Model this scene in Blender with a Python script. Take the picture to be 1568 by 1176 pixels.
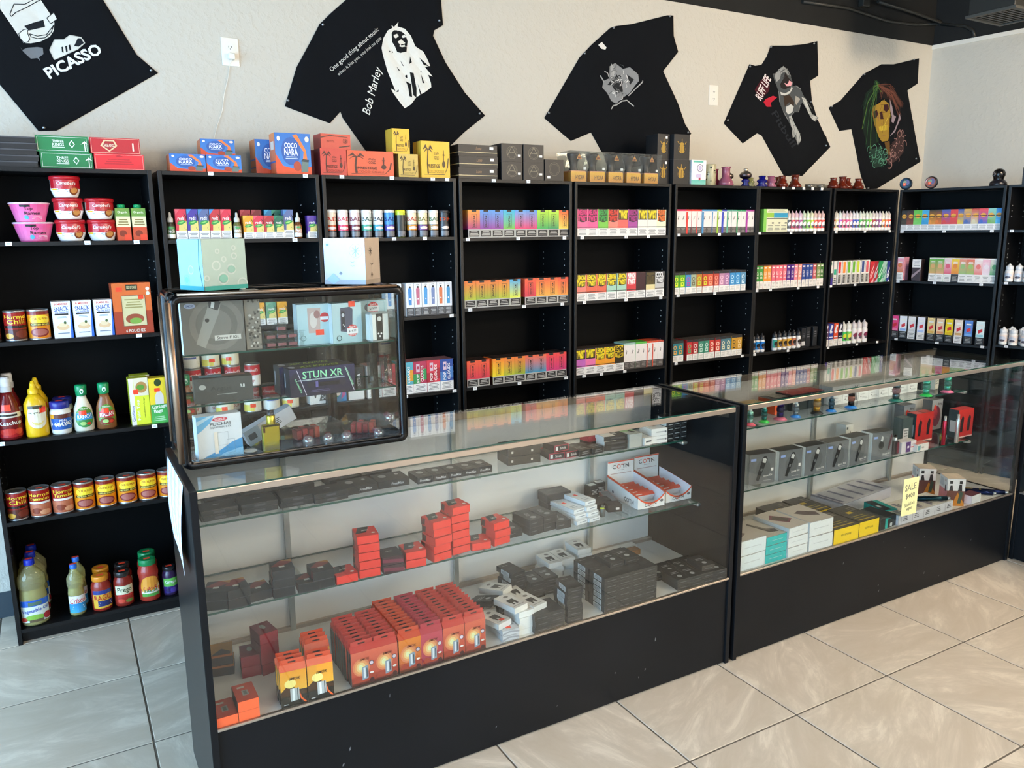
import bpy, math, random
from mathutils import Vector, Matrix
from mathutils import geometry as mgeo
PI = math.pi
rnd = random.Random(7)
scn = bpy.context.scene
COL = scn.collection
for o in list(bpy.data.objects): bpy.data.objects.remove(o)

# ------------------------------------------------------------------ camera
# yaw / tilt / roll solved from the bookcases, the counters and the floor joints
YAW, TILT, ROLL, FPX = .5163, .189, -.0103, 1219.0567
fwd = Vector((math.sin(YAW)*math.cos(TILT), math.cos(YAW)*math.cos(TILT), -math.sin(TILT)))
ri = Vector((math.cos(YAW), -math.sin(YAW), 0)); up = ri.cross(fwd)
R_ = math.cos(ROLL)*ri + math.sin(ROLL)*up
U_ = -math.sin(ROLL)*ri + math.cos(ROLL)*up
cam = bpy.data.cameras.new('camera'); camo = bpy.data.objects.new('camera', cam); COL.objects.link(camo)
camo.matrix_world = Matrix(((R_.x, U_.x, -fwd.x, -1.5697), (R_.y, U_.y, -fwd.y, -3.4303), (R_.z, U_.z, -fwd.z, 1.5611), (0, 0, 0, 1)))
cam.sensor_width = 36; cam.lens = 36*FPX/1568; cam.clip_start = .02; cam.clip_end = 100
scn.camera = camo

# ------------------------------------------------------------------ light and exposure
scn.view_settings.view_transform = 'Standard'; scn.view_settings.look = 'None'
scn.view_settings.gamma = 1; scn.view_settings.use_curve_mapping = False
scn.view_settings.exposure = 0.45
world = bpy.data.worlds.new('sky'); scn.world = world; world.use_nodes = True
wn = world.node_tree.nodes; wl = world.node_tree.links
bg = wn['Background']; bg.inputs[0].default_value = (.62, .78, 1, 1); bg.inputs[1].default_value = 1.9

def area(name, loc, target, sx, sy, power, col):
    l = bpy.data.lights.new(name, 'AREA'); l.shape = 'RECTANGLE'; l.size = sx; l.size_y = sy
    l.energy = power; l.color = col
    o = bpy.data.objects.new(name, l); COL.objects.link(o); o.location = loc
    d = Vector(target)-Vector(loc); o.rotation_euler = d.to_track_quat('-Z', 'Y').to_euler()
    return o
# daylight through the shop front behind the camera and the glazed side on the left; warm unseen ceiling lamps
area('daylight_front', (-1.6, -7.35, 2.0), (-1.2, 0, 1.2), 4.6, 1.4, 26, (.84, .93, 1))
area('daylight_side', (-4.75, -2.6, 1.45), (0, -1.6, .9), 4.4, 2.3, 270, (.38, .68, 1))
area('daylight_front_right', (3.4, -7.35, 2.0), (1.8, -2.2, 0), 3.6, 1.4, 90, (1, .88, .72))
LAMPS = [(-.9, -2.2), (2.7, -2.5), (2.2, -5.0), (-.9, -5.0)]  # unseen lamps, assumed and placed to warm the upper wall and right floor
for k, (lx, ly) in enumerate(LAMPS):
    l = bpy.data.lights.new('unseen_lamp_light', 'POINT'); l.energy = (13, 72, 140, 16)[k]; l.color = (1, .79, .56); l.shadow_soft_size = .22
    o = bpy.data.objects.new('unseen_lamp_light', l); COL.objects.link(o); o.location = (lx, ly, 2.78)

# ------------------------------------------------------------------ colour and materials
def hx(h):
    if not isinstance(h, str): return h
    h = h.lstrip('#')
    if len(h) == 3: h = ''.join(c*2 for c in h)
    v = [int(h[i:i+2], 16)/255 for i in (0, 2, 4)]
    return tuple((c/12.92 if c <= .04045 else ((c+.055)/1.055)**2.4) for c in v)+(1,)

def newmat(name):
    m = bpy.data.materials.new(name); m.use_nodes = True
    n = m.node_tree.nodes; l = m.node_tree.links
    return m, n, l, n['Principled BSDF']
def bump(n, l, b, scale, strength, dist=.002, detail=2, coord='Object'):
    tc = n.new('ShaderNodeTexCoord'); t = n.new('ShaderNodeTexNoise'); bp = n.new('ShaderNodeBump')
    t.inputs['Scale'].default_value = scale; t.inputs['Detail'].default_value = detail
    bp.inputs['Strength'].default_value = strength; bp.inputs['Distance'].default_value = dist
    l.new(tc.outputs[coord], t.inputs['Vector']); l.new(t.outputs['Fac'], bp.inputs['Height']); l.new(bp.outputs[0], b.inputs['Normal'])
    return tc, t
def printed(name, rough, metal=0, spec=.5, coat=0):
    m, n, l, b = newmat(name)
    a = n.new('ShaderNodeAttribute'); a.attribute_name = 'Col'
    tc = n.new('ShaderNodeTexCoord'); t = n.new('ShaderNodeTexNoise'); t.inputs['Scale'].default_value = 60
    mr = n.new('ShaderNodeMapRange'); mr.inputs[3].default_value = .93; mr.inputs[4].default_value = 1.04
    mx = n.new('ShaderNodeVectorMath'); mx.operation = 'SCALE'
    l.new(tc.outputs['Object'], t.inputs['Vector']); l.new(t.outputs['Fac'], mr.inputs[0]); l.new(a.outputs['Color'], mx.inputs[0]); l.new(mr.outputs[0], mx.inputs['Scale'])
    l.new(mx.outputs[0], b.inputs['Base Color'])
    b.inputs['Roughness'].default_value = rough; b.inputs['Metallic'].default_value = metal
    b.inputs['Specular IOR Level'].default_value = spec; b.inputs['Coat Weight'].default_value = coat
    return m
def plain(name, col, rough, metal=0, spec=.5, nscale=0, nstr=.1, mott=0, mscale=8):
    m, n, l, b = newmat(name); c = hx(col)
    b.inputs['Base Color'].default_value = c; b.inputs['Roughness'].default_value = rough
    b.inputs['Metallic'].default_value = metal; b.inputs['Specular IOR Level'].default_value = spec
    if nscale: bump(n, l, b, nscale, nstr)
    if mott:
        tc = n.new('ShaderNodeTexCoord'); t = n.new('ShaderNodeTexNoise'); t.inputs['Scale'].default_value = mscale; t.inputs['Detail'].default_value = 4
        r = n.new('ShaderNodeValToRGB'); e = r.color_ramp.elements
        e[0].position = .3; e[1].position = .7
        e[0].color = tuple(x*(1-mott) for x in c[:3])+(1,); e[1].color = tuple(min(1, x*(1+mott)) for x in c[:3])+(1,)
        l.new(tc.outputs['Object'], t.inputs['Vector']); l.new(t.outputs['Fac'], r.inputs[0]); l.new(r.outputs[0], b.inputs['Base Color'])
    return m
def pane_mat(name, tint, attr=False, rough=0.0, f0=.04, body=0):
    """thin glass: clear transmission plus a Schlick reflection"""
    m = bpy.data.materials.new(name); m.use_nodes = True; n = m.node_tree.nodes; l = m.node_tree.links
    n.remove(n['Principled BSDF']); out = n['Material Output']
    tr = n.new('ShaderNodeBsdfTransparent'); gl = n.new('ShaderNodeBsdfGlossy'); gl.inputs['Roughness'].default_value = rough
    lw = n.new('ShaderNodeLayerWeight'); lw.inputs[0].default_value = .5
    pw = n.new('ShaderNodeMath'); pw.operation = 'POWER'; pw.inputs[1].default_value = 5
    ma = n.new('ShaderNodeMath'); ma.operation = 'MULTIPLY_ADD'; ma.inputs[1].default_value = 1-f0; ma.inputs[2].default_value = f0
    mix = n.new('ShaderNodeMixShader')
    l.new(lw.outputs['Facing'], pw.inputs[0]); l.new(pw.outputs[0], ma.inputs[0]); l.new(ma.outputs[0], mix.inputs[0])
    if attr:
        a = n.new('ShaderNodeAttribute'); a.attribute_name = 'Col'; l.new(a.outputs['Color'], tr.inputs[0])
    else: tr.inputs[0].default_value = hx(tint)
    src = tr
    if body:
        df = n.new('ShaderNodeBsdfDiffuse'); mb_ = n.new('ShaderNodeMixShader'); mb_.inputs[0].default_value = body
        if attr: l.new(a.outputs['Color'], df.inputs[0])
        else: df.inputs[0].default_value = hx(tint)
        l.new(tr.outputs[0], mb_.inputs[1]); l.new(df.outputs[0], mb_.inputs[2]); src = mb_
    l.new(src.outputs[0], mix.inputs[1]); l.new(gl.outputs[0], mix.inputs[2]); l.new(mix.outputs[0], out.inputs[0])
    return m

CARD = printed('printed_card', .42)
GLOSSY = printed('glossy_print', .22)
PLAST = printed('moulded_plastic', .3)
MET = printed('anodised_metal', .28, metal=.85)
TINT = pane_mat('tinted_glass', 'fff', attr=True, rough=.03, body=.25)
TINTD = pane_mat('dense_glass', 'fff', attr=True, rough=.03, body=.6)
CLEAR = pane_mat('clear_plastic', 'eef2f2', rough=.02, f0=.05, body=.03)
CHRG = pane_mat('bulb_glass', 'e9eef0', rough=.06, f0=.25, body=.15)
PANE = pane_mat('pane_glass', 'fafcfb')
EDGE = plain('green_glass_edge', '1f4a40', .12)
BLACK = plain('black_laminate', '0f1012', .4, spec=.35, mott=.12, mscale=3)
BACKP = plain('black_backing_board', '050607', .6, spec=.12, mott=.1, mscale=2)
KICK = plain('black_kick_laminate', '17191c', .3, spec=.16, mott=.15, mscale=2.5)
CASEBLK = plain('satin_black_extrusion', '0c0c0e', .16, metal=.3)
ALU = plain('brushed_aluminium', 'b8aca0', .32, metal=.75, nscale=90, nstr=.04)
CHROME = plain('polished_chrome', 'd9d2ca', .12, metal=1, nscale=60, nstr=.02)
WHITEB = plain('white_melamine', 'e6e6e4', .4, mott=.02, mscale=4)
TAG = plain('white_tag_paper', 'f4f4f2', .6, nscale=80, nstr=.1)
FABRIC = plain('black_cotton', '0d0f13', .92, spec=.2, nscale=500, nstr=.35, mott=.12, mscale=4)
INK = printed('screen_print_ink', .8, spec=.2)
DARK = plain('black_ceiling_paint', '0f100f', .8, nscale=30, nstr=.3, mott=.3, mscale=5)
PIPE = plain('black_painted_conduit', '2a2a27', .45, nscale=40, nstr=.2)
IVORY = plain('ivory_plastic', 'eee9dd', .35, nscale=60, nstr=.03)
BASEB = plain('grey_vinyl_base', '39454e', .5, nscale=60, nstr=.05)
GROUT = plain('grey_grout', '6f665b', .9, nscale=200, nstr=.5, mott=.15, mscale=20)
EARTH = plain('outside_concrete', 'a9adae', .9, nscale=12, nstr=.2, mott=.1)

ROSE = plain('warm_chrome_strip', 'a08570', .36, metal=.95, nscale=40, nstr=.02)
SMOKE = pane_mat('smoked_glass', '8f9594', rough=.02, f0=.05)

def wall_mat():
    m, n, l, b = newmat('orange_peel_paint')
    b.inputs['Base Color'].default_value = hx('cfc9bc'); b.inputs['Roughness'].default_value = .7
    tc = n.new('ShaderNodeTexCoord'); t = n.new('ShaderNodeTexNoise'); t.inputs['Scale'].default_value = 38; t.inputs['Detail'].default_value = 3; t.inputs['Roughness'].default_value = .55
    r = n.new('ShaderNodeValToRGB'); r.color_ramp.elements[0].position = .46; r.color_ramp.elements[1].position = .66
    bp = n.new('ShaderNodeBump'); bp.inputs['Strength'].default_value = .3; bp.inputs['Distance'].default_value = .004
    l.new(tc.outputs['Object'], t.inputs['Vector']); l.new(t.outputs['Fac'], r.inputs[0]); l.new(r.outputs[0], bp.inputs['Height']); l.new(bp.outputs[0], b.inputs['Normal'])
    return m
WALL = wall_mat()
def tile_mat():
    m, n, l, b = newmat('veined_porcelain')
    tc = n.new('ShaderNodeTexCoord'); oi = n.new('ShaderNodeObjectInfo')
    mp = n.new('ShaderNodeMapping'); mp.inputs['Scale'].default_value = (1, 1, 1)
    sc = n.new('ShaderNodeVectorMath'); sc.operation = 'SCALE'; sc.inputs[0].default_value = (37, 91, 13)
    ad = n.new('ShaderNodeVectorMath'); ad.operation = 'ADD'
    rt = n.new('ShaderNodeVectorRotate'); rt.rotation_type = 'Z_AXIS'
    mu = n.new('ShaderNodeMath'); mu.operation = 'MULTIPLY'; mu.inputs[1].default_value = 6.28
    l.new(oi.outputs['Random'], sc.inputs['Scale']); l.new(oi.outputs['Random'], mu.inputs[0]); l.new(mu.outputs[0], rt.inputs['Angle'])
    l.new(tc.outputs['Object'], rt.inputs['Vector']); l.new(rt.outputs[0], mp.inputs[0]); l.new(mp.outputs[0], ad.inputs[0]); l.new(sc.outputs[0], ad.inputs[1])
    mp2 = n.new('ShaderNodeMapping'); mp2.inputs['Scale'].default_value = (2.2, 7, 1); mp2.inputs['Rotation'].default_value = (0, 0, .6)
    l.new(ad.outputs[0], mp2.inputs[0])
    t1 = n.new('ShaderNodeTexNoise'); t1.inputs['Scale'].default_value = 1.5; t1.inputs['Detail'].default_value = 10; t1.inputs['Roughness'].default_value = .7; t1.inputs['Distortion'].default_value = .7
    l.new(mp2.outputs[0], t1.inputs['Vector'])
    r = n.new('ShaderNodeValToRGB'); e = r.color_ramp.elements
    e[0].position = .28; e[0].color = hx('c4b6a2'); e[1].position = .72; e[1].color = hx('e6dac8')
    x = e.new(.48); x.color = hx('ccbfad'); x = e.new(.56); x.color = hx('d5c8b6'); x = e.new(.62); x.color = hx('e1d5c3')
    l.new(t1.outputs['Fac'], r.inputs[0])
    l.new(r.outputs[0], b.inputs['Base Color']); b.inputs['Roughness'].default_value = .3
    b.inputs['Specular IOR Level'].default_value = .5
    return m
TILE = tile_mat()

# ------------------------------------------------------------------ mesh builder
_txt = {}
def glyphs(s, bold=0.0):
    """string -> 2D triangles/polygons normalised to its own box 0..1"""
    k = (s, bold)
    if k in _txt: return _txt[k]
    cu = bpy.data.curves.new('lettering', 'FONT'); cu.body = s; cu.offset = bold; cu.resolution_u = 2
    ob = bpy.data.objects.new('lettering', cu); me = ob.to_mesh()
    v = [(p.co.x, p.co.y) for p in me.vertices]; f = [tuple(p.vertices) for p in me.polygons]
    ob.to_mesh_clear(); bpy.data.objects.remove(ob); bpy.data.curves.remove(cu)
    if not v: v = [(0, 0), (1, 0), (1, 1)]; f = [(0, 1, 2)]
    x0 = min(p[0] for p in v); x1 = max(p[0] for p in v); y0 = min(p[1] for p in v); y1 = max(p[1] for p in v)
    v = [((a-x0)/(x1-x0 or 1), (b-y0)/(y1-y0 or 1)) for a, b in v]
    _txt[k] = (v, f); return v, f

class Face:
    """a flat printed face: origin, right, up, normal, width, height"""
    def __init__(s, o, u, v, n, w, h): s.o, s.u, s.v, s.n, s.w, s.h = Vector(o), Vector(u), Vector(v), Vector(n), w, h; s.curved = False
    def __call__(s, x, y, l): return s.o + s.u*x + s.v*y + s.n*l
class Wrap:
    """print wrapped on a round body; radius as a function of height"""
    def __init__(s, r, z0, h, w, c=(0, 0), a0=0): s.r = r if callable(r) else (lambda z, r=r: r); s.z0, s.h, s.w, s.c, s.a0 = z0, h, w, c, a0; s.curved = True; s.rm = s.r(z0+h/2)
    def __call__(s, x, y, l):
        a = (x-s.w/2)/s.rm + s.a0; r = s.r(s.z0+y)+l+.0002
        return Vector((s.c[0]+r*math.sin(a), s.c[1]-r*math.cos(a), s.z0+y))

class MB:
    def __init__(s): s.v = []; s.f = []; s.c = []; s.m = []; s.sm = []
    def face(s, pts, col, m=0, smooth=False):
        k = len(s.v); s.v.extend(tuple(p) for p in pts); s.f.append(tuple(range(k, k+len(pts))))
        s.c.append(col if isinstance(col, list) else [col]*len(pts)); s.m.append(m); s.sm.append(smooth)
    def box(s, x0, y0, z0, x1, y1, z1, col='888', m=0, ch=0, **k):
        """box with chamfered edges; k: front/back/left/right/top/bottom colours"""
        base = hx(col); g = lambda n: hx(k[n]) if n in k else base
        if ch <= 0:
            P = lambda i: (x1 if i & 1 else x0, y1 if i & 2 else y0, z1 if i & 4 else z0)
            for n, q in (('front', (0, 1, 5, 4)), ('back', (3, 2, 6, 7)), ('left', (2, 0, 4, 6)), ('right', (1, 3, 7, 5)), ('top', (4, 5, 7, 6)), ('bottom', (2, 3, 1, 0))):
                s.face([P(i) for i in q], g(n), m)
            return
        lo = (x0, y0, z0); hi = (x1, y1, z1); vid = {}
        def V(i, ax):
            key = (i, ax)
            if key not in vid:
                p = []
                for a in range(3):
                    h = (i >> a) & 1; q = hi[a] if h else lo[a]
                    if a != ax: q += -ch if h else ch
                    p.append(q)
                vid[key] = len(s.v); s.v.append(tuple(p))
            return vid[key]
        def F(ids, c): s.f.append(tuple(ids)); s.c.append([c]*len(ids)); s.m.append(m); s.sm.append(False)
        edge = tuple(x*.6 for x in base[:3])+(1,) if max(base[:3]) > .08 else tuple(x+.035 for x in base[:3])+(1,)  # edge shading painted into the chamfers; near-black boxes get lighter edges instead
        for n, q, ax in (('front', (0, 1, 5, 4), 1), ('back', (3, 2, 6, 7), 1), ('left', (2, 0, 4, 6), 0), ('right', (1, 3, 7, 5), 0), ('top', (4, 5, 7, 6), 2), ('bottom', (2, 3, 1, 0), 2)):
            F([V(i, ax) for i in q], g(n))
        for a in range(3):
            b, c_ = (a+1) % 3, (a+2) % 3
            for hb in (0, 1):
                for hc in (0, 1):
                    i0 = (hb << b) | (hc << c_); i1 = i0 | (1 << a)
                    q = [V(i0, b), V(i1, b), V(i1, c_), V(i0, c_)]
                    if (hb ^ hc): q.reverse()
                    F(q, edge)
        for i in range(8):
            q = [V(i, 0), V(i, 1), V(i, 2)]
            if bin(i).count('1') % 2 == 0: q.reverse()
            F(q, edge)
    def lathe(s, prof, cols, n=20, c=(0, 0), m=0, smooth=True, sx=1, sy=1, cap=True):
        """prof: (r, z) rings; cols: one colour per segment or one colour; sx/sy squash"""
        k = len(s.v)
        for r, z in prof:
            for i in range(n):
                a = 2*PI*i/n; s.v.append((c[0]+r*math.cos(a)*sx, c[1]+r*math.sin(a)*sy, z))
        for j in range(len(prof)-1):
            cc = hx(cols[min(j, len(cols)-1)]) if isinstance(cols, (list, tuple)) and isinstance(cols[0], str) else hx(cols)
            for i in range(n):
                a = k+j*n+i; b = k+j*n+(i+1) % n
                s.f.append((a, b, b+n, a+n)); s.c.append([cc]*4); s.m.append(m); s.sm.append(smooth)
        if cap:
            c0 = hx(cols[0]) if isinstance(cols, (list, tuple)) else hx(cols); c1 = hx(cols[-1]) if isinstance(cols, (list, tuple)) else hx(cols)
            if prof[0][0] > 1e-4: s.f.append(tuple(k+i for i in reversed(range(n)))); s.c.append([c0]*n); s.m.append(m); s.sm.append(False)
            if prof[-1][0] > 1e-4: s.f.append(tuple(k+(len(prof)-1)*n+i for i in range(n))); s.c.append([c1]*n); s.m.append(m); s.sm.append(False)
    def tube(s, pts, r, col='888', n=8, m=0):
        pts = [Vector(p) for p in pts]; k = len(s.v); c = hx(col)
        for j, p in enumerate(pts):
            d = (pts[min(j+1, len(pts)-1)]-pts[max(j-1, 0)]).normalized()
            a = d.orthogonal().normalized() if j == 0 else (s._a - d*s._a.dot(d)).normalized()
            s._a = a; b = d.cross(a)
            for i in range(n):
                t = 2*PI*i/n; s.v.append(tuple(p+(a*math.cos(t)+b*math.sin(t))*r))
        for j in range(len(pts)-1):
            for i in range(n):
                a = k+j*n+i; b = k+j*n+(i+1) % n
                s.f.append((a, b, b+n, a+n)); s.c.append([c]*4); s.m.append(m); s.sm.append(True)
        s.f.append(tuple(k+i for i in reversed(range(n)))); s.c.append([c]*n); s.m.append(m); s.sm.append(False)
        e = k+(len(pts)-1)*n; s.f.append(tuple(e+i for i in range(n))); s.c.append([c]*n); s.m.append(m); s.sm.append(False)
    def draw(s, S, ops, m=0, l0=.0003):
        """print ops on a face S; coordinates 0..1 across and up"""
        W, H = S.w, S.h
        for i, op in enumerate(ops):
            k = op[0]; l = l0*(i+1)*.6+.0002
            if k == 'r':
                x0, y0, x1, y1 = op[1]*W, op[2]*H, op[3]*W, op[4]*H; ct = hx(op[5]); cb = hx(op[6]) if len(op) > 6 else ct
                nx = max(1, int(abs(x1-x0)/(S.rm*.22))) if S.curved else 1
                for a in range(nx):
                    xa = x0+(x1-x0)*a/nx; xb = x0+(x1-x0)*(a+1)/nx
                    s.face([S(xa, y0, l), S(xb, y0, l), S(xb, y1, l), S(xa, y1, l)], [cb, cb, ct, ct], m)
            elif k == 'e':
                cx, cy, rx, ry = op[1]*W, op[2]*H, op[3]*W, op[4]*H; n = 10; c = hx(op[5])
                for a in range(n):
                    t0 = PI-PI*a/n; t1 = PI-PI*(a+1)/n
                    xa, xb = cx+rx*math.cos(t0), cx+rx*math.cos(t1); ya, yb = ry*math.sin(t0), ry*math.sin(t1)
                    P = [S(xa, cy-ya, l), S(xb, cy-yb, l), S(xb, cy+yb, l), S(xa, cy+ya, l)]
                    if a == 0: P = [P[0], P[1], P[2]]
                    if a == n-1: P = [P[0], P[1], P[3]] if len(P) == 4 else P
                    s.face(P, c, m)
            elif k == 'p': s.face([S(x*W, y*H, l) for x, y in op[1]], hx(op[2]), m)
            elif k == 't':
                _, st, cx, cy, w, h, c = op[:7]; rot = math.radians(op[7]) if len(op) > 7 else 0; sh = op[8] if len(op) > 8 else 0
                v, f = glyphs(st, op[9] if len(op) > 9 else .012); c = hx(c)
                if rot and abs(abs(op[7])-90) < 1: ww, hh = w*H, h*W
                else: ww, hh = w*W, h*H
                cr, sr = math.cos(rot), math.sin(rot); q = []
                for x, y in v:
                    a, b = (x-.5)*ww+(y-.5)*hh*sh, (y-.5)*hh
                    q.append(S(cx*W+a*cr-b*sr, cy*H+a*sr+b*cr, l))
                b0 = len(s.v); s.v.extend(tuple(p) for p in q)
                for t in f: s.f.append(tuple(b0+j for j in t)); s.c.append([c]*len(t)); s.m.append(m); s.sm.append(False)
            elif k == 'o':
                x0, y0, x1, y1, t = op[1]*W, op[2]*H, op[3]*W, op[4]*H, op[5]; c = hx(op[6])
                for a, b, c2, d in ((x0, y0, x1, y0+t), (x0, y1-t, x1, y1), (x0, y0, x0+t, y1), (x1-t, y0, x1, y1)):
                    s.face([S(a, b, l), S(c2, b, l), S(c2, d, l), S(a, d, l)], c, m)
            elif k == 'l':
                _, n, x0, y0, x1, y1, c = op; c = hx(c); hh = (y1-y0)/n
                for a in range(n):
                    ya = (y0+hh*(a+.3))*H; yb = (y0+hh*(a+.75))*H; e = .12*(x1-x0)*((a*7) % 3)/2
                    s.face([S((x0+e)*W, ya, l), S((x1-e)*W, ya, l), S((x1-e)*W, yb, l), S((x0+e)*W, yb, l)], c, m)
            elif k == 'c':      # ring
                cx, cy, r, t = op[1]*W, op[2]*H, op[3], op[4]; c = hx(op[5]); n = 16
                for a in range(n):
                    t0, t1 = 2*PI*a/n, 2*PI*(a+1)/n
                    s.face([S(cx+(r-t)*math.cos(t0), cy+(r-t)*math.sin(t0), l), S(cx+r*math.cos(t0), cy+r*math.sin(t0), l), S(cx+r*math.cos(t1), cy+r*math.sin(t1), l), S(cx+(r-t)*math.cos(t1), cy+(r-t)*math.sin(t1), l)], c, m)
    def mesh(s, name, mats):
        me = bpy.data.meshes.new(name); me.from_pydata(s.v, [], s.f)
        for mt in (mats if isinstance(mats, (list, tuple)) else [mats]): me.materials.append(mt)
        at = me.color_attributes.new('Col', 'FLOAT_COLOR', 'CORNER'); buf = []
        for cl in s.c:
            for c in cl: buf.extend(hx(c))
        at.data.foreach_set('color', buf)
        me.polygons.foreach_set('material_index', s.m); me.polygons.foreach_set('use_smooth', s.sm); me.update()
        return me
    def obj(s, name, mats, parent=None, loc=None, rz=0):
        o = bpy.data.objects.new(name, s.mesh(name, mats)); COL.objects.link(o)
        if parent: o.parent = parent
        if loc: o.location = loc
        o.rotation_euler.z = rz
        return o

def faces_of(w, d, h):
    return dict(front=Face((-w/2, 0, 0), (1, 0, 0), (0, 0, 1), (0, -1, 0), w, h),
                left=Face((-w/2, d, 0), (0, -1, 0), (0, 0, 1), (-1, 0, 0), d, h),
                right=Face((w/2, 0, 0), (0, 1, 0), (0, 0, 1), (1, 0, 0), d, h),
                top=Face((-w/2, 0, h), (1, 0, 0), (0, 1, 0), (0, 0, 1), w, d))

class Proto:
    """a kind of thing: its parts are copied (sharing mesh data) for every instance"""
    def __init__(s, kind, cat): s.kind, s.cat, s.parts = kind, cat, []
    def add(s, name, mb, mats, parent=None, label=None):
        s.parts.append((name, mb.mesh(name, mats), parent, label)); return s
    def put(s, label, loc, rz=0, group=None, rx=0, ry=0):
        if len(s.parts) == 1:
            o = bpy.data.objects.new(s.kind, s.parts[0][1]); COL.objects.link(o)
        else:
            o = bpy.data.objects.new(s.kind, None); o.empty_display_size = .02; COL.objects.link(o); got = {}
            for n, me, par, lb in s.parts:
                c = bpy.data.objects.new(n, me); COL.objects.link(c); c.parent = got.get(par, o); got[n] = c
                if lb: c['label'] = lb
        o.location = loc; o.rotation_euler = (rx, ry, rz)
        o['label'] = label; o['category'] = s.cat
        if group: o['group'] = group
        return o
def tagit(o, label, cat, group=None):
    o['label'] = label; o['category'] = cat
    if group: o['group'] = group
    return o
def empty(name, loc=(0, 0, 0), rz=0):
    o = bpy.data.objects.new(name, None); o.empty_display_size = .05; COL.objects.link(o); o.location = loc; o.rotation_euler.z = rz; return o
def struct(o): o['kind'] = 'structure'; return o

def carton(kind, cat, w, d, h, col, front=(), top=(), left=(), right=(), mat=None, ch=.0009, seam=None, **k):
    """a folded carton: chamfered body, printed faces and a recessed lid line"""
    mb = MB(); mb.box(-w/2, 0, 0, w/2, d, h, col, ch=ch, **k); F = faces_of(w, d, h)
    for n, ops in (('front', front), ('top', top), ('left', left), ('right', right)):
        if ops: mb.draw(F[n], ops)
    if seam:                                   # the tuck flap edge standing a hair proud of the lid
        mb.box(-w/2+.002, d*.5-.0004, h, w/2-.002, d*.5+.0004, h+.0004, seam)
    p = Proto(kind, cat); p.add(kind, mb, mat or CARD); return p

ORD = ['first', 'second', 'third', 'fourth', 'fifth', 'sixth', 'seventh', 'eighth', 'ninth', 'tenth', 'eleventh', 'twelfth', 'thirteenth', 'fourteenth', 'fifteenth', 'sixteenth', 'seventeenth', 'eighteenth', 'nineteenth', 'twentieth', 'twenty-first', 'twenty-second']

# measured outlines in metres (x, z on the wall) and positions
tee1 = [(-1.114, 2.22), (-1.189, 2.285), (-1.234, 2.37), (-1.292, 2.48), (-1.327, 2.595), (-1.232, 2.69), (-1.342, 2.774), (-1.468, 2.8), (-1.614, 2.796), (-1.836, 2.673), (-1.937, 2.466), (-1.863, 2.366), (-1.774, 2.285), (-1.678, 2.131), (-1.632, 2.063), (-1.568, 1.967), (-1.505, 1.972)]
tee2 = [(-0.295, 2.603), (-0.365, 2.541), (-0.422, 2.486), (-0.468, 2.407), (-0.537, 2.293), (-0.6, 2.122), (-0.397, 2.06), (-0.345, 2.115), (-0.335, 2.087), (-0.23, 1.945), (-0.152, 1.854), (0.035, 1.859), (0.227, 1.997), (0.29, 2.053), (0.412, 2.142), (0.3, 2.245), (0.198, 2.378), (0.135, 2.494), (0.141, 2.519), (0.189, 2.548), (0.182, 2.662), (0.179, 2.816), (0.072, 2.81), (-0.064, 2.73), (-0.194, 2.687)]
tee3 = [(0.766, 2.151), (0.791, 2.185), (0.99, 2.474), (1.07, 2.548), (1.19, 2.644), (1.228, 2.658), (1.337, 2.68), (1.428, 2.707), (1.586, 2.754), (1.632, 2.758), (1.638, 2.65), (1.675, 2.567), (1.567, 2.453), (1.685, 2.283), (1.743, 2.173), (1.793, 2.12), (1.511, 1.943), (1.23, 1.891), (1.138, 1.998), (1.069, 2.092), (0.937, 2.041)]
tee4 = [(2.05, 2.194), (2.243, 2.55), (2.291, 2.545), (2.346, 2.557), (2.388, 2.61), (2.415, 2.674), (2.572, 2.689), (2.718, 2.713), (2.831, 2.742), (2.859, 2.534), (2.785, 2.496), (2.813, 2.373), (2.874, 2.267), (3.017, 2.096), (2.762, 1.901), (2.592, 1.897), (2.375, 2.138), (2.334, 2.15), (2.215, 2.084)]
tee5 = [(2.978, 2.343), (3.091, 2.398), (3.303, 2.581), (3.481, 2.659), (3.61, 2.67), (3.883, 2.734), (3.89, 2.565), (3.782, 2.51), (3.89, 2.263), (3.994, 2.031), (3.531, 1.833), (3.415, 1.827), (3.35, 1.915), (3.218, 2.219), (3.098, 2.202)]
p1a = [(-1.644, 2.437), (-1.647, 2.404), (-1.622, 2.36), (-1.601, 2.321), (-1.584, 2.289), (-1.559, 2.291), (-1.527, 2.3), (-1.493, 2.321), (-1.477, 2.345), (-1.472, 2.374), (-1.484, 2.406), (-1.51, 2.453)]
p1b = [(-1.575, 2.351), (-1.561, 2.336), (-1.505, 2.356), (-1.508, 2.381), (-1.545, 2.366)]
p1brow = [(-1.617, 2.388), (-1.6, 2.426), (-1.564, 2.43), (-1.523, 2.457), (-1.51, 2.453), (-1.563, 2.417), (-1.598, 2.396), (-1.613, 2.38)]
p1mouth = [(-1.56, 2.325), (-1.535, 2.319), (-1.503, 2.328), (-1.475, 2.365), (-1.486, 2.338), (-1.509, 2.316), (-1.536, 2.31), (-1.556, 2.314)]
p1shoe = [(-1.498, 2.272), (-1.486, 2.238), (-1.401, 2.284), (-1.374, 2.31), (-1.385, 2.329), (-1.423, 2.333), (-1.446, 2.314), (-1.478, 2.311)]
p1stripes = [[(-1.457, 2.287), (-1.457, 2.261), (-1.451, 2.265), (-1.451, 2.289)], [(-1.444, 2.291), (-1.443, 2.268), (-1.437, 2.272), (-1.438, 2.293)], [(-1.432, 2.295), (-1.43, 2.275), (-1.424, 2.279), (-1.426, 2.299)]]
p1toe = [(-1.413, 2.294), (-1.397, 2.293), (-1.377, 2.309), (-1.386, 2.326), (-1.397, 2.325)]
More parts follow.
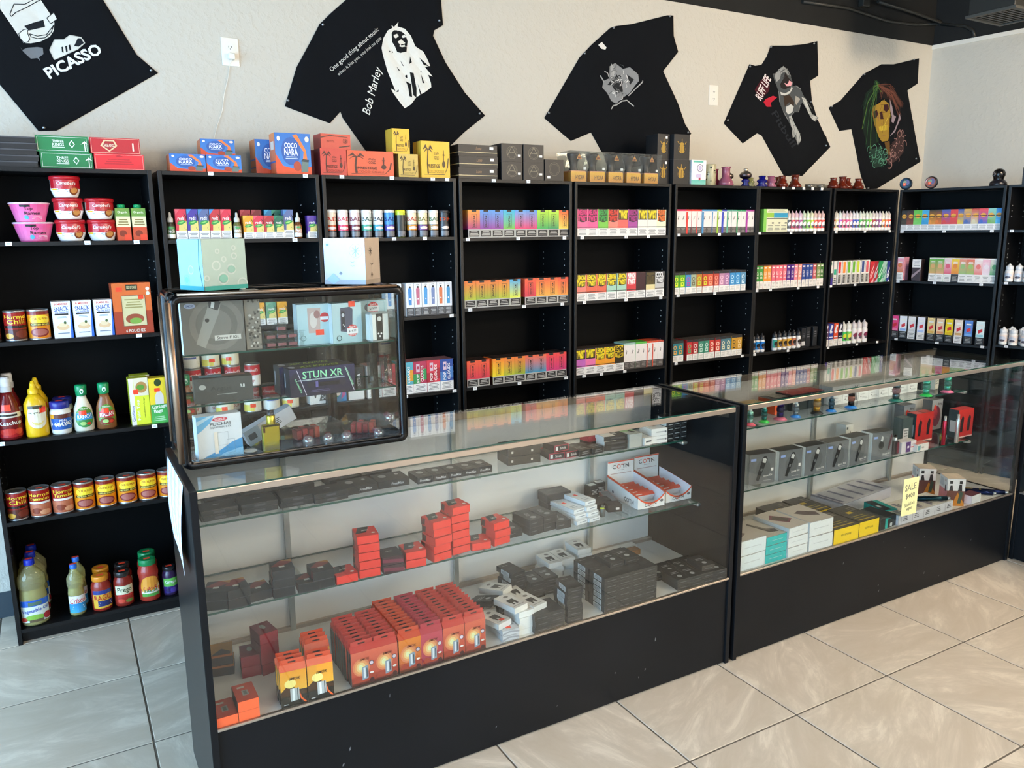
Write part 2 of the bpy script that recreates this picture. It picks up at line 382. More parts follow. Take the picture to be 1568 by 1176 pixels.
p1splat = [(-1.599, 2.276), (-1.586, 2.255), (-1.565, 2.234), (-1.543, 2.239), (-1.534, 2.228), (-1.538, 2.242), (-1.521, 2.255), (-1.521, 2.278), (-1.539, 2.279), (-1.573, 2.273), (-1.59, 2.263)]
p1box = [(-1.496, 2.388), (-1.485, 2.369), (-1.461, 2.388), (-1.47, 2.412)]
p1hand = [(-1.596, 2.321), (-1.593, 2.305), (-1.582, 2.29), (-1.568, 2.295), (-1.561, 2.305), (-1.567, 2.33), (-1.561, 2.343), (-1.579, 2.337)]
picasso = [(-1.508, 2.163), (-1.311, 2.278)]
p2hair = [(-0.134, 2.411), (-0.123, 2.455), (-0.1, 2.492), (-0.077, 2.505), (-0.081, 2.518), (-0.068, 2.51), (-0.045, 2.536), (-0.05, 2.515), (-0.014, 2.509), (0.016, 2.481), (0.037, 2.435), (0.078, 2.415), (0.096, 2.384), (0.111, 2.353), (0.081, 2.346), (0.099, 2.327), (0.121, 2.305), (0.098, 2.311), (0.111, 2.275), (0.113, 2.255), (0.081, 2.232), (0.034, 2.204), (0.005, 2.169), (-0.028, 2.149), (-0.054, 2.178), (-0.084, 2.216), (-0.095, 2.235), (-0.071, 2.225), (-0.087, 2.264), (-0.107, 2.31), (-0.119, 2.349), (-0.129, 2.384)]
p2face = [(-0.082, 2.483), (-0.069, 2.496), (-0.051, 2.498), (-0.028, 2.494), (-0.011, 2.482), (-0.001, 2.455), (-0.009, 2.407), (-0.041, 2.398), (-0.057, 2.402), (-0.067, 2.425), (-0.08, 2.443)]
p2eyes = [[(-0.072, 2.474), (-0.054, 2.482), (-0.046, 2.473), (-0.061, 2.461), (-0.071, 2.466)], [(-0.031, 2.475), (-0.015, 2.482), (-0.007, 2.473), (-0.025, 2.467)], [(-0.053, 2.446), (-0.034, 2.46), (-0.012, 2.446), (-0.021, 2.441), (-0.013, 2.43), (-0.031, 2.425), (-0.044, 2.427), (-0.042, 2.437)]]
p2mouth = [(-0.037, 2.437), (-0.019, 2.441), (-0.023, 2.435), (-0.035, 2.432)]
p2dark = [[(0.003, 2.315), (0.022, 2.313), (0.035, 2.245), (0.034, 2.202), (0.018, 2.211), (0.009, 2.28)], [(-0.019, 2.273), (0.008, 2.263), (0.011, 2.202), (-0.003, 2.205), (-0.008, 2.246)], [(0.056, 2.385), (0.081, 2.367), (0.104, 2.35), (0.076, 2.354)], [(0.061, 2.312), (0.078, 2.269), (0.066, 2.272)], [(-0.062, 2.336), (-0.042, 2.316), (-0.053, 2.319)], [(0.008, 2.388), (0.016, 2.361), (0.002, 2.352)], [(-0.042, 2.366), (-0.025, 2.339), (-0.034, 2.344)], [(0.041, 2.266), (0.06, 2.218), (0.053, 2.213)], [(-0.099, 2.406), (-0.089, 2.401), (-0.094, 2.396)]]
bobline1 = [(-0.375, 2.28), (-0.139, 2.482)]
bobline2 = [(-0.344, 2.266), (-0.129, 2.447)]
bobname = [(-0.193, 2.104), (-0.124, 2.314)]
p3a = [(1.184, 2.445), (1.222, 2.465), (1.277, 2.439), (1.323, 2.453), (1.38, 2.419), (1.386, 2.384), (1.363, 2.361), (1.326, 2.316), (1.271, 2.284), (1.235, 2.253), (1.198, 2.265), (1.17, 2.305), (1.134, 2.33), (1.142, 2.365), (1.182, 2.382)]
p3dark = [[(1.232, 2.407), (1.269, 2.368), (1.28, 2.32), (1.234, 2.309), (1.196, 2.349)], [(1.305, 2.413), (1.353, 2.389), (1.325, 2.358)], [(1.196, 2.376), (1.232, 2.372), (1.224, 2.351), (1.169, 2.346)]]
p3wing = [(1.195, 2.46), (1.232, 2.421), (1.187, 2.383)]
p3lines = [[(1.198, 2.222), (1.212, 2.241), (1.235, 2.246), (1.271, 2.269), (1.308, 2.276), (1.356, 2.247)], [(1.317, 2.301), (1.372, 2.348), (1.41, 2.379), (1.414, 2.387)], [(1.119, 2.391), (1.147, 2.359)]]
p3tag = [(1.104, 2.546), (1.129, 2.564), (1.161, 2.54), (1.153, 2.528), (1.126, 2.529)]
p4dog = [(2.439, 2.508), (2.459, 2.51), (2.485, 2.537), (2.528, 2.562), (2.56, 2.551), (2.598, 2.507), (2.615, 2.476), (2.61, 2.447), (2.645, 2.455), (2.689, 2.439), (2.729, 2.39), (2.76, 2.363), (2.818, 2.29), (2.879, 2.274), (2.851, 2.248), (2.821, 2.261), (2.773, 2.306), (2.717, 2.36), (2.697, 2.34), (2.686, 2.296), (2.644, 2.294), (2.617, 2.268), (2.664, 2.214), (2.712, 2.163), (2.722, 2.125), (2.696, 2.094), (2.687, 2.118), (2.637, 2.193), (2.59, 2.248), (2.545, 2.292), (2.506, 2.346), (2.494, 2.411), (2.455, 2.473)]
p4mouth = [(2.541, 2.526), (2.585, 2.492), (2.615, 2.471), (2.589, 2.441), (2.549, 2.424), (2.513, 2.431), (2.505, 2.453), (2.53, 2.488)]
p4tongue = [(2.539, 2.461), (2.586, 2.481), (2.615, 2.471), (2.599, 2.449), (2.561, 2.444)]
p4chest = [(2.537, 2.386), (2.593, 2.394), (2.639, 2.355), (2.636, 2.298), (2.596, 2.352), (2.556, 2.321)]
p4light = [(2.57, 2.322), (2.611, 2.339), (2.637, 2.327), (2.629, 2.293), (2.595, 2.277), (2.569, 2.294)]
p4belly = [(2.661, 2.338), (2.694, 2.378), (2.65, 2.394), (2.646, 2.356)]
p4head = [(2.462, 2.515), (2.485, 2.535), (2.528, 2.559), (2.556, 2.548), (2.584, 2.513), (2.563, 2.514), (2.54, 2.53), (2.507, 2.514), (2.502, 2.486), (2.476, 2.465), (2.457, 2.491)]
p4jaw = [(2.508, 2.407), (2.55, 2.401), (2.591, 2.418), (2.61, 2.452), (2.618, 2.434), (2.592, 2.404), (2.551, 2.389), (2.516, 2.391)]
p4leg = [(2.603, 2.265), (2.624, 2.271), (2.664, 2.214), (2.712, 2.163), (2.724, 2.125), (2.697, 2.094), (2.687, 2.128), (2.668, 2.166), (2.629, 2.207)]
p4leg2 = [(2.704, 2.39), (2.737, 2.383), (2.769, 2.345), (2.815, 2.287), (2.875, 2.276), (2.88, 2.267), (2.844, 2.249), (2.813, 2.265), (2.773, 2.302), (2.728, 2.356)]
p4paw = [(2.637, 2.193), (2.668, 2.166), (2.67, 2.146), (2.649, 2.136), (2.64, 2.164)]
p4red = [[(2.369, 2.337), (2.398, 2.311), (2.439, 2.314), (2.431, 2.337), (2.483, 2.373), (2.448, 2.38), (2.388, 2.357)], [(2.291, 2.405), (2.34, 2.464), (2.392, 2.5), (2.416, 2.442), (2.412, 2.405), (2.348, 2.354), (2.313, 2.37)]]
p4text = [(2.349, 2.34), (2.427, 2.475)]
p4script = [(2.442, 2.267), (2.647, 2.068)]
p5hair = [[(3.323, 2.458), (3.387, 2.506), (3.447, 2.521), (3.478, 2.48), (3.428, 2.454), (3.41, 2.388), (3.422, 2.279), (3.491, 2.144), (3.416, 2.102), (3.38, 2.112), (3.313, 2.24), (3.307, 2.37)], [(3.447, 2.521), (3.524, 2.543), (3.63, 2.491), (3.723, 2.408), (3.716, 2.318), (3.67, 2.394), (3.574, 2.432), (3.482, 2.447)]]
p5skull = [(3.411, 2.377), (3.462, 2.397), (3.52, 2.428), (3.577, 2.404), (3.601, 2.356), (3.593, 2.278), (3.611, 2.2), (3.598, 2.16), (3.535, 2.152), (3.496, 2.183), (3.442, 2.258), (3.417, 2.323)]
p5eyes = [[(3.419, 2.345), (3.457, 2.358), (3.474, 2.332), (3.455, 2.303), (3.428, 2.302)], [(3.524, 2.395), (3.568, 2.404), (3.581, 2.371), (3.557, 2.348), (3.524, 2.362)], [(3.49, 2.344), (3.511, 2.356), (3.531, 2.302), (3.5, 2.3)]]
p5teeth = [(3.488, 2.25), (3.576, 2.266), (3.58, 2.232), (3.501, 2.217)]
p5bgreen = [(3.408, 2.091), (3.504, 2.114), (3.58, 2.086), (3.595, 2.03), (3.555, 1.983), (3.493, 1.976), (3.435, 2.014)]
p5bpink = [(3.631, 2.111), (3.695, 2.193), (3.746, 2.235), (3.783, 2.197), (3.783, 2.094), (3.715, 2.034), (3.636, 1.997), (3.597, 2.019)]
p5smoke = [[(3.578, 2.437), (3.615, 2.39), (3.64, 2.336), (3.669, 2.327), (3.647, 2.281), (3.623, 2.29), (3.623, 2.324), (3.595, 2.367)], [(3.703, 2.351), (3.721, 2.318), (3.687, 2.26), (3.672, 2.226), (3.613, 2.189), (3.662, 2.236), (3.692, 2.294)]]
p5neck = [(3.563, 2.147), (3.616, 2.161), (3.637, 2.066), (3.6, 2.07)]
pins = [(-1.549, 1.979), (-1.142, 2.226), (-0.411, 2.482), (-0.587, 2.146), (0.163, 2.563), (0.374, 2.148), (1.015, 2.494), (1.203, 2.643), (1.595, 2.747), (0.787, 2.176), (1.756, 2.125), (2.235, 2.534), (2.405, 2.663), (2.788, 2.72), (2.07, 2.212), (2.789, 2.366), (2.957, 2.101), (3.294, 2.576), (3.81, 2.718), (2.991, 2.351), (3.923, 2.05), (3.419, 1.835)]
outlet = (-0.819, 2.33)
outlet2 = (1.958, 2.349)
cord = [(-0.825, 2.281), (-0.837, 2.221), (-0.858, 2.153), (-0.871, 2.085), (-0.894, 2.03), (-0.916, 1.961), (-0.94, 1.892)]
diff = [(4.224, 0.181), (4.627, 0.199), (4.594, -0.089), (4.174, -0.149)]
cond = [[(2.66, 2.954), (3.088, 2.967), (3.491, 2.933), (3.772, 2.943), (4.072, 2.976)], [(3.343, 3.03), (3.763, 3.006), (4.072, 2.976), (4.054, 2.839)]]
cond2 = [(4.034, 0.265, 2.967), (4.054, 0.099, 2.921), (4.061, 0.045, 2.881), (4.063, 0.028, 2.836)]
c_nordbox = [-1.142, -1.256, 0.262, 0.038]
c_smokbox = [-0.913, -1.253, 0.172, -0.277]
c_stunbox = [-0.95, -1.296, 0.183, 0.055]
c_darkbox = [-1.197, -1.181, 0.143, -0.191]
c_fuchai = [-1.234, -1.26, 0.114, 0.097]
c_gold = [-1.099, -1.252, 0.037, 0.0]
c_mod = [-0.783, -1.284, 0.094, 0.224]
s9 = {'r1a': 0.005, 'r1b': 0.619, 'r2a': 0.004, 'r2a2': 0.055, 'r2b': 0.107, 'r2b2': 0.169, 'r2c': 0.218, 'r2c2': 0.626, 'tin': 0.019, 'tin2': 0.181, 'cam': 0.541, 'w': 0.631, 'b10': 0.693, 'r2x': 0.67, 'r3x': 0.667, 'r3y': 0.803}
s9r3 = [0.03, 0.084, 0.139, 0.202, 0.264, 0.32, 0.377, 0.432, 0.49, 0.561]
t_patt = 1.721
t_pink = 1.841
t_chr = 1.976
t_blue = 2.114
t_pink2 = 2.184
t_amb1 = 2.278
t_amb2 = 2.391
t_cl1 = 2.53
t_cl2 = 2.63
t_amb3 = 2.732
t_amb4 = 2.818
t_amb5 = 2.886
t_amb6 = 2.981
t_chr2 = 1.887
t_clear = 2.028

# ================================================================== ROOM
WY = .312              # painted face of the back wall
CX, RW = 4.03, .12     # corner and the turn of the right wall
def slab(name, x0, y0, z0, x1, y1, z1, mat): 
    mb = MB(); mb.box(x0, y0, z0, x1, y1, z1); return struct(mb.obj(name, mat))
# back wall: painted up to 2.83, black above
slab('wall_back', -4.9, WY, 0, CX+.2, WY+.12, 2.832, WALL)
slab('trim_1', -4.9, WY-.004, 2.832, CX+.2, WY+.12, 3.45, DARK)
# right wall, turned a little
def rwall(name, z0, z1, dx, mat):
    mb = MB(); L = 8.6; c, s = math.cos(RW), math.sin(RW)
    T = lambda a, b: (CX + b*c + a*s, WY+.02 + b*s - a*c)
    lo = [T(-.05, dx), T(L, dx), T(L, .14), T(-.05, .14)]
    P = [(x, y, z) for z in (z0, z1) for x, y in lo]; g = hx('888')
    for q in ((0, 3, 2, 1), (4, 5, 6, 7), (0, 1, 5, 4), (1, 2, 6, 5), (2, 3, 7, 6), (3, 0, 4, 7)): mb.face([P[i] for i in q], g)
    return struct(mb.obj(name, mat))
rwall('wall_right', 0, 2.822, 0, WALL); rwall('trim_2', 2.834, 3.45, -.002, DARK); rwall('trim_3', 2.806, 2.834, -.008, IVORY)
slab('ceiling', -4.9, -7.8, 3.45, 5.4, WY+.1, 3.55, DARK)
slab('baseboard_back', -4.7, WY-.008, 0, -.2, WY, .11, BASEB)
slab('ground_outside', -30, -40, -.2, 30, 20, -.06, EARTH)
# glazed walls behind the camera and to its left: sill, header, mullions, panes
def shopfront(tag, P0, P1, n, wallname, winno):
    P0, P1 = Vector(P0), Vector(P1); d = P1-P0; L = d.length; a = math.atan2(d.y, d.x)
    e = empty(wallname, P0, a); struct(e)
    sz = 1.2 if winno == 1 else .28
    mb = MB(); mb.box(0, -.08, 0, L, .08, sz); mb.obj('sill_wall', WALL, e)
    mb = MB(); mb.box(0, -.08, 2.75, L, .08, 3.45); mb.obj('header', WALL, e)
    w = empty('window_%d' % winno, P0, a); struct(w)
    for i in range(n+1):
        x = L*i/n; mb = MB(); mb.box(x-.03, -.05, sz, x+.03, .05, 2.75); mb.obj('mullion', CASEBLK, w)
    for i in range(n):
        mb = MB(); mb.box(L*i/n+.03, -.004, sz+.02, L*(i+1)/n-.03, .004, 2.73); mb.obj('pane', PANE, w)
shopfront('front', (-4.7, -7.7, 0), (5.4, -7.7, 0), 7, 'wall_front', 1)
shopfront('side', (-4.9, .3, 0), (-4.9, -7.7, 0), 5, 'wall_left', 2)

# floor: grout bed with individual 46 cm tiles on the joints measured in the photo
TS = .46; TX, TY = .3916, -1.838
fl = empty('floor', (0, 0, 0)); struct(fl)
mb = MB(); mb.box(-4.9, -7.8, -.05, 5.4, WY+.1, -.0022); mb.obj('grout', GROUT, fl)
mb = MB(); h = TS/2-.0033; mb.box(-h, -h, -.01, h, h, 0, ch=.0012); tme = mb.mesh('tile', TILE)
far = MB()
for i in range(-12, 12):
    for j in range(-13, 6):
        x, y = TX+(i+.5)*TS, TY+(j-.5)*TS
        if y > WY+.1 or x < -4.9: continue
        if i >= -6 and i <= 9 and j >= -8:
            o = bpy.data.objects.new('tile', tme); COL.objects.link(o); o.parent = fl; o.location = (x, y, rnd.uniform(-.0003, .0003))
            o.rotation_euler.z = rnd.choice((0, PI/2, PI, -PI/2))
        else: far.box(x-h, y-h, -.01, x+h, y+h, 0)
fo = far.obj('tile_field', TILE, fl); fo['kind'] = 'stuff'

# assumed fixtures for the unseen ceiling lamps
LAMPON = bpy.data.materials.new('lit_diffuser'); LAMPON.use_nodes = True
b_ = LAMPON.node_tree.nodes['Principled BSDF']; b_.inputs['Emission Color'].default_value = (1, .88, .7, 1); b_.inputs['Emission Strength'].default_value = 3
lampnames = ['over the front counter left', 'over the front counter right', 'at the rear right', 'at the rear left']
for (lx, ly), wn_ in zip(LAMPS, lampnames):
    e = empty('unseen_ceiling_lamp', (lx, ly, 3.04)); tagit(e, 'unseen hanging rectangular lamp '+wn_, 'lamp')
    mb = MB(); mb.box(-.62, -.32, 0, .62, .32, .06, ch=.01); mb.obj('housing', PIPE, e)
    mb = MB(); mb.box(-.58, -.28, -.006, .58, .28, 0); mb.obj('diffuser', LAMPON, e)
    for sx in (-.5, .5):
        mb = MB(); mb.tube([(sx, 0, .06), (sx, 0, .41)], .004); mb.obj('hanger', CHROME, e)

# conduits on the black band and the boxed air diffuser
mb = MB(); mb.tube([(x, .296, z) for x, z in cond[0]]+[(x, y, z) for x, y, z in cond2], .011); tagit(mb.obj('conduit', PIPE), 'black painted conduit curving along the top of the back wall', 'pipe')
mb = MB(); mb.tube([(x, .268, z) for x, z in cond[1]], .011); tagit(mb.obj('conduit', PIPE), 'black painted conduit dropping down into the room corner', 'pipe')
mb = MB(); mb.box(3.2, .27, 2.99, 3.27, .31, 3.2, ch=.004); tagit(mb.obj('junction_box', PIPE), 'small black junction box above the fourth shirt', 'box')
e = empty('air_diffuser', (3.16, -.70, 2.7), .02); tagit(e, 'dark boxed air diffuser hanging below the black ceiling', 'vent')
mb = MB(); mb.box(-.165, -.125, .014, .165, .125, .75, '2a2a28', ch=.004); mb.obj('duct_box', PIPE, e)
mb = MB()
for q in ((-.175, -.135, 0, .175, -.115, .014), (-.175, .115, 0, .175, .135, .014), (-.175, -.115, 0, -.155, .115, .014), (.155, -.115, 0, .175, .115, .014)): mb.box(*q)
mb.obj('frame', plain('grey_vent_frame', '4a4a46', .5, nscale=50), e)
mb = MB()
for k in range(9): mb.box(-.154, -.108+k*.0255, .005, .154, -.094+k*.0255, .011)
g = mb.obj('grille', PIPE, e); g['kind'] = 'stuff'

# ================================================================== BOOKCASES
BW, BH, BD = .632, 1.807, .30
def bookcase(x, y, rz, label, levels, tags, n_id, bottom=.062):
    """levels: heights of the shelf tops; tags: {level: [fractions]} ('top' for the lid)"""
    e = empty('bookcase', (x, y, 0), rz); tagit(e, label, 'bookcase', 'black bookcases along the walls')
    t = .0155
    for sx in (0, BW-t):
        mb = MB(); mb.box(sx, 0, 0, sx+t, BD, BH, ch=.0008); mb.obj('side_panel', BLACK, e)
    mb = MB(); mb.box(t, BD-.006, bottom, BW-t, BD-.002, BH-t); mb.obj('back_panel', BACKP, e)
    mb = MB(); mb.box(t, .03, 0, BW-t, .04, bottom-t); mb.obj('kick_board', BLACK, e)
    mb = MB()
    for sx in (t, BW-t):
        for yy in (.045, BD-.05):
            for L in levels:
                for k in (-3, -2, -1, 1, 2, 3):
                    z = L+k*.032+.05*(1 if k > 0 else -1)
                    if z > BH-.05 or z < .1: continue
                    d = .0006 if sx == t else -.0006
                    mb.lathe([(.0024, 0), (.0024, .0006)], '777', n=6); nb = len(mb.v)-12
                    for i in range(nb, nb+12):
                        p = mb.v[i]; mb.v[i] = (sx+(p[2] if d > 0 else -p[2]), yy+p[0], z+p[1])
    o = mb.obj('pin_holes', TAG, e); o['kind'] = 'stuff'
    for key, z in [('top', BH)]+[(k, L) for k, L in enumerate(levels)]+[('b', bottom)]:
        mb = MB(); mb.box(t, .0008, z-t, BW-t, BD-.007, z, ch=.0008); sh = mb.obj('top_panel' if key == 'top' else 'shelf', BLACK, e)
        for fx in tags.get(key, ()):
            q = MB(); xx = t+(BW-2*t)*fx; q.box(xx-.010, -.0012, z-.0135, xx+.010, .0009, z+.0005, 'f6f6f6'); q.draw(Face((xx-.010, -.0012, z-.0135), (1, 0, 0), (0, 0, 1), (0, -1, 0), .02, .014), [('l', 2, .2, .2, .8, .8, 'b9bcc0')])
            q.obj('price_tag', TAGP, sh)
    return e
TAGP = printed('tag_paper', .6)
BXL = [-1.8389, -1.1861, -.5415, .1052, .7548, 1.4147, 2.0475, 2.703]
Z1, Z2, Z3 = 1.543, 1.203, .812
LV = [[1.543, 1.182, .812, .498], [1.543, 1.182, .81, .45], [1.541, 1.178, .812, .45], [1.534, 1.2, .812, .45], [1.534, 1.201, .81, .45], [1.541, 1.206, .82, .45], [1.544, 1.206, .82, .45], [1.545, 1.205, .808, .45]]
LB = ['first black bookcase from the left, holding groceries', 'second black bookcase from the left, behind the tabletop display case', 'third black bookcase from the left, with tall cans on top shelf',
      'fourth black bookcase from the left, full of rainbow gradient boxes', 'fifth black bookcase from the left, under the clear dome boxes', 'sixth black bookcase from the left, with slim white boxes on top shelf',
      'seventh black bookcase from the left, with green carton and small bottles', 'eighth black bookcase from the left, meeting the corner']
TG = [{0: (.2, .62, .9), 1: (.03, .86), 2: (.03, .9), 'b': ()}, {'top': (.3, .93), 0: (.07, .83), 1: (.5,)}, {'top': (.12, .5, .83, .95), 0: (.5, .75), 1: (.96,), 2: (.55, .97)},
      {'top': (.28, .6), 0: (.04, .5, .95), 1: (.05, .55, .93), 2: (.08, .5, .97)}, {0: (.05, .52, .77), 1: (.08, .53, .93), 2: (.08, .27, .53)}, {0: (.03, .28, .53, .78), 1: (.04, .5), 2: (.04, .9)},
      {'top': (.31, .45, .6, .73, .87), 0: (.01, .45, .8), 1: (.01, .2, .6, .9), 2: (.02, .5)}, {0: (.04, .5, .92), 1: (.01, .4), 2: (.03, .5, .85)}]
for k in range(8): bookcase(BXL[k], 0, 0, LB[k], LV[k], TG[k], k)
# two more, turned along the right wall
SA = .2; S0 = (3.346, 0)
RZS = -(PI/2-SA)
def SP(s, d=0, z=0): return (S0[0]+math.sin(SA)*s+math.cos(SA)*d, S0[1]-math.cos(SA)*s+math.sin(SA)*d, z)
bookcase(*SP(0)[:2], RZS, 'ninth black bookcase, facing sideways just right of the corner', [1.541, 1.213, .824, .45], {0: (.03, .47, .93), 1: (.03, .42, .88), 2: (.06, .5, .95)}, 9)
bookcase(*SP(BW+.012)[:2], RZS, 'tenth black bookcase at the right edge, with white bottles', [1.541, 1.228, .84, .45], {0: (.04,), 1: (.04,), 2: (.1, .3)}, 10)

# ================================================================== COUNTERS
CH, CD = .965, .457
def led(p, q, w, mat, par, name):
    """a straight square bar between two points"""
    p, q = Vector(p), Vector(q); d = (q-p).normalized(); a = d.orthogonal().normalized(); b = d.cross(a); h = w/2
    mb = MB(); P = [p+a*x+b*y for x, y in ((-h, -h), (h, -h), (h, h), (-h, h))]+[q+a*x+b*y for x, y in ((-h, -h), (h, -h), (h, h), (-h, h))]
    for f in ((3, 2, 1, 0), (4, 5, 6, 7), (0, 1, 5, 4), (1, 2, 6, 5), (2, 3, 7, 6), (3, 0, 4, 7)): mb.face([P[i] for i in f], hx('888'))
    return mb.obj(name, mat, par)
def counter(x0, y0, L, rz, label, shelf_end=(.36, .41), glassR=False, doors=None):
    """glass showcase counter. local frame: x along the front, y to the back, front glass at y = .003"""
    e = empty('display_counter', (x0, y0, 0), rz); tagit(e, label, 'counter', 'glass showcase counters')
    Zd = .333; t = .018
    for k, sx in enumerate((0, L-t)):
        mb = MB()
        if k == 1 and glassR: mb.box(sx, 0, 0, sx+t, CD, Zd, ch=.001)
        else: mb.box(sx, 0, 0, sx+t, CD, CH, ch=.001)
        mb.obj('end_panel', KICK, e)
    if glassR:
        mb = MB(); mb.box(L-.01, .02, Zd, L-.004, CD-.02, CH-.01); mb.obj('end_glass', PANE, e)
        led((L-.009, .009, Zd), (L-.009, .009, CH), .018, CASEBLK, e, 'corner_post'); led((L-.009, CD-.009, Zd), (L-.009, CD-.009, CH), .018, CASEBLK, e, 'corner_post')
    mb = MB(); mb.box(t, .008, .004, L-t, .024, Zd-.004); mb.obj('kick_panel', KICK, e)
    mb = MB()
    rr = random.Random(int(L*100+x0*10))
    for k in range(9):
        xx, zz = rr.uniform(.2, L-.2), rr.uniform(.03, .3); w, hh = rr.uniform(.002, .005), rr.uniform(.004, .016)
        mb.face([(xx, .0072, zz), (xx+w, .0072, zz+.002), (xx+w*1.3, .0072, zz+hh), (xx+w*.3, .0072, zz+hh*.7)], hx('6f7478'))
    o = mb.obj('scuffs', PRN, e); o['kind'] = 'stuff'
    mb = MB(); mb.box(t, .012, Zd-.016, L-t, CD-.012, Zd, ch=.001); mb.obj('deck', WHITEB, e)
    mb = MB(); mb.box(t, -.001, Zd-.004, L-t, .012, Zd+.003, ch=.001); mb.obj('bottom_rail', ALU, e)
    mb = MB(); mb.box(t, .003, Zd+.003, L-t, .0085, CH-.008); mb.obj('front_glass', PANE, e)
    mb = MB(); mb.box(t, .001, CH-.021, L-t, .0145, CH-.0045, ch=.001); mb.obj('top_rail', ALU, e)
    mb = MB(); mb.box(t, .004, CH-.006, L-t, CD-.006, CH, m=0); mb.m[0] = 1
    mb.obj('top_glass', [PANE, EDGE], e)
    mb = MB(); mb.box(t, CD-.02, CH-.03, L-t, CD-.004, CH-.0065, ch=.001); mb.obj('rear_rail', ALU, e)
    # sliding rear doors, white inside
    for k in range(2):
        a = t+.006 if k == 0 else L*.5-.02; b = L*.5+.02 if k == 0 else L-t-.006
        mb = MB(); mb.box(a, CD-.018+.006*k, Zd+.002, b, CD-.013+.006*k, CH-.032); mb.obj('sliding_door', doors or WHITEB, e)
    mb = MB(); mb.box(t, CD-.03, Zd, L-t, CD-.004, Zd+.012); mb.obj('door_track', ALU, e)
    # slotted standards and glass shelves on brackets
    for sx in (.32, L*.5, L-.32):
        mb = MB(); mb.box(sx-.008, CD-.034, Zd, sx+.008, CD-.02, CH-.03)
        for k in range(17): mb.box(sx-.0022, CD-.0345, Zd+.03+k*.034, sx+.0022, CD-.034, Zd+.05+k*.034, '222')
        mb.obj('shelf_standard', MET2, e)
    for z, f, xe in ((.806, .19, shelf_end[0]), (.570, .16, shelf_end[1])):
        xr = L-.06 if xe is None else xe
        mb = MB(); mb.box(t+.012, f, z, xr, CD-.036, z+.006)
        for i in (0, 1, 2, 3): mb.m[i] = 1
        sh = mb.obj('glass_shelf', [PANE, EDGE], e)
        for sx in (.32, L*.5, L-.32):
            mb = MB(); mb.box(sx-.004, f+.04, z-.018, sx+.004, CD-.034, z-.0006, ch=.001); mb.obj('bracket', MET2, sh)
        mb = MB(); mb.box(t, f+.004, z-.008, t+.016, f+.03, z-.0006); mb.obj('clip', MET2, sh)
        mb = MB(); mb.box(xr-.004, f-.004, z-.012, xr+.02, f+.05, z-.0006, ch=.003); mb.obj('clip', MET2, sh)
    return e
PRN = printed('worn_laminate', .6)
MET2 = plain('zinc_bracket', 'b9bfbd', .3, metal=.8, nscale=50, nstr=.05)
AX, AY = -1.348, -1.49
counter(AX, AY, 1.782, 0, 'long glass counter nearest the camera, filled with red and black boxes', (1.70, 1.755))
BX2 = .4545
counter(BX2, AY, 1.782, 0, 'second glass counter to the right, with pen kits and white boxes', (1.62, 1.64), glassR=True)
counter(2.262, AY+.01, 1.782, -PI/2-.02, 'third glass counter at the right edge, turned towards the camera', (1.70, 1.70), doors=BACKP)
counter(2.227, -3.292, 1.782, -PI/2-.02, 'fourth glass counter, in line with the third one', (1.70, 1.70), doors=BACKP)
# paper sheet taped on the end of the first counter
mb = MB(); cols = [hx('eef3f7')]*4
for k in range(8):
    a, b = k/8, (k+1)/8; bx_ = lambda t: -.0006-.010*math.sin(t*PI*.9)*.8
    P = lambda t, u: (AX+bx_(t)-.012*u*u*t, AY+.40-.30*u, .955-.235*t)
    for j in range(4):
        u0, u1 = j/4, (j+1)/4
        mb.face([P(b, u0), P(b, u1), P(a, u1), P(a, u0)], cols, smooth=True)
S_ = Face((AX-.0115, AY+.38, .74), (0, -1, 0), (0, 0, 1), (-1, 0, 0), .25, .2)
o = mb.obj('paper_notice', PRN); sm = o.modifiers.new('thick', 'SOLIDIFY'); sm.thickness = .0004
tagit(o, 'white paper sheet taped to the end of the first counter', 'paper')

# ================================================================== TABLETOP DISPLAY CASE
TCX, TCY, TCR = -1.333, -1.306, -.03
tc_ = empty('tabletop_display_case', (TCX, TCY, CH), TCR); tagit(tc_, 'black framed glass display case standing on the first counter', 'display case')
TW, TD, TH = .612, .275, .452
def rounded_frame(w, h, r, bw, y0, y1, name, mat, par):
    """front frame ring with rounded corners"""
    out, inn = [], []
    for cx_, cz_, a0 in ((w-r, h-r, 0), (r, h-r, PI/2), (r, r, PI), (w-r, r, 3*PI/2)):
        for k in range(6):
            a = a0+PI/2*k/5; out.append((cx_+r*math.cos(a), cz_+r*math.sin(a)))
            ri_ = .006; c2 = (w-bw-ri_ if cx_ > w/2 else bw+ri_, h-bw-ri_ if cz_ > h/2 else bw+ri_); inn.append((c2[0]+ri_*math.cos(a), c2[1]+ri_*math.sin(a)))
    mb = MB(); n = len(out); g = hx('888')
    mid = [((a[0]*.8+b[0]*.2), (a[1]*.8+b[1]*.2)) for a, b in zip(out, inn)]
    rings = [([(x, y1, z) for x, z in out]), ([(x, y0+.006, z) for x, z in out]), ([(x, y0, z) for x, z in mid]), ([(x, y0+.002, z) for x, z in inn]), ([(x, y1, z) for x, z in inn])]
    k0 = len(mb.v)
    for r_ in rings: mb.v.extend(r_)
    for j in range(5):
        for i in range(n):
            a = k0+j*n+i; b = k0+j*n+(i+1) % n; c = k0+((j+1) % 5)*n+(i+1) % n; d = k0+((j+1) % 5)*n+i
            mb.f.append((a, d, c, b)); mb.c.append([g]*4); mb.m.append(0); mb.sm.append(j in (1, 2))
    return mb.obj(name, mat, par)
rounded_frame(TW, TH, .022, .021, 0, .022, 'front_frame', CASEBLK, tc_)
rounded_frame(TW, TH, .022, .021, TD-.022, TD, 'rear_frame', CASEBLK, tc_)
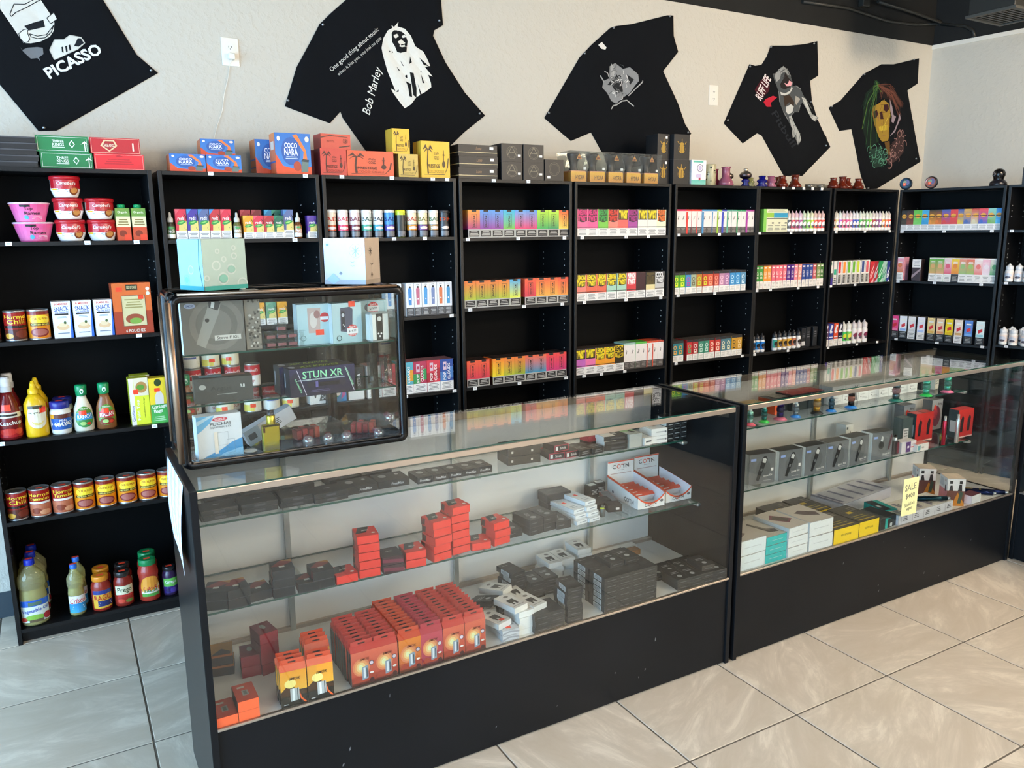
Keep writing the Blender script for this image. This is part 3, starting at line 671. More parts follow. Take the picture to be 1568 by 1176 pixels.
def rbar(p, q, r, mat, name, n=12):
    mb = MB(); mb.tube([p, q], r, n=n); return mb.obj(name, mat, tc_)
for x in (.012, TW-.012):
    for z in (.012, TH-.012): rbar((x, .02, z), (x, TD-.02, z), .0115, CASEBLK, 'side_bar')
rbar((-.001, .008, .02), (-.001, .008, TH-.02), .0095, ROSE, 'corner_column'); rbar((-.001, TD-.008, .02), (-.001, TD-.008, TH-.02), .006, ROSE, 'corner_column')
rbar((.02, .002, TH-.001), (TW-.02, .002, TH-.001), .0045, ROSE, 'trim_strip')
rbar((.02, .02, TH-.006), (TW-.02, .02, TH-.006), .008, CASEBLK, 'trim_strip')
mb = MB(); mb.box(.02, .008, .02, TW-.02, .011, TH-.02); mb.obj('front_glass', PANE, tc_)
mb = MB(); mb.box(.006, .022, .02, .009, TD-.022, TH-.02); mb.obj('side_glass', PANE, tc_)
mb = MB(); mb.box(TW-.009, .022, .02, TW-.006, TD-.022, TH-.02); mb.obj('side_glass', PANE, tc_)
mb = MB(); mb.box(.015, .022, .004, TW-.015, TD-.012, .010); mb.obj('base_pane', SMOKE, tc_)
mb = MB(); mb.box(.015, .015, TH-.008, TW-.015, TD-.015, TH-.004); mb.obj('top_pane', SMOKE, tc_)
mb = MB(); mb.box(.02, TD-.014, .02, TW-.02, TD-.011, TH-.02); mb.obj('rear_glass', PANE, tc_)
for z in (.1535, .288):
    mb = MB(); mb.box(.016, .05, z, TW-.016, TD-.02, z+.0045)
    for i in (0, 1, 2, 3): mb.m[i] = 1
    mb.obj('glass_shelf', [PANE, EDGE], tc_)

# ================================================================== GROCERIES (first bookcase)
B1 = 'first bookcase'
def nth(i): return ORD[i]
STK = 'ff4a2a'       # red price sticker
def wrapR(prof):
    def r(z):
        for (r0, z0), (r1, z1) in zip(prof, prof[1:]):
            if z0 <= z <= z1: return r0+(r1-r0)*(z-z0)/((z1-z0) or 1)
        return prof[-1][0]
    return r
# noodle bowls
pr = [(.045, 0), (.047, .003), (.064, .064), (.066, .068)]
mb = MB(); mb.lathe(pr[:3]+[(.064, .066)], 'f06aa6', n=28)
mb.draw(Wrap(wrapR(pr), .004, .058, .15), [('r', 0, 0, 1, 1, 'ef5fa2', 'f27fb4'), ('r', .02, .1, .16, .45, 'f3f3f3'), ('t', '||||', .09, .26, .10, .2, '333'), ('p', [(.0, .6), (.16, .9), (.24, 1), (.12, 1)], 'e8a13c'), ('t', 'Top', .66, .74, .17, .26, '222'), ('t', 'Ramen', .74, .48, .34, .2, '222'), ('r', .5, .86, .7, 1, '222'), ('e', .6, .22, .05, .14, '58b7e0'), ('l', 3, .72, .1, .98, .34, 'f9cfe0')], l0=.0004)
ramen = Proto('noodle_bowl', 'noodle bowl'); ramen.add('bowl', mb, CARD)
mb = MB(); mb.lathe([(.064, .064), (.0675, .0655), (.0675, .069), (.063, .0705), (0, .0706)], ['f6c9dc', 'f6c9dc', 'f2f2f2', 'f2f2f2'], n=28, cap=False); ramen.add('lid', mb, CARD)
ramen.put('pink instant noodle bowl at the bottom of the pink stack', (-1.62, .07, 1.543), -.4, 'pink noodle bowls'); ramen.put('pink instant noodle bowl stacked on top of the other pink bowl', (-1.626, .07, 1.6135), -.5, 'pink noodle bowls')
# soup bowls
pr = [(.036, 0), (.040, .004), (.049, .03), (.048, .064), (.0475, .066)]
mb = MB(); mb.lathe(pr, ['fff', 'fff', 'fff', 'c5202c'], n=28)
mb.draw(Wrap(wrapR(pr), .006, .058, .13), [('r', 0, 0, 1, 1, 'f4f1ec'), ('r', 0, .46, 1, 1, 'c11c28'), ('r', .3, .42, .75, .52, 'c11c28'), ('e', .72, .32, .14, .26, '8a4a2a'), ('e', .72, .33, .1, .17, 'd79a55'), ('t', "Campbell's", .52, .76, .5, .26, 'fbeee8', 0, .3), ('l', 2, .25, .22, .55, .42, '9fb4c4'), ('r', .1, .34, .26, .44, 'f2c42e')], l0=.0004)
soup = Proto('soup_bowl', 'soup bowl'); soup.add('bowl', mb, GLOSSY)
mb = MB(); mb.lathe([(.0475, .064), (.052, .0655), (.052, .073), (.050, .078), (.046, .0785), (.044, .0765), (0, .0765)], ['c11c28'], n=28, cap=False); soup.add('lid', mb, PLAST)
for x, z, lb in ((-1.5, 1.543, 'at the bottom of the taller stack'), (-1.5, 1.623, 'in the middle of the taller stack'), (-1.503, 1.7025, 'on top of the taller stack'), (-1.394, 1.543, 'at the bottom of the two-high stack'), (-1.396, 1.623, 'on top of the two-high stack')):
    soup.put('red and white microwave soup bowl '+lb, (x, .06, z), rnd.uniform(-.1, .1), 'soup bowls')
# broth cartons with green caps
p = carton('soup_carton', 'carton', .05, .05, .122, 'c8d6a6', ch=.002, front=[('r', 0, 0, 1, .42, 'd9502c'), ('r', 0, .42, 1, .74, 'f0e6b8'), ('r', 0, .74, 1, 1, '6f9c3f'), ('t', 'Organic', .5, .87, .7, .09, 'f6f3da'), ('l', 3, .12, .46, .88, .68, '8d7b3f'), ('e', .42, .22, .26, .1, '8a2e14'), ('r', .5, .0, .98, .18, STK)], left=[('r', 0, 0, 1, .42, 'b84324'), ('r', 0, .42, 1, 1, '8aa95a')])
p2 = Proto('soup_carton', 'carton'); p2.parts.append(('carton_body', p.parts[0][1], None, None))
mb = MB(); mb.lathe([(.014, 0), (.014, .012), (.012, .014), (0, .014)], '1ea566', n=18, c=(0, .025)); 
mb.v = [(x, y, z+.1225) for x, y, z in mb.v]; p2.add('cap', mb, PLAST)
p2.put('orange and green soup carton with green cap, nearer the bowls', (-1.32, .03, 1.543), .06, 'soup cartons'); p2.put('orange and green soup carton with green cap, nearer the side panel', (-1.264, .03, 1.543), .0, 'soup cartons')

# food cans
def can(kind, r, h, ops, body='c33', rings=True):
    p = Proto(kind, 'can')
    mb = MB(); mb.lathe([(r-.0015, 0), (r, .002), (r, .005), (r-.0016, .006), (r-.0016, h-.006), (r, h-.005), (r, h-.001), (r-.001, h), (r-.003, h), (r-.003, h-.003), (r-.009, h-.003), (r-.010, h-.0024), (0, h-.0024)], 'c9c9c8', n=26, cap=False); p.add('tin', mb, MET)
    mb = MB(); mb.lathe([(r-.001, .006), (r-.0008, h-.006)], body, n=26); mb.draw(Wrap(r-.0008, .006, h-.012, 2*PI*r), ops, l0=.00035); p.add('paper_label', mb, GLOSSY)
    return p
# ops run around the whole can; the visible front is .3-.7
chili = can('food_can', .036, .112, [('r', 0, 0, 1, 1, 'a3201c'), ('r', .2, 0, .8, .38, '5e2a1c', '49211a'), ('e', .38, .14, .07, .1, 'd9a33a'), ('e', .58, .2, .1, .14, '7a3424'), ('r', .3, .42, .7, .52, '2c1a14'), ('t', 'Hormel', .5, .84, .34, .14, 'f7d23c'), ('t', 'Chili', .5, .66, .26, .16, 'f7d23c')], 'a3201c')
tamale = can('food_can', .036, .112, [('r', 0, 0, 1, 1, 'a3201c'), ('r', .2, 0, .8, .46, 'c9795a', 'b5603f'), ('e', .44, .2, .08, .12, '8a3a22'), ('e', .58, .14, .09, .1, 'e0a078'), ('r', .32, .48, .68, .56, 'f2efe8'), ('t', 'Hormel', .5, .84, .34, .13, 'f7d23c'), ('t', 'Tamales', .5, .68, .32, .12, 'f7d23c')], 'a3201c')
beans = can('food_can', .036, .112, [('r', 0, 0, 1, 1, 'f0a01e', 'e98a1a'), ('r', 0, .88, 1, 1, '8c2b22'), ('e', .5, .68, .16, .18, 'ffe23a'), ('t', 'OLD EL PASO', .5, .73, .24, .08, 'b3201c'), ('r', .34, .46, .66, .56, '3c1c12'), ('t', 'REFRIED BEANS', .5, .51, .28, .06, 'f8e26a'), ('e', .48, .22, .14, .17, '8d2f28'), ('e', .48, .23, .11, .12, 'b0655a')], 'f0a01e')
mb = MB(); mb.lathe([(0, .1103), (.008, .1103)], 'ff4a2a', n=4, cap=False)
def sticker(z, c=(0, 0), w=.012):
    mb = MB(); mb.box(c[0]-w, c[1]-.007, z, c[0]+w, c[1]+.007, z+.0003, STK); return mb
for P in (tamale, beans): P.add('price_sticker', sticker(.1099, (.002, -.006)), PRN)
chili.put('red chili can at the left end of the second shelf', (-1.80, .05, 1.182), .15, 'cans on the second shelf'); chili.put('red chili can standing next to the yellow bean can, second shelf', (-1.716, .045, 1.182), .1, 'cans on the second shelf')
beans.put('yellow refried bean can beside the white snack boxes', (-1.641, .045, 1.182), .2, 'cans on the second shelf')
xs = [-1.785+.0762*i for i in range(8)]
for i, x in enumerate(xs):
    P = chili if i == 0 else tamale if i in (1, 2) else beans
    nm = 'red chili can with brown meat picture' if i == 0 else 'red tamale can with orange picture' if i < 3 else 'yellow and orange refried bean can'
    P.put(f'{nm}, {nth(i)} from the left on the low can shelf', (x, .045, .498), rnd.uniform(-.05, .2), 'cans in a row on the low shelf')
# snack boxes
snack = carton('snack_box', 'box', .063, .048, .138, 'f3f3f1', left='', front=[('r', 0, 0, 1, 1, 'f4f4f2'), ('p', [(.86, 0), (1, 0), (1, 1), (.93, .62)], '2f6fd0'), ('t', 'BUMBLE BEE', .5, .93, .7, .055, 'd8423a'), ('t', 'SNACK', .5, .80, .78, .12, '2e62b8', 4), ('t', 'ON THE RUN!', .5, .70, .72, .05, '3d6fbf', 4), ('r', .12, .63, .84, .67, '2a2a2e'), ('l', 2, .25, .54, .75, .6, '9fb4d4'), ('e', .5, .3, .34, .08, 'e9c79a'), ('e', .5, .36, .24, .06, 'f0dcb6'), ('e', .62, .42, .07, .04, '4e6a3a'), ('l', 1, .2, .1, .8, .16, '8899aa')], top=[('r', 0, 0, 1, 1, 'efe9e6')])
p = Proto('snack_box', 'box'); 
for i, x in enumerate((-1.562, -1.492, -1.421)): snack.put(f'white and blue tuna snack box, {("left", "middle", "right")[i]} one of three together', (x, .022, 1.182), .03, 'white snack boxes')
snack.put('white and blue snack box alone on second bookcase, behind the display case', (-1.150, .03, 1.182), .35, None)
rice = carton('pouch_box', 'box', .138, .07, .2, 'd4632f', front=[('r', 0, 0, 1, .45, 'b0442c'), ('r', 0, .45, 1, 1, 'e27034'), ('p', [(.22, .16), (.84, .16), (.84, .76), (.22, .76)], 'd9d2a4'), ('e', .53, .3, .24, .1, 'a1523a'), ('e', .55, .26, .16, .06, '7fae4c'), ('l', 4, .3, .5, .76, .7, 'a39c62'), ('r', .36, .86, .66, .97, '2c3420'), ('t', 'SEEDS OF CHANGE', .51, .915, .26, .05, 'e9dfae'), ('r', .1, .84, .26, .92, STK), ('r', .66, .68, .8, .76, STK), ('e', .92, .88, .05, .035, 'f3efe4'), ('e', .92, .79, .05, .035, 'e6efdc'), ('t', '6 POUCHES', .52, .07, .5, .06, 'f6eee0'), ('o', .22, .16, .84, .76, .0015, '6e3620')], left=[('r', 0, 0, 1, 1, 'a34429')])
rice.put('large orange rice pouch carton beside the white snack boxes', (-1.317, .02, 1.180), .05, None)

# squeeze bottles, jars and dressings
def lathed(kind, cat, parts):
    p = Proto(kind, cat)
    for nm, prof, cols, mat, kw in parts:
        mb = MB(); ops = kw.pop('ops', None); mb.lathe(prof, cols, **{k: v for k, v in kw.items() if k in ('n', 'sx', 'sy', 'c', 'cap', 'smooth')})
        if ops: mb.draw(Wrap(wrapR(prof), ops[0], ops[1], ops[2]), ops[3], l0=.0005)
        p.add(nm, mb, mat)
    return p
ketchup = lathed('ketchup_bottle', 'bottle', [('bottle', [(.034, 0), (.040, .006), (.041, .06), (.040, .1), (.033, .135), (.020, .165), (.018, .18)], '7d1f22', GLOSSY, dict(n=26, ops=(.012, .095, .13, [('r', .12, 0, .9, 1, 'b5252b'), ('r', .12, .78, .9, .98, 'efe7d8'), ('t', 'Ketchup', .5, .55, .62, .2, 'f4ece4', 3), ('e', .42, .22, .22, .14, 'd33a30'), ('e', .7, .22, .12, .12, 'd8473a'), ('r', .2, .84, .7, .92, '39342c'), ('r', .3, 1.06, .55, 1.3, STK)]))),
    ('cap', [(.021, .180), (.021, .200), (.019, .202), (.019, .22), (.0195, .224), (.017, .236), (0, .236)], ['ddd', 'ddd', 'f6f6f6', 'f6f6f6', 'f6f6f6', 'f6f6f6'], PLAST, dict(n=22, cap=False))])
ketchup.put('front ketchup bottle with white cap at the left end', (-1.775, .05, .812), .15, 'ketchup bottles'); ketchup.put('rear ketchup bottle standing behind the front one', (-1.772, .145, .812), .1, 'ketchup bottles')
mustard = lathed('mustard_bottle', 'bottle', [('bottle', [(.036, 0), (.039, .006), (.0385, .06), (.035, .075), (.0385, .1), (.037, .128), (.026, .15), (.017, .165)], 'f2c01f', GLOSSY, dict(n=26, sy=.8, ops=(.035, .09, .07, [('e', .5, .5, .5, .5, 'efe6c9'), ('t', 'MUSTARD', .5, .62, .8, .16, '3a3a34'), ('e', .5, .3, .26, .16, 'e6cf7a'), ('r', .1, .84, .8, .97, '4d4630'), ('r', .62, .66, .95, .9, STK)]))),
    ('cap', [(.019, .165), (.019, .180), (.012, .186), (.010, .2), (.006, .212), (.0, .213)], 'f5c622', PLAST, dict(n=20, cap=False))])
mustard.put('front yellow mustard squeeze bottle', (-1.686, .045, .812), .12, 'mustard bottles'); mustard.put('rear yellow mustard bottle half hidden behind the front one', (-1.68, .13, .812), .1, 'mustard bottles')
mayo = lathed('mayonnaise_jar', 'jar', [('jar', [(.030, 0), (.034, .005), (.036, .04), (.036, .085), (.031, .1)], 'f1efe6', GLOSSY, dict(n=24, ops=(.02, .06, .09, [('r', 0, 0, 1, 1, '2c5fb0'), ('r', 0, .72, 1, 1, '6b3b2e'), ('r', 0, .74, .2, 1, 'f0a52e'), ('t', 'REAL', .55, .6, .3, .12, 'f2f2f2'), ('t', 'MAYO', .55, .36, .66, .26, 'fafafa', 5)]))),
    ('lid', [(.033, .1), (.034, .102), (.034, .124), (.031, .127), (0, .127)], '2a2f8f', PLAST, dict(n=24, cap=False))])
mayo.add('price_sticker', sticker(.1275), PRN)
mayo.put('mayonnaise jar with blue label and dark blue lid, in front', (-1.606, .045, .812), .1, 'mayonnaise jars'); mayo.put('mayonnaise jar with blue lid, directly behind the front jar', (-1.595, .125, .812), 0, 'mayonnaise jars')
def dressing(name, body, band, word, extra):
    return lathed('dressing_bottle', 'bottle', [('bottle', [(.031, 0), (.035, .005), (.036, .04), (.031, .09), (.018, .125), (.015, .14)], body, GLOSSY, dict(n=26, sy=.72, ops=(.018, .082, .062, [('e', .5, .5, .56, .5, '5f9a3a'), ('r', .0, .38, 1, .68, band), ('t', word, .5, .53, .82, .18, 'fbfbf6', 4), ('e', .5, .2, .42, .17, extra), ('e', .4, .2, .16, .09, 'a9d07a'), ('e', .7, .18, .12, .07, 'd8452f'), ('r', .2, .6, .62, .82, STK), ('t', 'Wish-Bone', .5, .9, .5, .08, 'e8f4dc')]))),
        ('cap', [(.017, .140), (.019, .142), (.021, .178), (.018, .182), (0, .183)], '17915a', PLAST, dict(n=20, cap=False, ops=(.145, .03, .02, [('e', .5, .45, .34, .32, 'f0f6ee'), ('e', .5, .4, .16, .18, '17915a')])))])
ranch = dressing('r', 'eee8d2', '3d9ad8', 'RANCH', '3e8f4e'); ital = dressing('i', '8f5a35', 'c33342', 'ITALIAN', '8a3d2a')
ranch.put('ranch dressing bottle, cream body, blue band, green cap', (-1.528, .045, .812), .08, None); ital.put('italian dressing bottle with red band standing in the open', (-1.45, .045, .812), .08, 'italian dressing bottles'); ital.put('italian dressing bottle behind the display case glass', (-1.148, .05, .812), .1, 'italian dressing bottles')
fold = carton('bag_box', 'box', .07, .06, .19, 'd6e03a', left=[('r', 0, 0, 1, 1, 'cfd62e')], front=[('r', 0, 0, 1, 1, 'e4ee3e'), ('r', 0, 0, .24, 1, 'f4f4ee'), ('t', 'GoodSense', .12, .25, .34, .15, '2b3f9c', 90), ('t', 'Fold Top', .42, .32, .44, .2, 'f7fbe6', 90), ('t', 'sandwich bags', .72, .36, .44, .1, '5c7a1c', 90), ('r', .26, .62, 1, 1, 'e9dfc6'), ('e', .64, .8, .3, .12, 'b98a4e'), ('e', .6, .8, .2, .06, '5f9a3a'), ('r', .2, .66, .46, .76, STK)])
fold.put('yellow-green fold top sandwich bag box on the sauce shelf', (-1.325, .03, .812), .02, None)
fold.put('second fold top bag box standing right behind the first', (-1.312, .093, .812), .02, None)
gar = carton('bag_box', 'box', .066, .06, .185, 'f0d030', front=[('r', 0, 0, 1, 1, 'f6d836'), ('r', 0, 0, 1, .42, '3ea24e', '57c05c'), ('t', 'Garbage', .5, .36, .84, .1, 'f8fbf2', 5), ('t', 'Bags', .42, .26, .5, .1, 'f8fbf2', 5), ('l', 3, .1, .04, .8, .16, 'bfe6c0'), ('p', [(.3, .42), (.76, .42), (.78, .6), (.62, .72), (.46, .72), (.28, .6)], 'dcd8d2'), ('e', .5, .9, .2, .08, '2e4420'), ('r', .28, .7, .6, .78, STK)], left=[('r', 0, 0, 1, 1, 'c8a51e')])
gar.put('yellow and green garbage bag box beside the display case', (-1.255, .02, .812), .04, None)

# bottom shelf
ZB = .063
def oilbottle(h, w, d, label, cap, kind):
    p = Proto(kind, 'bottle'); mb = MB()
    k = h/.26; pr = [(.9, 0), (1, .008), (1, .06*k), (.98, .1*k), (1, .112*k), (.93, .128*k), (.9, .14*k), (1, .155*k), (.96, .19*k), (.55, .215*k), (.3, .228*k), (.28, .236*k)]
    pr = [(a*w, b) for a, b in pr]; mb.lathe(pr, 'e8e4b4', n=22, sy=d/w); p.add('bottle', mb, TINT)
    mb = MB(); pl = [(a*.97, b+.001) for a, b in pr[:9]]; mb.lathe([(a, b) for a, b in pl if b < .15*k], 'd4cb66', n=22, sy=d/w); p.add('oil', mb, OILM)
    mb = MB(); S = Wrap(w*1.003, .016*k, .086*k, w*2.4); S2 = S.__call__
    mb.draw(S, label, l0=.0008); mb.v = [(x, y*d/w-.0004, z) for x, y, z in mb.v]; p.add('paper_label', mb, GLOSSY)
    mb = MB(); mb.lathe([(.3*w+.004, .234*k), (.3*w+.004, .252*k), (.3*w+.002, .256*k), (0, .256*k)], cap, n=18, cap=False); p.add('cap', mb, PLAST); p.add('price_sticker', sticker(.2565*k), PRN)
    return p
OILM = pane_mat('cooking_oil', 'd4cb66', attr=True, rough=.05, body=.6)
veg = oilbottle(.27, .049, .036, [('r', 0, 0, 1, 1, 'e6efe6'), ('r', 0, .72, 1, 1, '2b62c4'), ('r', .3, .76, .7, .92, '5d7a66'), ('t', 'Vegetable Oil', .48, .52, .84, .2, '2c4fb5', 5, .1), ('e', .45, .2, .3, .14, '8fc04c'), ('e', .12, .14, .12, .1, 'c4453a'), ('e', .84, .2, .14, .16, 'b23036'), ('r', .3, 0, .7, .12, '6a5a42')], '2234b8', 'oil_bottle')
veg.put('large vegetable oil bottle with blue cap, front of three', (-1.772, .045, ZB), .12, 'vegetable oil bottles'); veg.put('large vegetable oil bottle, middle of the three behind each other', (-1.770, .125, ZB), .1, 'vegetable oil bottles'); veg.put('large vegetable oil bottle, rearmost of the three', (-1.768, .205, ZB), .1, 'vegetable oil bottles')
cri = oilbottle(.215, .030, .026, [('r', 0, 0, 1, .55, '2c8fd0', '4ab0e6'), ('r', 0, .55, 1, 1, 'f0ece6'), ('t', 'Crisco', .5, .72, .8, .3, 'd8384a', 4, .25), ('l', 2, .2, .2, .8, .42, 'cfeaf8')], '2c6fd4', 'oil_bottle')
cri.put('small cooking oil bottle with light blue label, in front', (-1.625, .045, ZB), .1, 'small oil bottles'); cri.put('small cooking oil bottle behind the front small one', (-1.615, .12, ZB), .1, 'small oil bottles')
def jar(r, h, body, ops, lid, waist=0, kind='sauce_jar'):
    p = Proto(kind, 'jar'); w = waist
    pr = [(r*.9, 0), (r, .005), (r, h*.30), (r*(1-w), h*.48 if w else h*.5), (r, h*.66), (r*.96, h*.74), (r*.78, h*.83), (r*.76, h*.87)]
    mb = MB(); mb.lathe(pr, body, n=24); mb.draw(Wrap(wrapR(pr), h*.1, h*.52, 2*r*1.05), ops, l0=.0006); p.add('jar', mb, GLOSSY)
    mb = MB(); mb.lathe([(r*.82, h*.86), (r*.84, h*.865), (r*.84, h*.985), (r*.8, h), (r*.6, h*.992), (0, h*.992)], lid, n=24, cap=False); p.add('lid', mb, GLOSSY); p.add('price_sticker', sticker(h*.9925), PRN)
    return p
ragu = jar(.037, .145, '9a2f22', [('r', 0, 0, 1, 1, 'e8b33c'), ('r', 0, .78, 1, 1, '2d3f8c'), ('r', .25, .1, 1, .42, '27356e'), ('t', 'RAGU', .48, .6, .8, .3, 'c8342c', 4), ('l', 2, .3, .14, .9, .36, 'd8d2c4')], 'e8912a')
prego = jar(.036, .145, '8c2a20', [('r', 0, .5, 1, 1, 'e9e6c4'), ('r', 0, 0, 1, .5, 'a93428'), ('t', 'Prego', .5, .74, .74, .36, '2f4a2c'), ('r', .12, .38, .88, .52, 'c8322e'), ('e', .3, .16, .18, .12, 'd94a34'), ('e', .7, .14, .2, .1, '6f8a3c')], '2a2624')
pace = jar(.040, .178, 'b03a2c', [('e', .5, .56, .5, .44, 'f0a03a'), ('r', .05, .2, .95, .56, 'efe9dc'), ('t', 'Pace', .5, .52, .66, .26, 'c8303c', 4, .2), ('t', 'SALSA', .5, .32, .6, .12, '2f8a52'), ('r', .1, .06, .9, .2, '5aa84c')], '1f8a50', waist=.12)
jam = jar(.030, .125, '38274a', [('r', 0, .45, 1, 1, '6fc25a'), ('r', 0, 0, 1, .45, '3a2c7a'), ('t', 'Grape', .5, .74, .74, .26, 'f2f2f0'), ('e', .3, .2, .16, .14, '2a1f5c'), ('e', .6, .2, .18, .16, '4c3a9a')], '222428')
for P, x, nm in ((ragu, -1.536, 'pasta sauce jar with orange lid'), (prego, -1.455, 'pasta sauce jar with dark lid and cream label'), (pace, -1.358, 'waisted salsa jar with green lid')):
    P.put(nm+', in front', (x, .045, ZB), .08, nm+'s'); P.put(nm+', behind the front one', (x+.006, .13, ZB), .08, nm+'s')
jam.put('dark grape jelly jar with green label by the counter', (-1.277, .05, ZB), .05, None)

# ================================================================== TOP OF THE BOOKCASES
ZT = BH+.0005
blkfl = carton('flat_box', 'box', .26, .2, .021, '1b1b1e', front=[('r', 0, .8, 1, 1, '4b4b50')], ch=.001)
for k in range(5): blkfl.put(f'flat black box, {nth(k)} from the bottom of the stack at the far left', (-1.712+.004*(k % 2), .02, ZT+k*.0215), .01*(k % 3-1), 'flat black boxes at the far left')
king = lambda c, d: [('r', 0, 0, 1, 1, c), ('o', .03, .08, .97, .92, .0012, 'e8f2ea'), ('t', 'THREE', .42, .66, .22, .16, 'eef6ee'), ('t', 'KINGS', .42, .46, .22, .18, 'eef6ee'), ('l', 1, .3, .24, .54, .34, 'd8e8da'), ('p', [(.62, .5), (.68, .76), (.74, .5), (.68, .26)], 'eef6ee'), ('p', [(.64, .5), (.68, .68), (.72, .5), (.68, .32)], c), ('r', .92, .1, .935, .6, 'f2f2ea'), ('p', [(.85, .5), (.93, .72), (1, .5), (.93, .6)], 'f2f2ea')]
grn = carton('charcoal_box', 'box', .17, .16, .058, '0f6a3c', front=king('128049', 'a'), ch=.0008)
grn.put('flat green charcoal box at the bottom of the green pair', (-1.488, .03, ZT), .03, 'green and red charcoal boxes'); grn.put('flat green charcoal box on top of the green pair', (-1.497, .03, ZT+.0585), .02, 'green and red charcoal boxes')
red1 = carton('charcoal_box', 'box', .17, .16, .058, 'b41a26', front=[('r', 0, 0, 1, 1, 'ee2a34'), ('o', .02, .05, .98, .95, .001, 'f7b9b0'), ('l', 3, .2, .3, .78, .72, 'c9202c'), ('p', [(.42, .86), (.5, .94), (.58, .86), (.5, .8)], 'c01c28')])
red2 = carton('charcoal_box', 'box', .17, .16, .058, 'b41a26', front=[('r', 0, 0, 1, 1, 'c4202c'), ('o', .02, .05, .98, .95, .001, 'f3c9b4'), ('p', [(.2, .5), (.28, .86), (.48, .86), (.54, .5), (.37, .12)], 'e9c9a0'), ('p', [(.24, .5), (.3, .78), (.46, .78), (.5, .5), (.37, .22)], 'b01c28'), ('t', 'THREE KINGS', .37, .52, .22, .2, 'f3e6cc'), ('r', .84, .2, .87, .7, 'f0e0d0')])
red1.put('flat bright red charcoal box at the bottom of the red pair', (-1.312, .03, ZT), -.02, 'green and red charcoal boxes'); red2.put('flat darker red charcoal box on top of the red pair', (-1.321, .03, ZT+.0585), -.01, 'green and red charcoal boxes')
cocoF = [('r', 0, 0, 1, 1, '2f74c4', '3f8ad2'), ('p', [(0, 0), (1, 0), (1, .2), (.6, .12), (.2, .2), (0, .5)], 'e8552e'), ('p', [(.5, .95), (.62, .98), (.86, .6), (.9, .3), (.74, .2), (.8, .55)], 'f0803a'), ('e', .44, .56, .27, .34, '2a5fae'), ('t', 'COCO', .44, .70, .36, .13, 'f8fafc'), ('t', 'NARA', .44, .54, .38, .17, 'f8fafc'), ('l', 2, .28, .36, .62, .44, 'cfe0f2'), ('e', .6, .2, .11, .12, 'b8472c'), ('p', [(.7, .06), (.9, .06), (.92, .3), (.74, .32)], '6b7f78'), ('p', [(.7, .32), (.76, .38), (.94, .36), (.92, .3)], '3a3f40'), ('e', .1, .86, .04, .06, 'f3f3f3'), ('e', .9, .86, .06, .07, 'e8dcd0')]
coco1 = carton('coconut_coal_box', 'box', .133, .12, .068, '2a5ea8', front=cocoF, left=[('r', 0, 0, 1, 1, 'e07a4a')])
coco1.put('flat blue and orange coconut coal box, left of the pair', (-1.068, .03, ZT), -.03, 'blue coconut coal boxes')
coco1.put('flat blue and orange coconut coal box, right one of the pair', (-.932, .02, ZT), -.02, 'blue coconut coal boxes')
coco1.put('flat blue coconut coal box set back on top of the pair', (-.936, .10, ZT), -.02, 'blue coconut coal boxes')
coco1.put('flat blue coconut coal box, topmost behind the pair', (-.938, .10, ZT+.0685), -.05, 'blue coconut coal boxes')
coco2 = carton('coconut_coal_box', 'box', .148, .09, .166, '2b6bbd', front=cocoF, left=[('r', 0, 0, 1, 1, 'ee8a52', 'e86a3a'), ('r', 0, .28, 1, .32, '3a66b0'), ('r', .2, .6, .8, .8, 'f6d9c4')])
coco2.put('tall blue coconut coal carton with big round logo, in front', (-.652, .02, ZT), 0, 'tall coconut coal cartons')
coco3 = carton('coconut_coal_box', 'box', .148, .1, .146, '2b6bbd', front=cocoF, left=[('r', 0, 0, 1, 1, 'e07f4a'), ('r', 0, .42, 1, .46, '3a66b0'), ('r', 0, .2, 1, .23, '3a66b0')])
coco3.put('tall blue coconut coal carton half hidden behind the front one', (-.712, .115, ZT), 0, 'tall coconut coal cartons')
def palm(c, ink, word=1, lay='sq'):
    o = [('r', 0, 0, 1, 1, c)]
    px = .2 if lay != 'sq' else .24
    for a in ((-.17, .1), (-.15, -.03), (.0, .0), (.15, -.02), (.16, .1), (.02, .14)):
        o.append(('p', [(px+.01, .76), (px+a[0]*.5, .76+a[1]+.06), (px+a[0]*1.1, .74+a[1]*.8-.06), (px+a[0]*.5, .755+a[1]*.5)], ink))
    o.append(('p', [(px-.035, .12), (px+.015, .12), (px-.01, .4), (px+.02, .78), (px-.02, .78), (px-.05, .4)], ink))
    o.append(('r', .08, .09, .8, .105, ink)); o.append(('p', [(.8, .09), (.93, .3), (.96, .55), (.93, .55), (.9, .3), (.8, .105)], ink))
    o += [('e', .78, .38, .055, .09, ink), ('r', .77, .45, .79, .76, ink), ('r', .745, .62, .815, .65, ink), ('e', .53, .6, .12, .08, c), ('t', 'Cubo', .53, .68, .16, .08, ink, 0, .3), ('t', 'GOLD', .53, .55, .16, .1, ink), ('t', 'PRESTIGE', .42, .33, .42, .1, ink), ('t', 'COCO COALS', .5, .18, .56, .09, {'e8603c': 'b9432a', 'd64a3c': 'a5352a', 'f0c030': 'b8922a', 'd9b75a': '9c8238'}.get(c, ink))]
    return o
INKD = '4a2018'
rc = carton('coal_box', 'box', .115, .09, .112, 'c33a2c', front=palm('d64a3c', INKD), left=[('r', 0, 0, 1, 1, '7d2a2c')])
rc.put('square red coal box with palm tree, left of the row', (-.4775, .03, ZT), 0, 'palm tree coal boxes')
rc2 = carton('coal_box', 'box', .115, .10, .112, '7d2f34'); rc2.put('dark red coal box standing behind the square red one', (-.535, .125, ZT), 0, 'palm tree coal boxes')
rl = carton('coal_box', 'box', .214, .09, .108, 'cf4a2c', front=palm('e8603c', INKD, lay='w'))
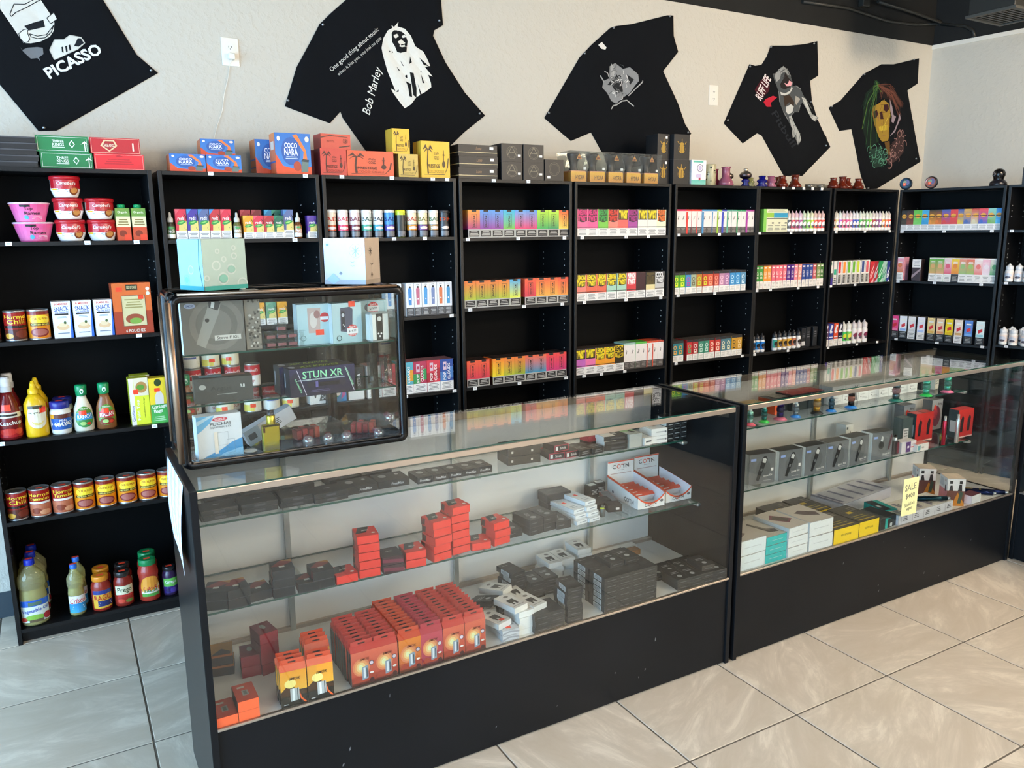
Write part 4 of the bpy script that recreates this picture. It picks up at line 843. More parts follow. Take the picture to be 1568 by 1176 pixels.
rl.put('long orange-red coal box with palm tree and large lettering', (-.31, .03, ZT), 0, 'palm tree coal boxes')
ru = carton('coal_box', 'box', .134, .09, .062, 'c8402f', front=[('r', 0, 0, 1, 1, 'd9523f'), ('p', [(0, .7), (.3, .86), (.9, .8), (.9, .84), (.3, .92), (0, .78)], INKD), ('p', [(.6, .1), (.96, .2), (.98, .3), (.6, .16)], INKD), ('t', 'PRESTIGE', .32, .5, .26, .14, '8a2c22'), ('t', 'CUBO', .82, .55, .16, .3, INKD)], left=[('r', 0, 0, 1, 1, 'c53c34')])
ru.put('small red box lying on top of the square red box', (-.457, .05, ZT+.1125), .06, 'palm tree coal boxes')
yc = carton('coal_box', 'box', .094, .07, .102, 'c9a238', front=palm('d9b75a', '4a3a18'), left=[('r', 0, 0, 1, 1, '7d6a34')])
yc.put('small dull yellow coal box under the upright yellow one', (-.132, .03, ZT), 0, 'palm tree coal boxes')
yb = carton('coal_box', 'box', .143, .09, .163, 'dcae2c', front=palm('f0c030', '4a3212'), left=[('r', 0, 0, 1, 1, 'd8b03c'), ('r', .4, 0, .5, 1, 'b89428')])
yb.put('largest yellow coal box with palm tree and lute', (.003, .03, ZT), 0, 'palm tree coal boxes')
yu = carton('coal_box', 'box', .082, .08, .108, 'dcae2c', front=palm('f0c030', '4a3212'), left=[('r', 0, 0, 1, 1, 'd6a92e')])
yu.put('upright yellow coal box stacked above the small dull yellow box', (-.162, .035, ZT+.1025), 0, 'palm tree coal boxes')
bl = carton('long_black_box', 'box', .205, .12, .052, '161617', front=[('r', 0, 0, 1, 1, '1c1c1e'), ('r', 0, .30, 1, .35, 'd9c79a'), ('r', 0, 0, 1, .30, '121213'), ('t', 'Luxe', .52, .68, .14, .3, '8a6a4c', 0, .2), ('r', .8, .6, .9, .85, 'f2f2f0')], left=[('r', 0, 0, 1, 1, '141414'), ('r', 0, .30, 1, .35, 'b9a97a')], ch=.0008)
for k in range(3): bl.put(f'long black box with gold line, {("bottom", "middle", "top")[k]} of three', (.223+.003*(k % 2), .03, ZT+k*.0525), 0, 'long black gift boxes')
bc = carton('black_cube_box', 'box', .115, .11, .085, '18181a', front=[('r', 0, 0, 1, 1, '1d1d1f'), ('c', .5, .52, .030, .0009, '97907c'), ('c', .5, .52, .024, .0007, '97907c'), ('p', [(.5, .86), (.74, .34), (.72, .33), (.5, .82)], '97907c'), ('p', [(.5, .86), (.26, .34), (.28, .33), (.5, .82)], '97907c'), ('t', 'hookah', .5, .52, .3, .08, '97907c'), ('r', .78, .3, .92, .42, 'f2f2f0')], ch=.0008)
for n_, x, z in (('lower left', .407, 0), ('upper left', .407, .0855), ('lower middle', .53, 0), ('upper middle', .53, .0855)): bc.put(f'black cube box with fine gold circle, {n_} of the group', (x, .03, ZT+z), 0, 'black cube boxes')
bc4 = carton('black_cube_box', 'box', .110, .11, .104, '18181a', front=[('r', 0, 0, 1, 1, '1d1d1f'), ('c', .5, .56, .032, .0009, '97907c'), ('c', .5, .56, .025, .0007, '97907c'), ('r', .12, .12, .28, .24, 'f2f2f0')], ch=.0008)
bc4.put('single larger black cube box right of the stacked ones', (.65, .03, ZT), 0, 'black cube boxes')
# clear tapered packs with orange base
hy = Proto('clear_dome_pack', 'pack')
mb = MB(); w0, w1, h0, h1 = .05, .062, .05, .152; c = hx('fff')
A = [(-w0, 0, 0), (w0, 0, 0), (w0, .1, 0), (-w0, .1, 0)]; B = [(-w1, -.012, h1), (w1, -.012, h1), (w1, .112, h1), (-w1, .112, h1)]
for i in range(4): j = (i+1) % 4; mb.face([A[i], A[j], B[j], B[i]], c)
mb.face(B, c); mb.face(A[::-1], c); hy.add('clear_shell', mb, CLEAR)
mb = MB(); mb.box(-.046, .002, .001, .046, .098, .052, 'e59a2c', ch=.002, right='b8782a'); mb.box(-.044, .004, .052, .044, .096, .056, 'f0a070'); mb.draw(Face((-.046, .002, .001), (1, 0, 0), (0, 0, 1), (0, -1, 0), .092, .051), [('r', 0, 0, 1, 1, 'f2b92e', 'e2952a'), ('t', 'HYDRA', .6, .45, .6, .42, '3a1c10')]); hy.add('printed_base', mb, CARD)
mb = MB(); mb.lathe([(.024, .057), (.026, .062), (.018, .075), (.022, .1), (.034, .13), (.036, .142), (.03, .148), (0, .148)], '141416', n=18, c=(0, .05)); hy.add('glass_bowl', mb, PLAST)
mb = MB(); mb.draw(Face((-.02, -.003, .11), (1, 0, 0), (0, 0, 1), (0, -1, 0), .04, .03), [('p', [(.1, .1), (.9, .1), (.7, .6), (.5, 1), (.3, .6)], 'c98a3c'), ('r', .3, .2, .7, .5, '7d3a20')]); mb.box(.026, -.0045, .062, .042, -.0035, .074, 'f4f4f2'); hy.add('printed_label', mb, PRN)
for k in range(5): hy.put(f'clear tapered pack with orange base, {nth(k)} from the left of five', (.805+.118*k, .04, ZT), 0, 'clear tapered packs')
BUG = [('r', 0, 0, 1, 1, '1b1b1d'), ('o', 0, 0, 1, 1, .0008, '3a3a3c'), ('e', .5, .42, .22, .17, 'b8902c'), ('e', .5, .62, .13, .06, 'b8902c'), ('r', .485, .66, .515, .82, 'b8902c'), ('r', .3, .34, .36, .52, '1b1b1d'), ('r', .485, .26, .515, .6, '4a3210'), ('r', .64, .34, .7, .52, '1b1b1d'), ('p', [(.3, .6), (.2, .72), (.24, .72), (.34, .62)], 'b8902c'), ('p', [(.7, .6), (.8, .72), (.76, .72), (.66, .62)], 'b8902c')]
sc = carton('black_beetle_box', 'box', .112, .1, .132, '19191b', front=BUG, ch=.0008); sc2 = carton('black_beetle_box', 'box', .085, .1, .132, '19191b', front=BUG+[('r', .62, .82, .78, .92, 'f2f2f0')], ch=.0008)
sc2.put('black box with gold beetle emblem, lower left of four', (1.375, .06, ZT), 0, 'black boxes with gold beetle'); sc2.put('black box with gold beetle emblem, upper left of four', (1.375, .06, ZT+.1325), 0, 'black boxes with gold beetle')
sc.put('black box with gold beetle emblem, lower right of four', (1.477, .03, ZT), 0, 'black boxes with gold beetle'); sc.put('black box with orange beetle emblem, upper right of four', (1.477, .03, ZT+.1325), .02, 'black boxes with gold beetle')
tl = carton('white_teal_box', 'box', .106, .07, .134, 'eef4f4', front=[('r', 0, 0, 1, 1, 'eef3f3'), ('r', 0, 0, 1, .2, '5fc0b0', '8fd8cc'), ('r', .1, .9, .8, .97, '5fc0b0'), ('c', .58, .68, .022, .004, '7a6a9a'), ('e', .58, .68, .12, .1, 'c9bfe0'), ('e', .5, .36, .2, .1, 'd0c4e4'), ('e', .56, .24, .07, .06, 'b8405c')], left=[('r', 0, 0, 1, 1, 'f6fbfb')])
tl.put('white and teal carton standing beside the black beetle boxes', (1.605, .03, ZT), 0)
mb = MB(); mb.lathe([(.034, 0), (.036, .003), (.036, .112), (.034, .116), (0, .116)], 'b9b08c', n=20, c=(0, .03)); S = Wrap(.0362, 0, .112, .2, c=(0, .03)); ops = []
for k in range(26): ops.append(('e', rnd.uniform(.05, .95), rnd.uniform(.06, .94), .025, rnd.uniform(.02, .05), rnd.choice(('2b2a22', '4c4a34', '8c8460'))))
mb.draw(S, ops); pj = Proto('patterned_tumbler', 'tumbler'); pj.add('glass', mb, GLOSSY); pj.put('short tumbler with black and cream speckled pattern', (1.713, .03, ZT), 0)
def vase(name, h, r, col, style, mat, cat='glass piece'):
    p = Proto(name, cat); mb = MB()
    if style == 'flask': pr = [(r*.9, 0), (r, .006), (r*.86, h*.25), (r*.5, h*.45), (r*.5, h*.9), (r*.62, h)]
    elif style == 'double': pr = [(r*.9, 0), (r*.95, h*.06), (r*.55, h*.3), (r*.85, h*.48), (r*.85, h*.55), (r*.5, h*.72), (r*.62, h)]
    else: pr = [(r*.85, 0), (r, h*.08), (r, h*.28), (r*.7, h*.42), (r*.78, h*.56), (r*.55, h*.66), (r*.52, h*.85), (r*.62, h)]
    pr2 = [(a*.86, b) for a, b in reversed(pr[1:])]
    mb.lathe(pr+pr2, col, n=20, cap=False); p.add(name, mb, mat); return p
PG = 'small coloured glass pieces on top of the bookcases'
vase('pink_flask', .105, .046, 'c07088', 'flask', TINTD).put('tall dusty pink glass flask, the largest glass piece', (1.83, .05, ZT), 0, PG)
vase('pink_flask', .096, .036, 'a8405c', 'flask', TINTD).put('darker red-pink glass flask behind the large pink one', (1.802, .11, ZT), 0, PG)
def chrome(label, x, y, s=1):
    p = Proto('chrome_bubble_cap', 'glass piece'); mb = MB(); mb.lathe([(.022*s, 0), (.028*s, .004), (.014*s, .02*s), (.026*s, .03*s), (.024*s, .038*s), (.012*s, .045*s)], '1c1c6c', n=20); p.add('foot', mb, GLOSSY)
    mb = MB(); mb.lathe([(.012*s, .042*s), (.036*s, .055*s), (.040*s, .07*s), (.032*s, .082*s), (.014*s, .092*s), (.012*s, .097*s), (.016*s, .104*s), (.012*s, .108*s), (0, .108*s)], ['2a2238', '57484a', '8f8478', 'a89c8c', 'b0a494', 'b0a494', 'c0b4a4', 'c0b4a4'], n=20, cap=False); p.add('bulb', mb, MET)
    p.put(label, (x, y, ZT), 0, PG)
chrome('chrome and dark blue bubble cap in front', 1.975, .04, .92); chrome('chrome bubble cap between the pink flask and the front cap', 1.895, .1, .85); chrome('chrome bubble cap behind the left edge of the pink flask', 1.77, .13, .85)
vase('clear_glass_piece', .05, .032, 'cfcf9a', 'double', TINT).put('pale yellow clear glass piece beside the blue ones', (2.035, .06, ZT), 0, PG)
vase('blue_glass_piece', .062, .036, '1c1c86', 'double', TINTD).put('cobalt blue double bulb glass piece', (2.11, .04, ZT), 0, PG)
vase('pink_glass_piece', .062, .036, 'b8708c', 'double', TINTD).put('dusty pink double bulb glass piece next to the blue one', (2.185, .04, ZT), 0, PG)
am = vase('amber_glass_piece', .066, .036, '7a2c1a', 'stack', TINTD); am2 = vase('amber_glass_piece', .074, .04, '7a2c1a', 'flask', TINTD)
for P, x, y, lb in ((am, 2.278, .04, 'first from the left'), (am, 2.335, .12, 'set back behind the first two'), (am2, 2.39, .04, 'beside the black shirt tip, second in front'), (am, 2.452, .10, 'set back right of the flask shaped one')): P.put('amber glass piece, '+lb, (x, y, ZT), 0, 'amber glass pieces on the seventh bookcase')
for P, x, y, lb in ((am, 2.735, .04, 'first'), (am2, 2.82, .04, 'second'), (am, 2.888, .06, 'third'), (am, 2.985, .05, 'fourth')): P.put(f'amber glass piece on the eighth bookcase, {lb} from the left', (x, y, ZT), 0, 'amber glass pieces on the eighth bookcase')
def bowl(name, r, h, col): 
    p = Proto(name, 'glass piece'); mb = MB(); mb.lathe([(r*.8, 0), (r, .003), (r*.98, h), (r*.86, h), (r*.84, .006), (0, .005)], col, n=18, cap=False); p.add(name, mb, TINT); return p
cb = bowl('clear_glass_cup', .03, .022, 'b8b4a8')
for k, x in enumerate((2.52, 2.565, 2.615, 2.66)): cb.put(f'low clear glass cup, {nth(k)} from the left of four', (x, .04+.02*(k % 2), ZT), 0, 'clear glass cups')
# two round tins leaning back and a webcam on the ninth bookcase
def tin(colr, c2):
    p = Proto('round_tin', 'tin'); mb = MB(); mb.lathe([(.036, 0), (.0385, .002), (.0385, .018), (.036, .02), (.034, .0185), (0, .0185)], ['26282c', '26282c', '3a3c40', '3a3c40', c2], n=28, cap=False); p.add('tin_body', mb, MET)
    mb = MB(); F = Face((-.03, -.03, .0187), (1, 0, 0), (0, 1, 0), (0, 0, 1), .06, .06); mb.draw(F, [('e', .5, .5, .5, .5, c2), ('e', .62, .6, .25, .3, '6a6a9a'), ('e', .4, .62, .2, .2, '8fa890'), ('p', [(.2, .2), (.5, .3), (.7, .15), (.5, .1)], '43566a'), ('e', .38, .42, .17, .17, 'ff5a34'), ('e', .38, .42, .09, .09, 'f7a080')]); p.add('lid_print', mb, GLOSSY); return p
tin('a', '24435c').put('round tin with blue picture leaning back at the corner', SP(.03, .02, ZT+.037), RZS+.1, 'round tins', rx=PI/2-.05); tin('b', '9a6a60').put('round tin with copper rim and orange centre', SP(.19, .02, ZT+.037), RZS, 'round tins', rx=PI/2-.05)
p = Proto('security_camera', 'camera'); mb = MB(); mb.lathe([(.046, 0), (.05, .006), (.046, .022), (.034, .034), (.03, .037)], '1a1a22', n=28); p.add('base', mb, PLAST)
mb = MB(); mb.lathe([(.029, .036), (.03, .05), (.036, .062), (.035, .08), (.026, .095), (.012, .103), (0, .104)], '0e0e10', n=28, cap=False); p.add('head', mb, GLOSSY)
mb = MB(); mb.lathe([(.012, 0), (.012, .004), (.006, .006), (0, .006)], ['111', '6a6a70', '222'], n=18, cap=False); mb.v = [(x, -.033-z, .07+y) for x, y, z in mb.v]; p.add('lens', mb, GLOSSY)
p.put('black dome security camera on the ninth bookcase', SP(.56, .07, ZT), RZS-.5)
carton('black_box', 'box', .2, .12, .10, '16181a', ch=.001).put('black box on the tenth bookcase at the photo edge', SP(.8, .03, ZT), RZS)

# ================================================================== BOXES AND BOTTLES ON THE SHELVES
def lrow(items, x0, x1, z, y, place, group, side=False, j=.004, rz=0):
    """items: [(proto, description)] spread from x0 to x1"""
    n = len(items); w = (x1-x0)/n
    for i, (P, ds) in enumerate(items):
        x = x0+w*(i+.5); yy = y+rnd.uniform(0, j); r = rz+rnd.uniform(-.012, .012)
        if n == 1: lb = f'{ds}, {place}'
        else: lb = f'{ds}, {nth(i)} from left, {place}'
        if side: P.put(lb, SP(x, yy, z), RZS+r, group)
        else: P.put(lb, (x, yy, z), r, group)
_pc = {}
def once(f):
    def g(*a):
        k = (f.__name__,)+a
        if k not in _pc: _pc[k] = f(*a)
        return _pc[k]
    return g
WL = lambda c='8f8f8f': [('r', 0, 0, 1, .29, 'f1f0ee'), ('l', 5, .12, .04, .88, .26, c)]
@once
def reds(c1, c2, tall, acc):
    h = .119 if tall else .094; w = .041
    return carton('flavour_box', 'box', w, .035, h, c1, front=[('r', 0, 0, 1, 1, c1), ('p', [(0, .8), (.45, 1), (0, 1)], c2), ('p', [(.25, .29), (1, .29), (1, .62), (.5, .6), (.28, .45)], 'e6d27c'), ('p', [(.72, .88), (.98, .76), (.98, .6), (.9, .74)], '20242a'), ('t', 'reds', .5, .70, .6, .12, 'fdf6f0', 0, .1), ('p', [(.1, .52), (.3, .62), (.75, .64), (.95, .58), (.6, .50), (.3, .48)], '2f9a4a'), ('p', [(.2, .55), (.6, .60), (.8, .6), (.5, .53)], '8fd070'), ('e', .8, .38, .03, .012, '333'), ('e', .9, .34, .03, .012, '333')]+WL(), left=[('r', 0, 0, 1, 1, c1), ('r', 0, 0, 1, .2, 'e9e6e2')])
RD, PUR, SLT, GRD, ORG, DGN = ('e0354e', 'e86070'), ('4a3a9c', '3f8fd0'), ('5f6f9e', '4a86c0'), ('c8343e', '3f8fd0'), ('f0a52a', 'f3b84a'), ('1f6a52', '2a8a6a')
@once
def dropper(body, lab, h=.108, r=.0155):
    p = Proto('dropper_bottle', 'bottle'); k = h/.108
    mb = MB(); mb.lathe([(r*.95, 0), (r, .002), (r, .056*k), (r*.7, .066*k), (r*.6, .07*k)], body, n=16); mb.draw(Wrap(r, .006*k, .046*k, 2.4*r), [('r', 0, 0, 1, 1, lab), ('r', 0, 0, 1, .35, 'efeee8'), ('t', 'reds', .5, .6, .7, .3, 'f7f2ea'), ('e', .5, .86, .3, .1, '3f9a4a')], l0=.0004); p.add('bottle', mb, GLOSSY)
    mb = MB(); mb.lathe([(r*.66, .068*k), (r*.7, .07*k), (r*.7, .083*k), (r*.35, .088*k), (r*.3, .104*k), (0, .108*k)], 'd9d4cc', n=16, cap=False); p.add('dropper_cap', mb, PLAST); return p
# second bookcase, top shelf
Z = 1.5435
dropper('3c3a2a', '4a6a3a').put('small dropper bottle left of the tall fruit boxes', (-1.152, .03, Z), 0, 'dropper bottles')
lrow([(reds(*RD, True, 0), 'tall pink-red fruit flavour box'), (reds(*PUR, True, 0), 'tall purple fruit flavour box'), (reds(*SLT, True, 0), 'tall slate blue fruit flavour box'), (reds(*GRD, True, 0), 'tall red and blue fruit flavour box'), (reds(*RD, True, 0), 'tall pink-red fruit flavour box')], -1.134, -.920, Z, .022, 'second bookcase', 'fruit flavour boxes on the second bookcase')
dropper('6a6a3a', 'a99a7a').put('dropper bottle with white cap between the tall and short fruit boxes', (-.898, .03, Z), 0, 'dropper bottles')
lrow([(reds(*ORG, False, 0), 'short orange fruit flavour box'), (reds(*RD, False, 0), 'short pink-red fruit flavour box'), (reds('b8303a', 'd05050', False, 0), 'short dark red fruit flavour box'), (reds(*DGN, False, 0), 'short dark green fruit flavour box')], -.874, -.708, Z, .022, 'second bookcase', 'fruit flavour boxes on the second bookcase')
reds(*SLT, True, 0).put('tall slate blue fruit box at the right end of the short ones', (-.687, .03, Z), 0, 'fruit flavour boxes on the second bookcase')
for k, (c, x) in enumerate((((('a32a36', 'c04a52')), -.853), (('7d2028', 'a03a42'), -.808), (('1f7aa8', '3aa0c8'), -.755), (('1f6a52', '2a8a6a'), -.725))): reds(*c, True, 1).put(f'taller fruit box behind the short ones, {nth(k)} from the left', (x, .075, Z), 0, 'fruit boxes set back')
dropper('6a3a1a', 'c07a3a').put('amber dropper bottle right of the slate blue fruit box', (-.648, .03, Z), 0, 'dropper bottles')
reds('5a3a9a', '6a4aaa', False, 2).put('short purple fruit box alone at the right end', (-.588, .022, Z), 0, 'fruit flavour boxes on the second bookcase')
# second bookcase, middle shelf seen through the display case
lrow([(reds(*ORG, False, 0), 'orange fruit box behind the display case'), (reds('5f9a7e', '7ab08e', False, 0), 'sage green fruit box behind the display case'), (reds('e8a21e', 'f0b83a', False, 0), 'amber fruit box behind the display case')], -.855, -.715, 1.1825, .022, 'middle shelf', 'fruit boxes behind the display case')
# third bookcase, top shelf: tall tubes
@once
def tubecan(c1, c2, word, wc, lid='f3f1ee'):
    p = Proto('tall_tube_can', 'tube'); r = .0225
    mb = MB(); mb.lathe([(r*.97, 0), (r, .0015), (r, .111)], c1, n=20); mb.draw(Wrap(r, .001, .109, PI*r), [('r', 0, 0, 1, 1, c1), ('r', 0, .28, 1, .5, c2), ('r', 0, 0, 1, .28, '24242a'), ('r', .2, .05, .8, .24, '77777c'), ('t', word, .5, .74, .8, .16, wc), ('e', .5, .38, .26, .06, 'f1e4e0'), ('r', 0, .5, 1, .515, '3a3a40')]+([('r', 0, .28, 1, .9, c2)] if word == ' ' else []), l0=.0004); p.add('tube', mb, GLOSSY)
    mb = MB(); mb.lathe([(r+.0006, .109), (r+.0012, .1105), (r+.0012, .118), (r*.95, .1215), (0, .1215)], lid, n=20, cap=False); p.add('lid', mb, PLAST); return p
TT = [(('e9d9c4', 'c8542e', 'AD', 'd04a34'), 'white tube with orange print'), (('f1e9e6', 'e84a6a', 'BAD', 'e03a50'), 'white tube with red lettering'), (('e6d4d6', '7a2f42', 'BAD', '8a3a4a'), 'white tube with maroon lettering'), (('e4ebe6', '4aa88a', 'BAD', '2a5a4c'), 'white tube with green print'), (('eceae8', '3aa0b8', 'BAD', '33333a'), 'white tube with teal print'), (('3f8fd0', '5a4aa8', 'SAD', '2a3a8a'), 'blue and purple tube'), (('d9e22e', '2a2a24', ' ', '333', 'e6ec3a'), 'tube with bright yellow lid'), (('f0e6c8', 'e89a2e', 'BAD', 'd0402e'), 'white tube with orange and red print'), (('ece6c0', '7a4a8a', 'BAD', '8a7a2a'), 'white tube with yellow print'), (('f0e9dc', 'b8905a', 'BAD', '5a7a3a'), 'white tube with tan print'), (('2c2c30', '3a3a40', 'DR', 'd8542e', '3a3a3e'), 'dark grey tube with white band')]
lrow([(tubecan(*a), d) for a, d in TT], -.530, .066, 1.5415, .034, 'third bookcase', 'tall tubes on the third bookcase')
# third bookcase, middle shelf: white device boxes
@once
def device(c): return carton('device_box', 'box', .0375, .05, .153, 'eceef0', front=[('r', 0, 0, 1, 1, 'f0f2f4'), ('r', 0, 0, 1, .26, '4a4d52'), ('l', 5, .15, .03, .85, .23, 'a9adb2'), ('p', [(.3, .34), (.7, .34), (.74, .8), (.66, .86), (.34, .86), (.26, .8)], c), ('e', .5, .88, .14, .03, '2a2e36'), ('r', .42, .5, .58, .54, 'f0f2f4'), ('t', 'STIK', .5, .95, .4, .03, '8a8d92')], left=[('r', 0, 0, 1, 1, 'dcdee2')])
lrow([(device(c), d) for c, d in (('3a8fd8', 'white box with blue device picture'), ('c86a8a', 'white box with pink device picture'), ('4aa0e0', 'white box with light blue device picture'), ('7a8fc0', 'white box with slate device picture'), ('e07a4a', 'white box with orange device picture'), ('3f9ad0', 'white box with blue device picture'))], -.168, .066, 1.1785, .02, 'third bookcase middle shelf', 'white device boxes')
lrow([(device(c), d) for c, d in (('3a8fd8', 'white device box behind the display case'), ('4a9a8a', 'white device box behind the display case'))], -.27, -.19, 1.1785, .02, 'third bookcase', 'white device boxes behind the display case')
# third bookcase, lower shelf: boxes with vertical lettering
@once
def popc(c1, c2, tc): return carton('flavour_box', 'box', .068, .10, .150, c1, front=[('r', 0, 0, 1, 1, c1), ('r', 0, .29, .5, .6, c2), ('r', .72, .4, 1, .75, c2), ('t', 'POP', .34, .46, .26, .2, tc, 90), ('t', 'CLOUDS', .66, .60, .52, .2, tc, 90), ('r', .22, .66, .48, .92, 'd9c0d0'), ('e', .35, .8, .08, .05, c1)]+WL(), left=[('r', 0, 0, 1, 1, c1)], top=[('r', 0, 0, 1, 1, '9a6a6e')])
lrow([(popc('5fb0c0', 'e8a03a', 'f7f7f4'), 'box with vertical lettering, teal and orange'), (popc('b83a5a', '3a9a5a', 'f7f7f4'), 'box with vertical lettering, pink and green'), (popc('d83a4e', 'b02a3c', 'f7f7f4'), 'box with vertical lettering, red'), (popc('2a4f9e', '4a7fc0', 'f7f7f4'), 'box with vertical lettering, blue')], -.215, .062, .8125, .02, 'third bookcase', 'boxes with vertical white lettering')
lrow([(popc('b0a8a4', '8a9a8e', '5a4a4e'), 'pale box with dark vertical lettering'), (popc('c0344a', 'a02a3c', 'f0e6e6'), 'box with vertical lettering, crimson')], -.375, -.235, .8125, .02, 'through the display case glass', 'lettered boxes behind the display case')
carton('accessory_box', 'box', .085, .05, .13, 'e8e8e6', front=[('r', 0, 0, 1, 1, 'eceae6'), ('e', .3, .5, .08, .3, '3a3c40'), ('p', [(.5, .1), (.9, .1), (1, .3), (.7, .5)], '3a3c40'), ('t', '24', .75, .22, .24, .14, 'ddd'), ('p', [(.5, .6), (.7, .9), (.9, .7), (.7, .5)], 'e8682e'), ('r', .6, .8, 1, 1, 'c07a4a')]).put('white accessory box with orange diamond seen through the display case', (-.598, .03, .8125), .05)
carton('accessory_box', 'box', .065, .05, .10, '2f7fc4', front=[('r', 0, 0, 1, 1, '3f8fd0'), ('r', 0, .6, 1, 1, '3a9a9a'), ('p', [(.1, .3), (.5, .6), (.4, .2)], '3f9a4a'), ('p', [(.6, .1), (.95, .3), (.8, .6)], 'c05aa0'), ('e', .4, .4, .2, .12, 'e8e8f0')]).put('small blue accessory box seen through the display case', (-.505, .03, .8125), 0)
carton('accessory_box', 'box', .075, .05, .15, '1c1c20', front=[('r', 0, 0, 1, .3, 'eceae8'), ('t', 'POP', .3, .55, .3, .22, 'f0f0f0', 90), ('t', 'XTRA', .7, .6, .4, .22, 'f0f0f0', 90)]).put('black box with white vertical lettering behind the display case', (-.425, .03, .8125), 0)
# second bookcase, lower shelf: stacked soup cans and short jars
soupc = can('food_can', .033, .098, [('r', 0, 0, 1, .5, 'f1efec'), ('r', 0, .5, 1, 1, 'c4202c'), ('t', "Campbell's", .5, .74, .34, .2, 'f7ece6', 0, .3), ('e', .5, .48, .05, .08, 'd0a84a'), ('t', 'SOUP', .5, .2, .18, .14, 'b82a30')], 'c4202c')
tuna = can('short_can', .036, .058, [('r', 0, 0, 1, 1, 'ece8d2'), ('r', .1, 0, .5, .6, 'e8cf5a', 'f0d95f'), ('l', 2, .5, .3, .75, .7, 'a05a5a'), ('r', .42, .35, .52, .7, STK)], 'ece8d2')
tuna2 = can('short_can', .036, .058, [('r', 0, 0, 1, 1, 'e6e2da'), ('l', 3, .36, .2, .64, .85, '8a3a3a'), ('r', .36, .78, .6, .95, '4a5a9a')], 'e6e2da')
sx_ = [-1.115, -1.035, -.955, -.872, -.793]
for i, x in enumerate(sx_): soupc.put(f'red and white soup can, bottom tier, {nth(i)} from the left', (x, .12, .812), rnd.uniform(-.4, .4), 'stacked soup cans')
for i, x in enumerate(sx_[:4]): soupc.put(f'red and white soup can, second tier, {nth(i)} from the left', (x+.01, .12, .9105), rnd.uniform(-.6, .6), 'stacked soup cans')
for i, x in enumerate(sx_[:3]): (tuna2 if i == 0 else tuna).put(f'short pale can on top of the soup cans, {nth(i)} from the left', (x+.005, .12, 1.0095), rnd.uniform(-.2, .2), 'short cans')
for i, x in enumerate((-1.0, -.885, -.805, -.722)): (tuna2 if i == 2 else tuna).put(f'short pale can in front of the soup cans, {nth(i)} from the left', (x, .045, .812), rnd.uniform(-.2, .2), 'short cans')

# fourth bookcase: gradient boxes
@once
def grad(c1, c2, w=.0645, deep=.1, h=.130):
    f = [('r', 0, .29, 1, 1, c1, c2), ('r', 0, 0, 1, .30, 'b9b8b4'), ('r', .07, .04, .93, .265, '1c1b1c'), ('l', 3, .14, .07, .86, .24, 'b5b3ae'), ('r', .3, .93, .7, 1, '1c1a1a'), ('o', .30, .36, .72, .85, .0011, '3c2624'), ('t', 'BANTAM', .51, .6, .4, .18, '3c2624', 90)]
    return carton('gradient_box', 'box', w, deep, h, c2, front=f, left=[('r', 0, .3, 1, 1, c1, c2), ('r', 0, 0, 1, .3, '222')], right=[('r', 0, .3, 1, 1, c1, c2)], top=[('r', 0, 0, 1, 1, '5a4038'), ('r', .1, .1, .9, .9, '2c2626')], seam='6a5048')
G = {'or-mag': ('f79a2c', 'b02a7a', 'orange to magenta'), 'bl-pur': ('4f9ae0', '94309a', 'blue to purple'), 'bl-pu2': ('55a0e6', '9a3a9c', 'sky blue to purple'), 'bl-gr': ('36b4dc', '7ac03a', 'aqua to green'), 'bl-pk': ('58a8e8', 'ee3a6e', 'light blue to pink'), 'bl-pk2': ('4f9ce0', 'e83a6c', 'blue to pink'), 'ye-gr': ('b4e03a', '2fae5a', 'lime to green'), 'ye-gr2': ('c0ea3e', '2a9a62', 'bright lime to green'), 'rd-ye': ('f2582c', 'fbd85a', 'red-orange to yellow'),
     'or-gr': ('f47a3a', 'b8c83c', 'orange to yellow-green'), 'or-g2': ('f2783a', '98b83c', 'orange to green'), 'bl-ye': ('3aa8e0', 'e6ee3c', 'blue to yellow'), 'rd-pk': ('f2603a', 'e03a52', 'orange to red'), 'or-ye': ('f0603a', 'f6b44a', 'coral to orange'), 'rd-or': ('f0503a', 'f8a04a', 'red to orange'), 'or-y': ('f6822c', 'f4e02c', 'orange to yellow'), 'or-bl': ('f0683a', '1f9ac0', 'orange to teal'), 'rd-mg': ('ee4a3e', 'd83a80', 'red to magenta')}
def grow(keys, x0, x1, z, y, place, grp, deep=.1):
    lrow([(grad(G[k][0], G[k][1], round((x1-x0)/len(keys)-.0006, 4), deep), G[k][2]+' gradient box') for k in keys], x0, x1, z, y, place, grp, j=.002)
grow(['or-mag', 'bl-pur', 'bl-pu2', 'bl-gr', 'bl-pk', 'bl-pk2', 'ye-gr', 'ye-gr2', 'rd-ye'], .152, .728, 1.5345, .008, 'fourth bookcase top shelf', 'gradient boxes on the top shelf')
grow(['or-gr', 'or-g2', 'or-g2', 'or-gr', 'bl-ye'], .126, .438, 1.2005, .008, 'middle shelf, left block', 'gradient boxes on the middle shelf')
grow(['rd-pk', 'or-ye', 'or-ye', 'rd-or'], .462, .722, 1.2005, .008, 'middle shelf, right block', 'gradient boxes on the middle shelf')
grow(['rd-pk', 'rd-pk'], .130, .256, .8125, .008, 'lower shelf, left pair', 'gradient boxes on the lower shelf')
grow(['or-y', 'or-gr', 'or-g2', 'or-bl', 'or-bl', 'rd-mg', 'rd-mg'], .273, .712, .8125, .008, 'lower shelf, long block', 'gradient boxes on the lower shelf')

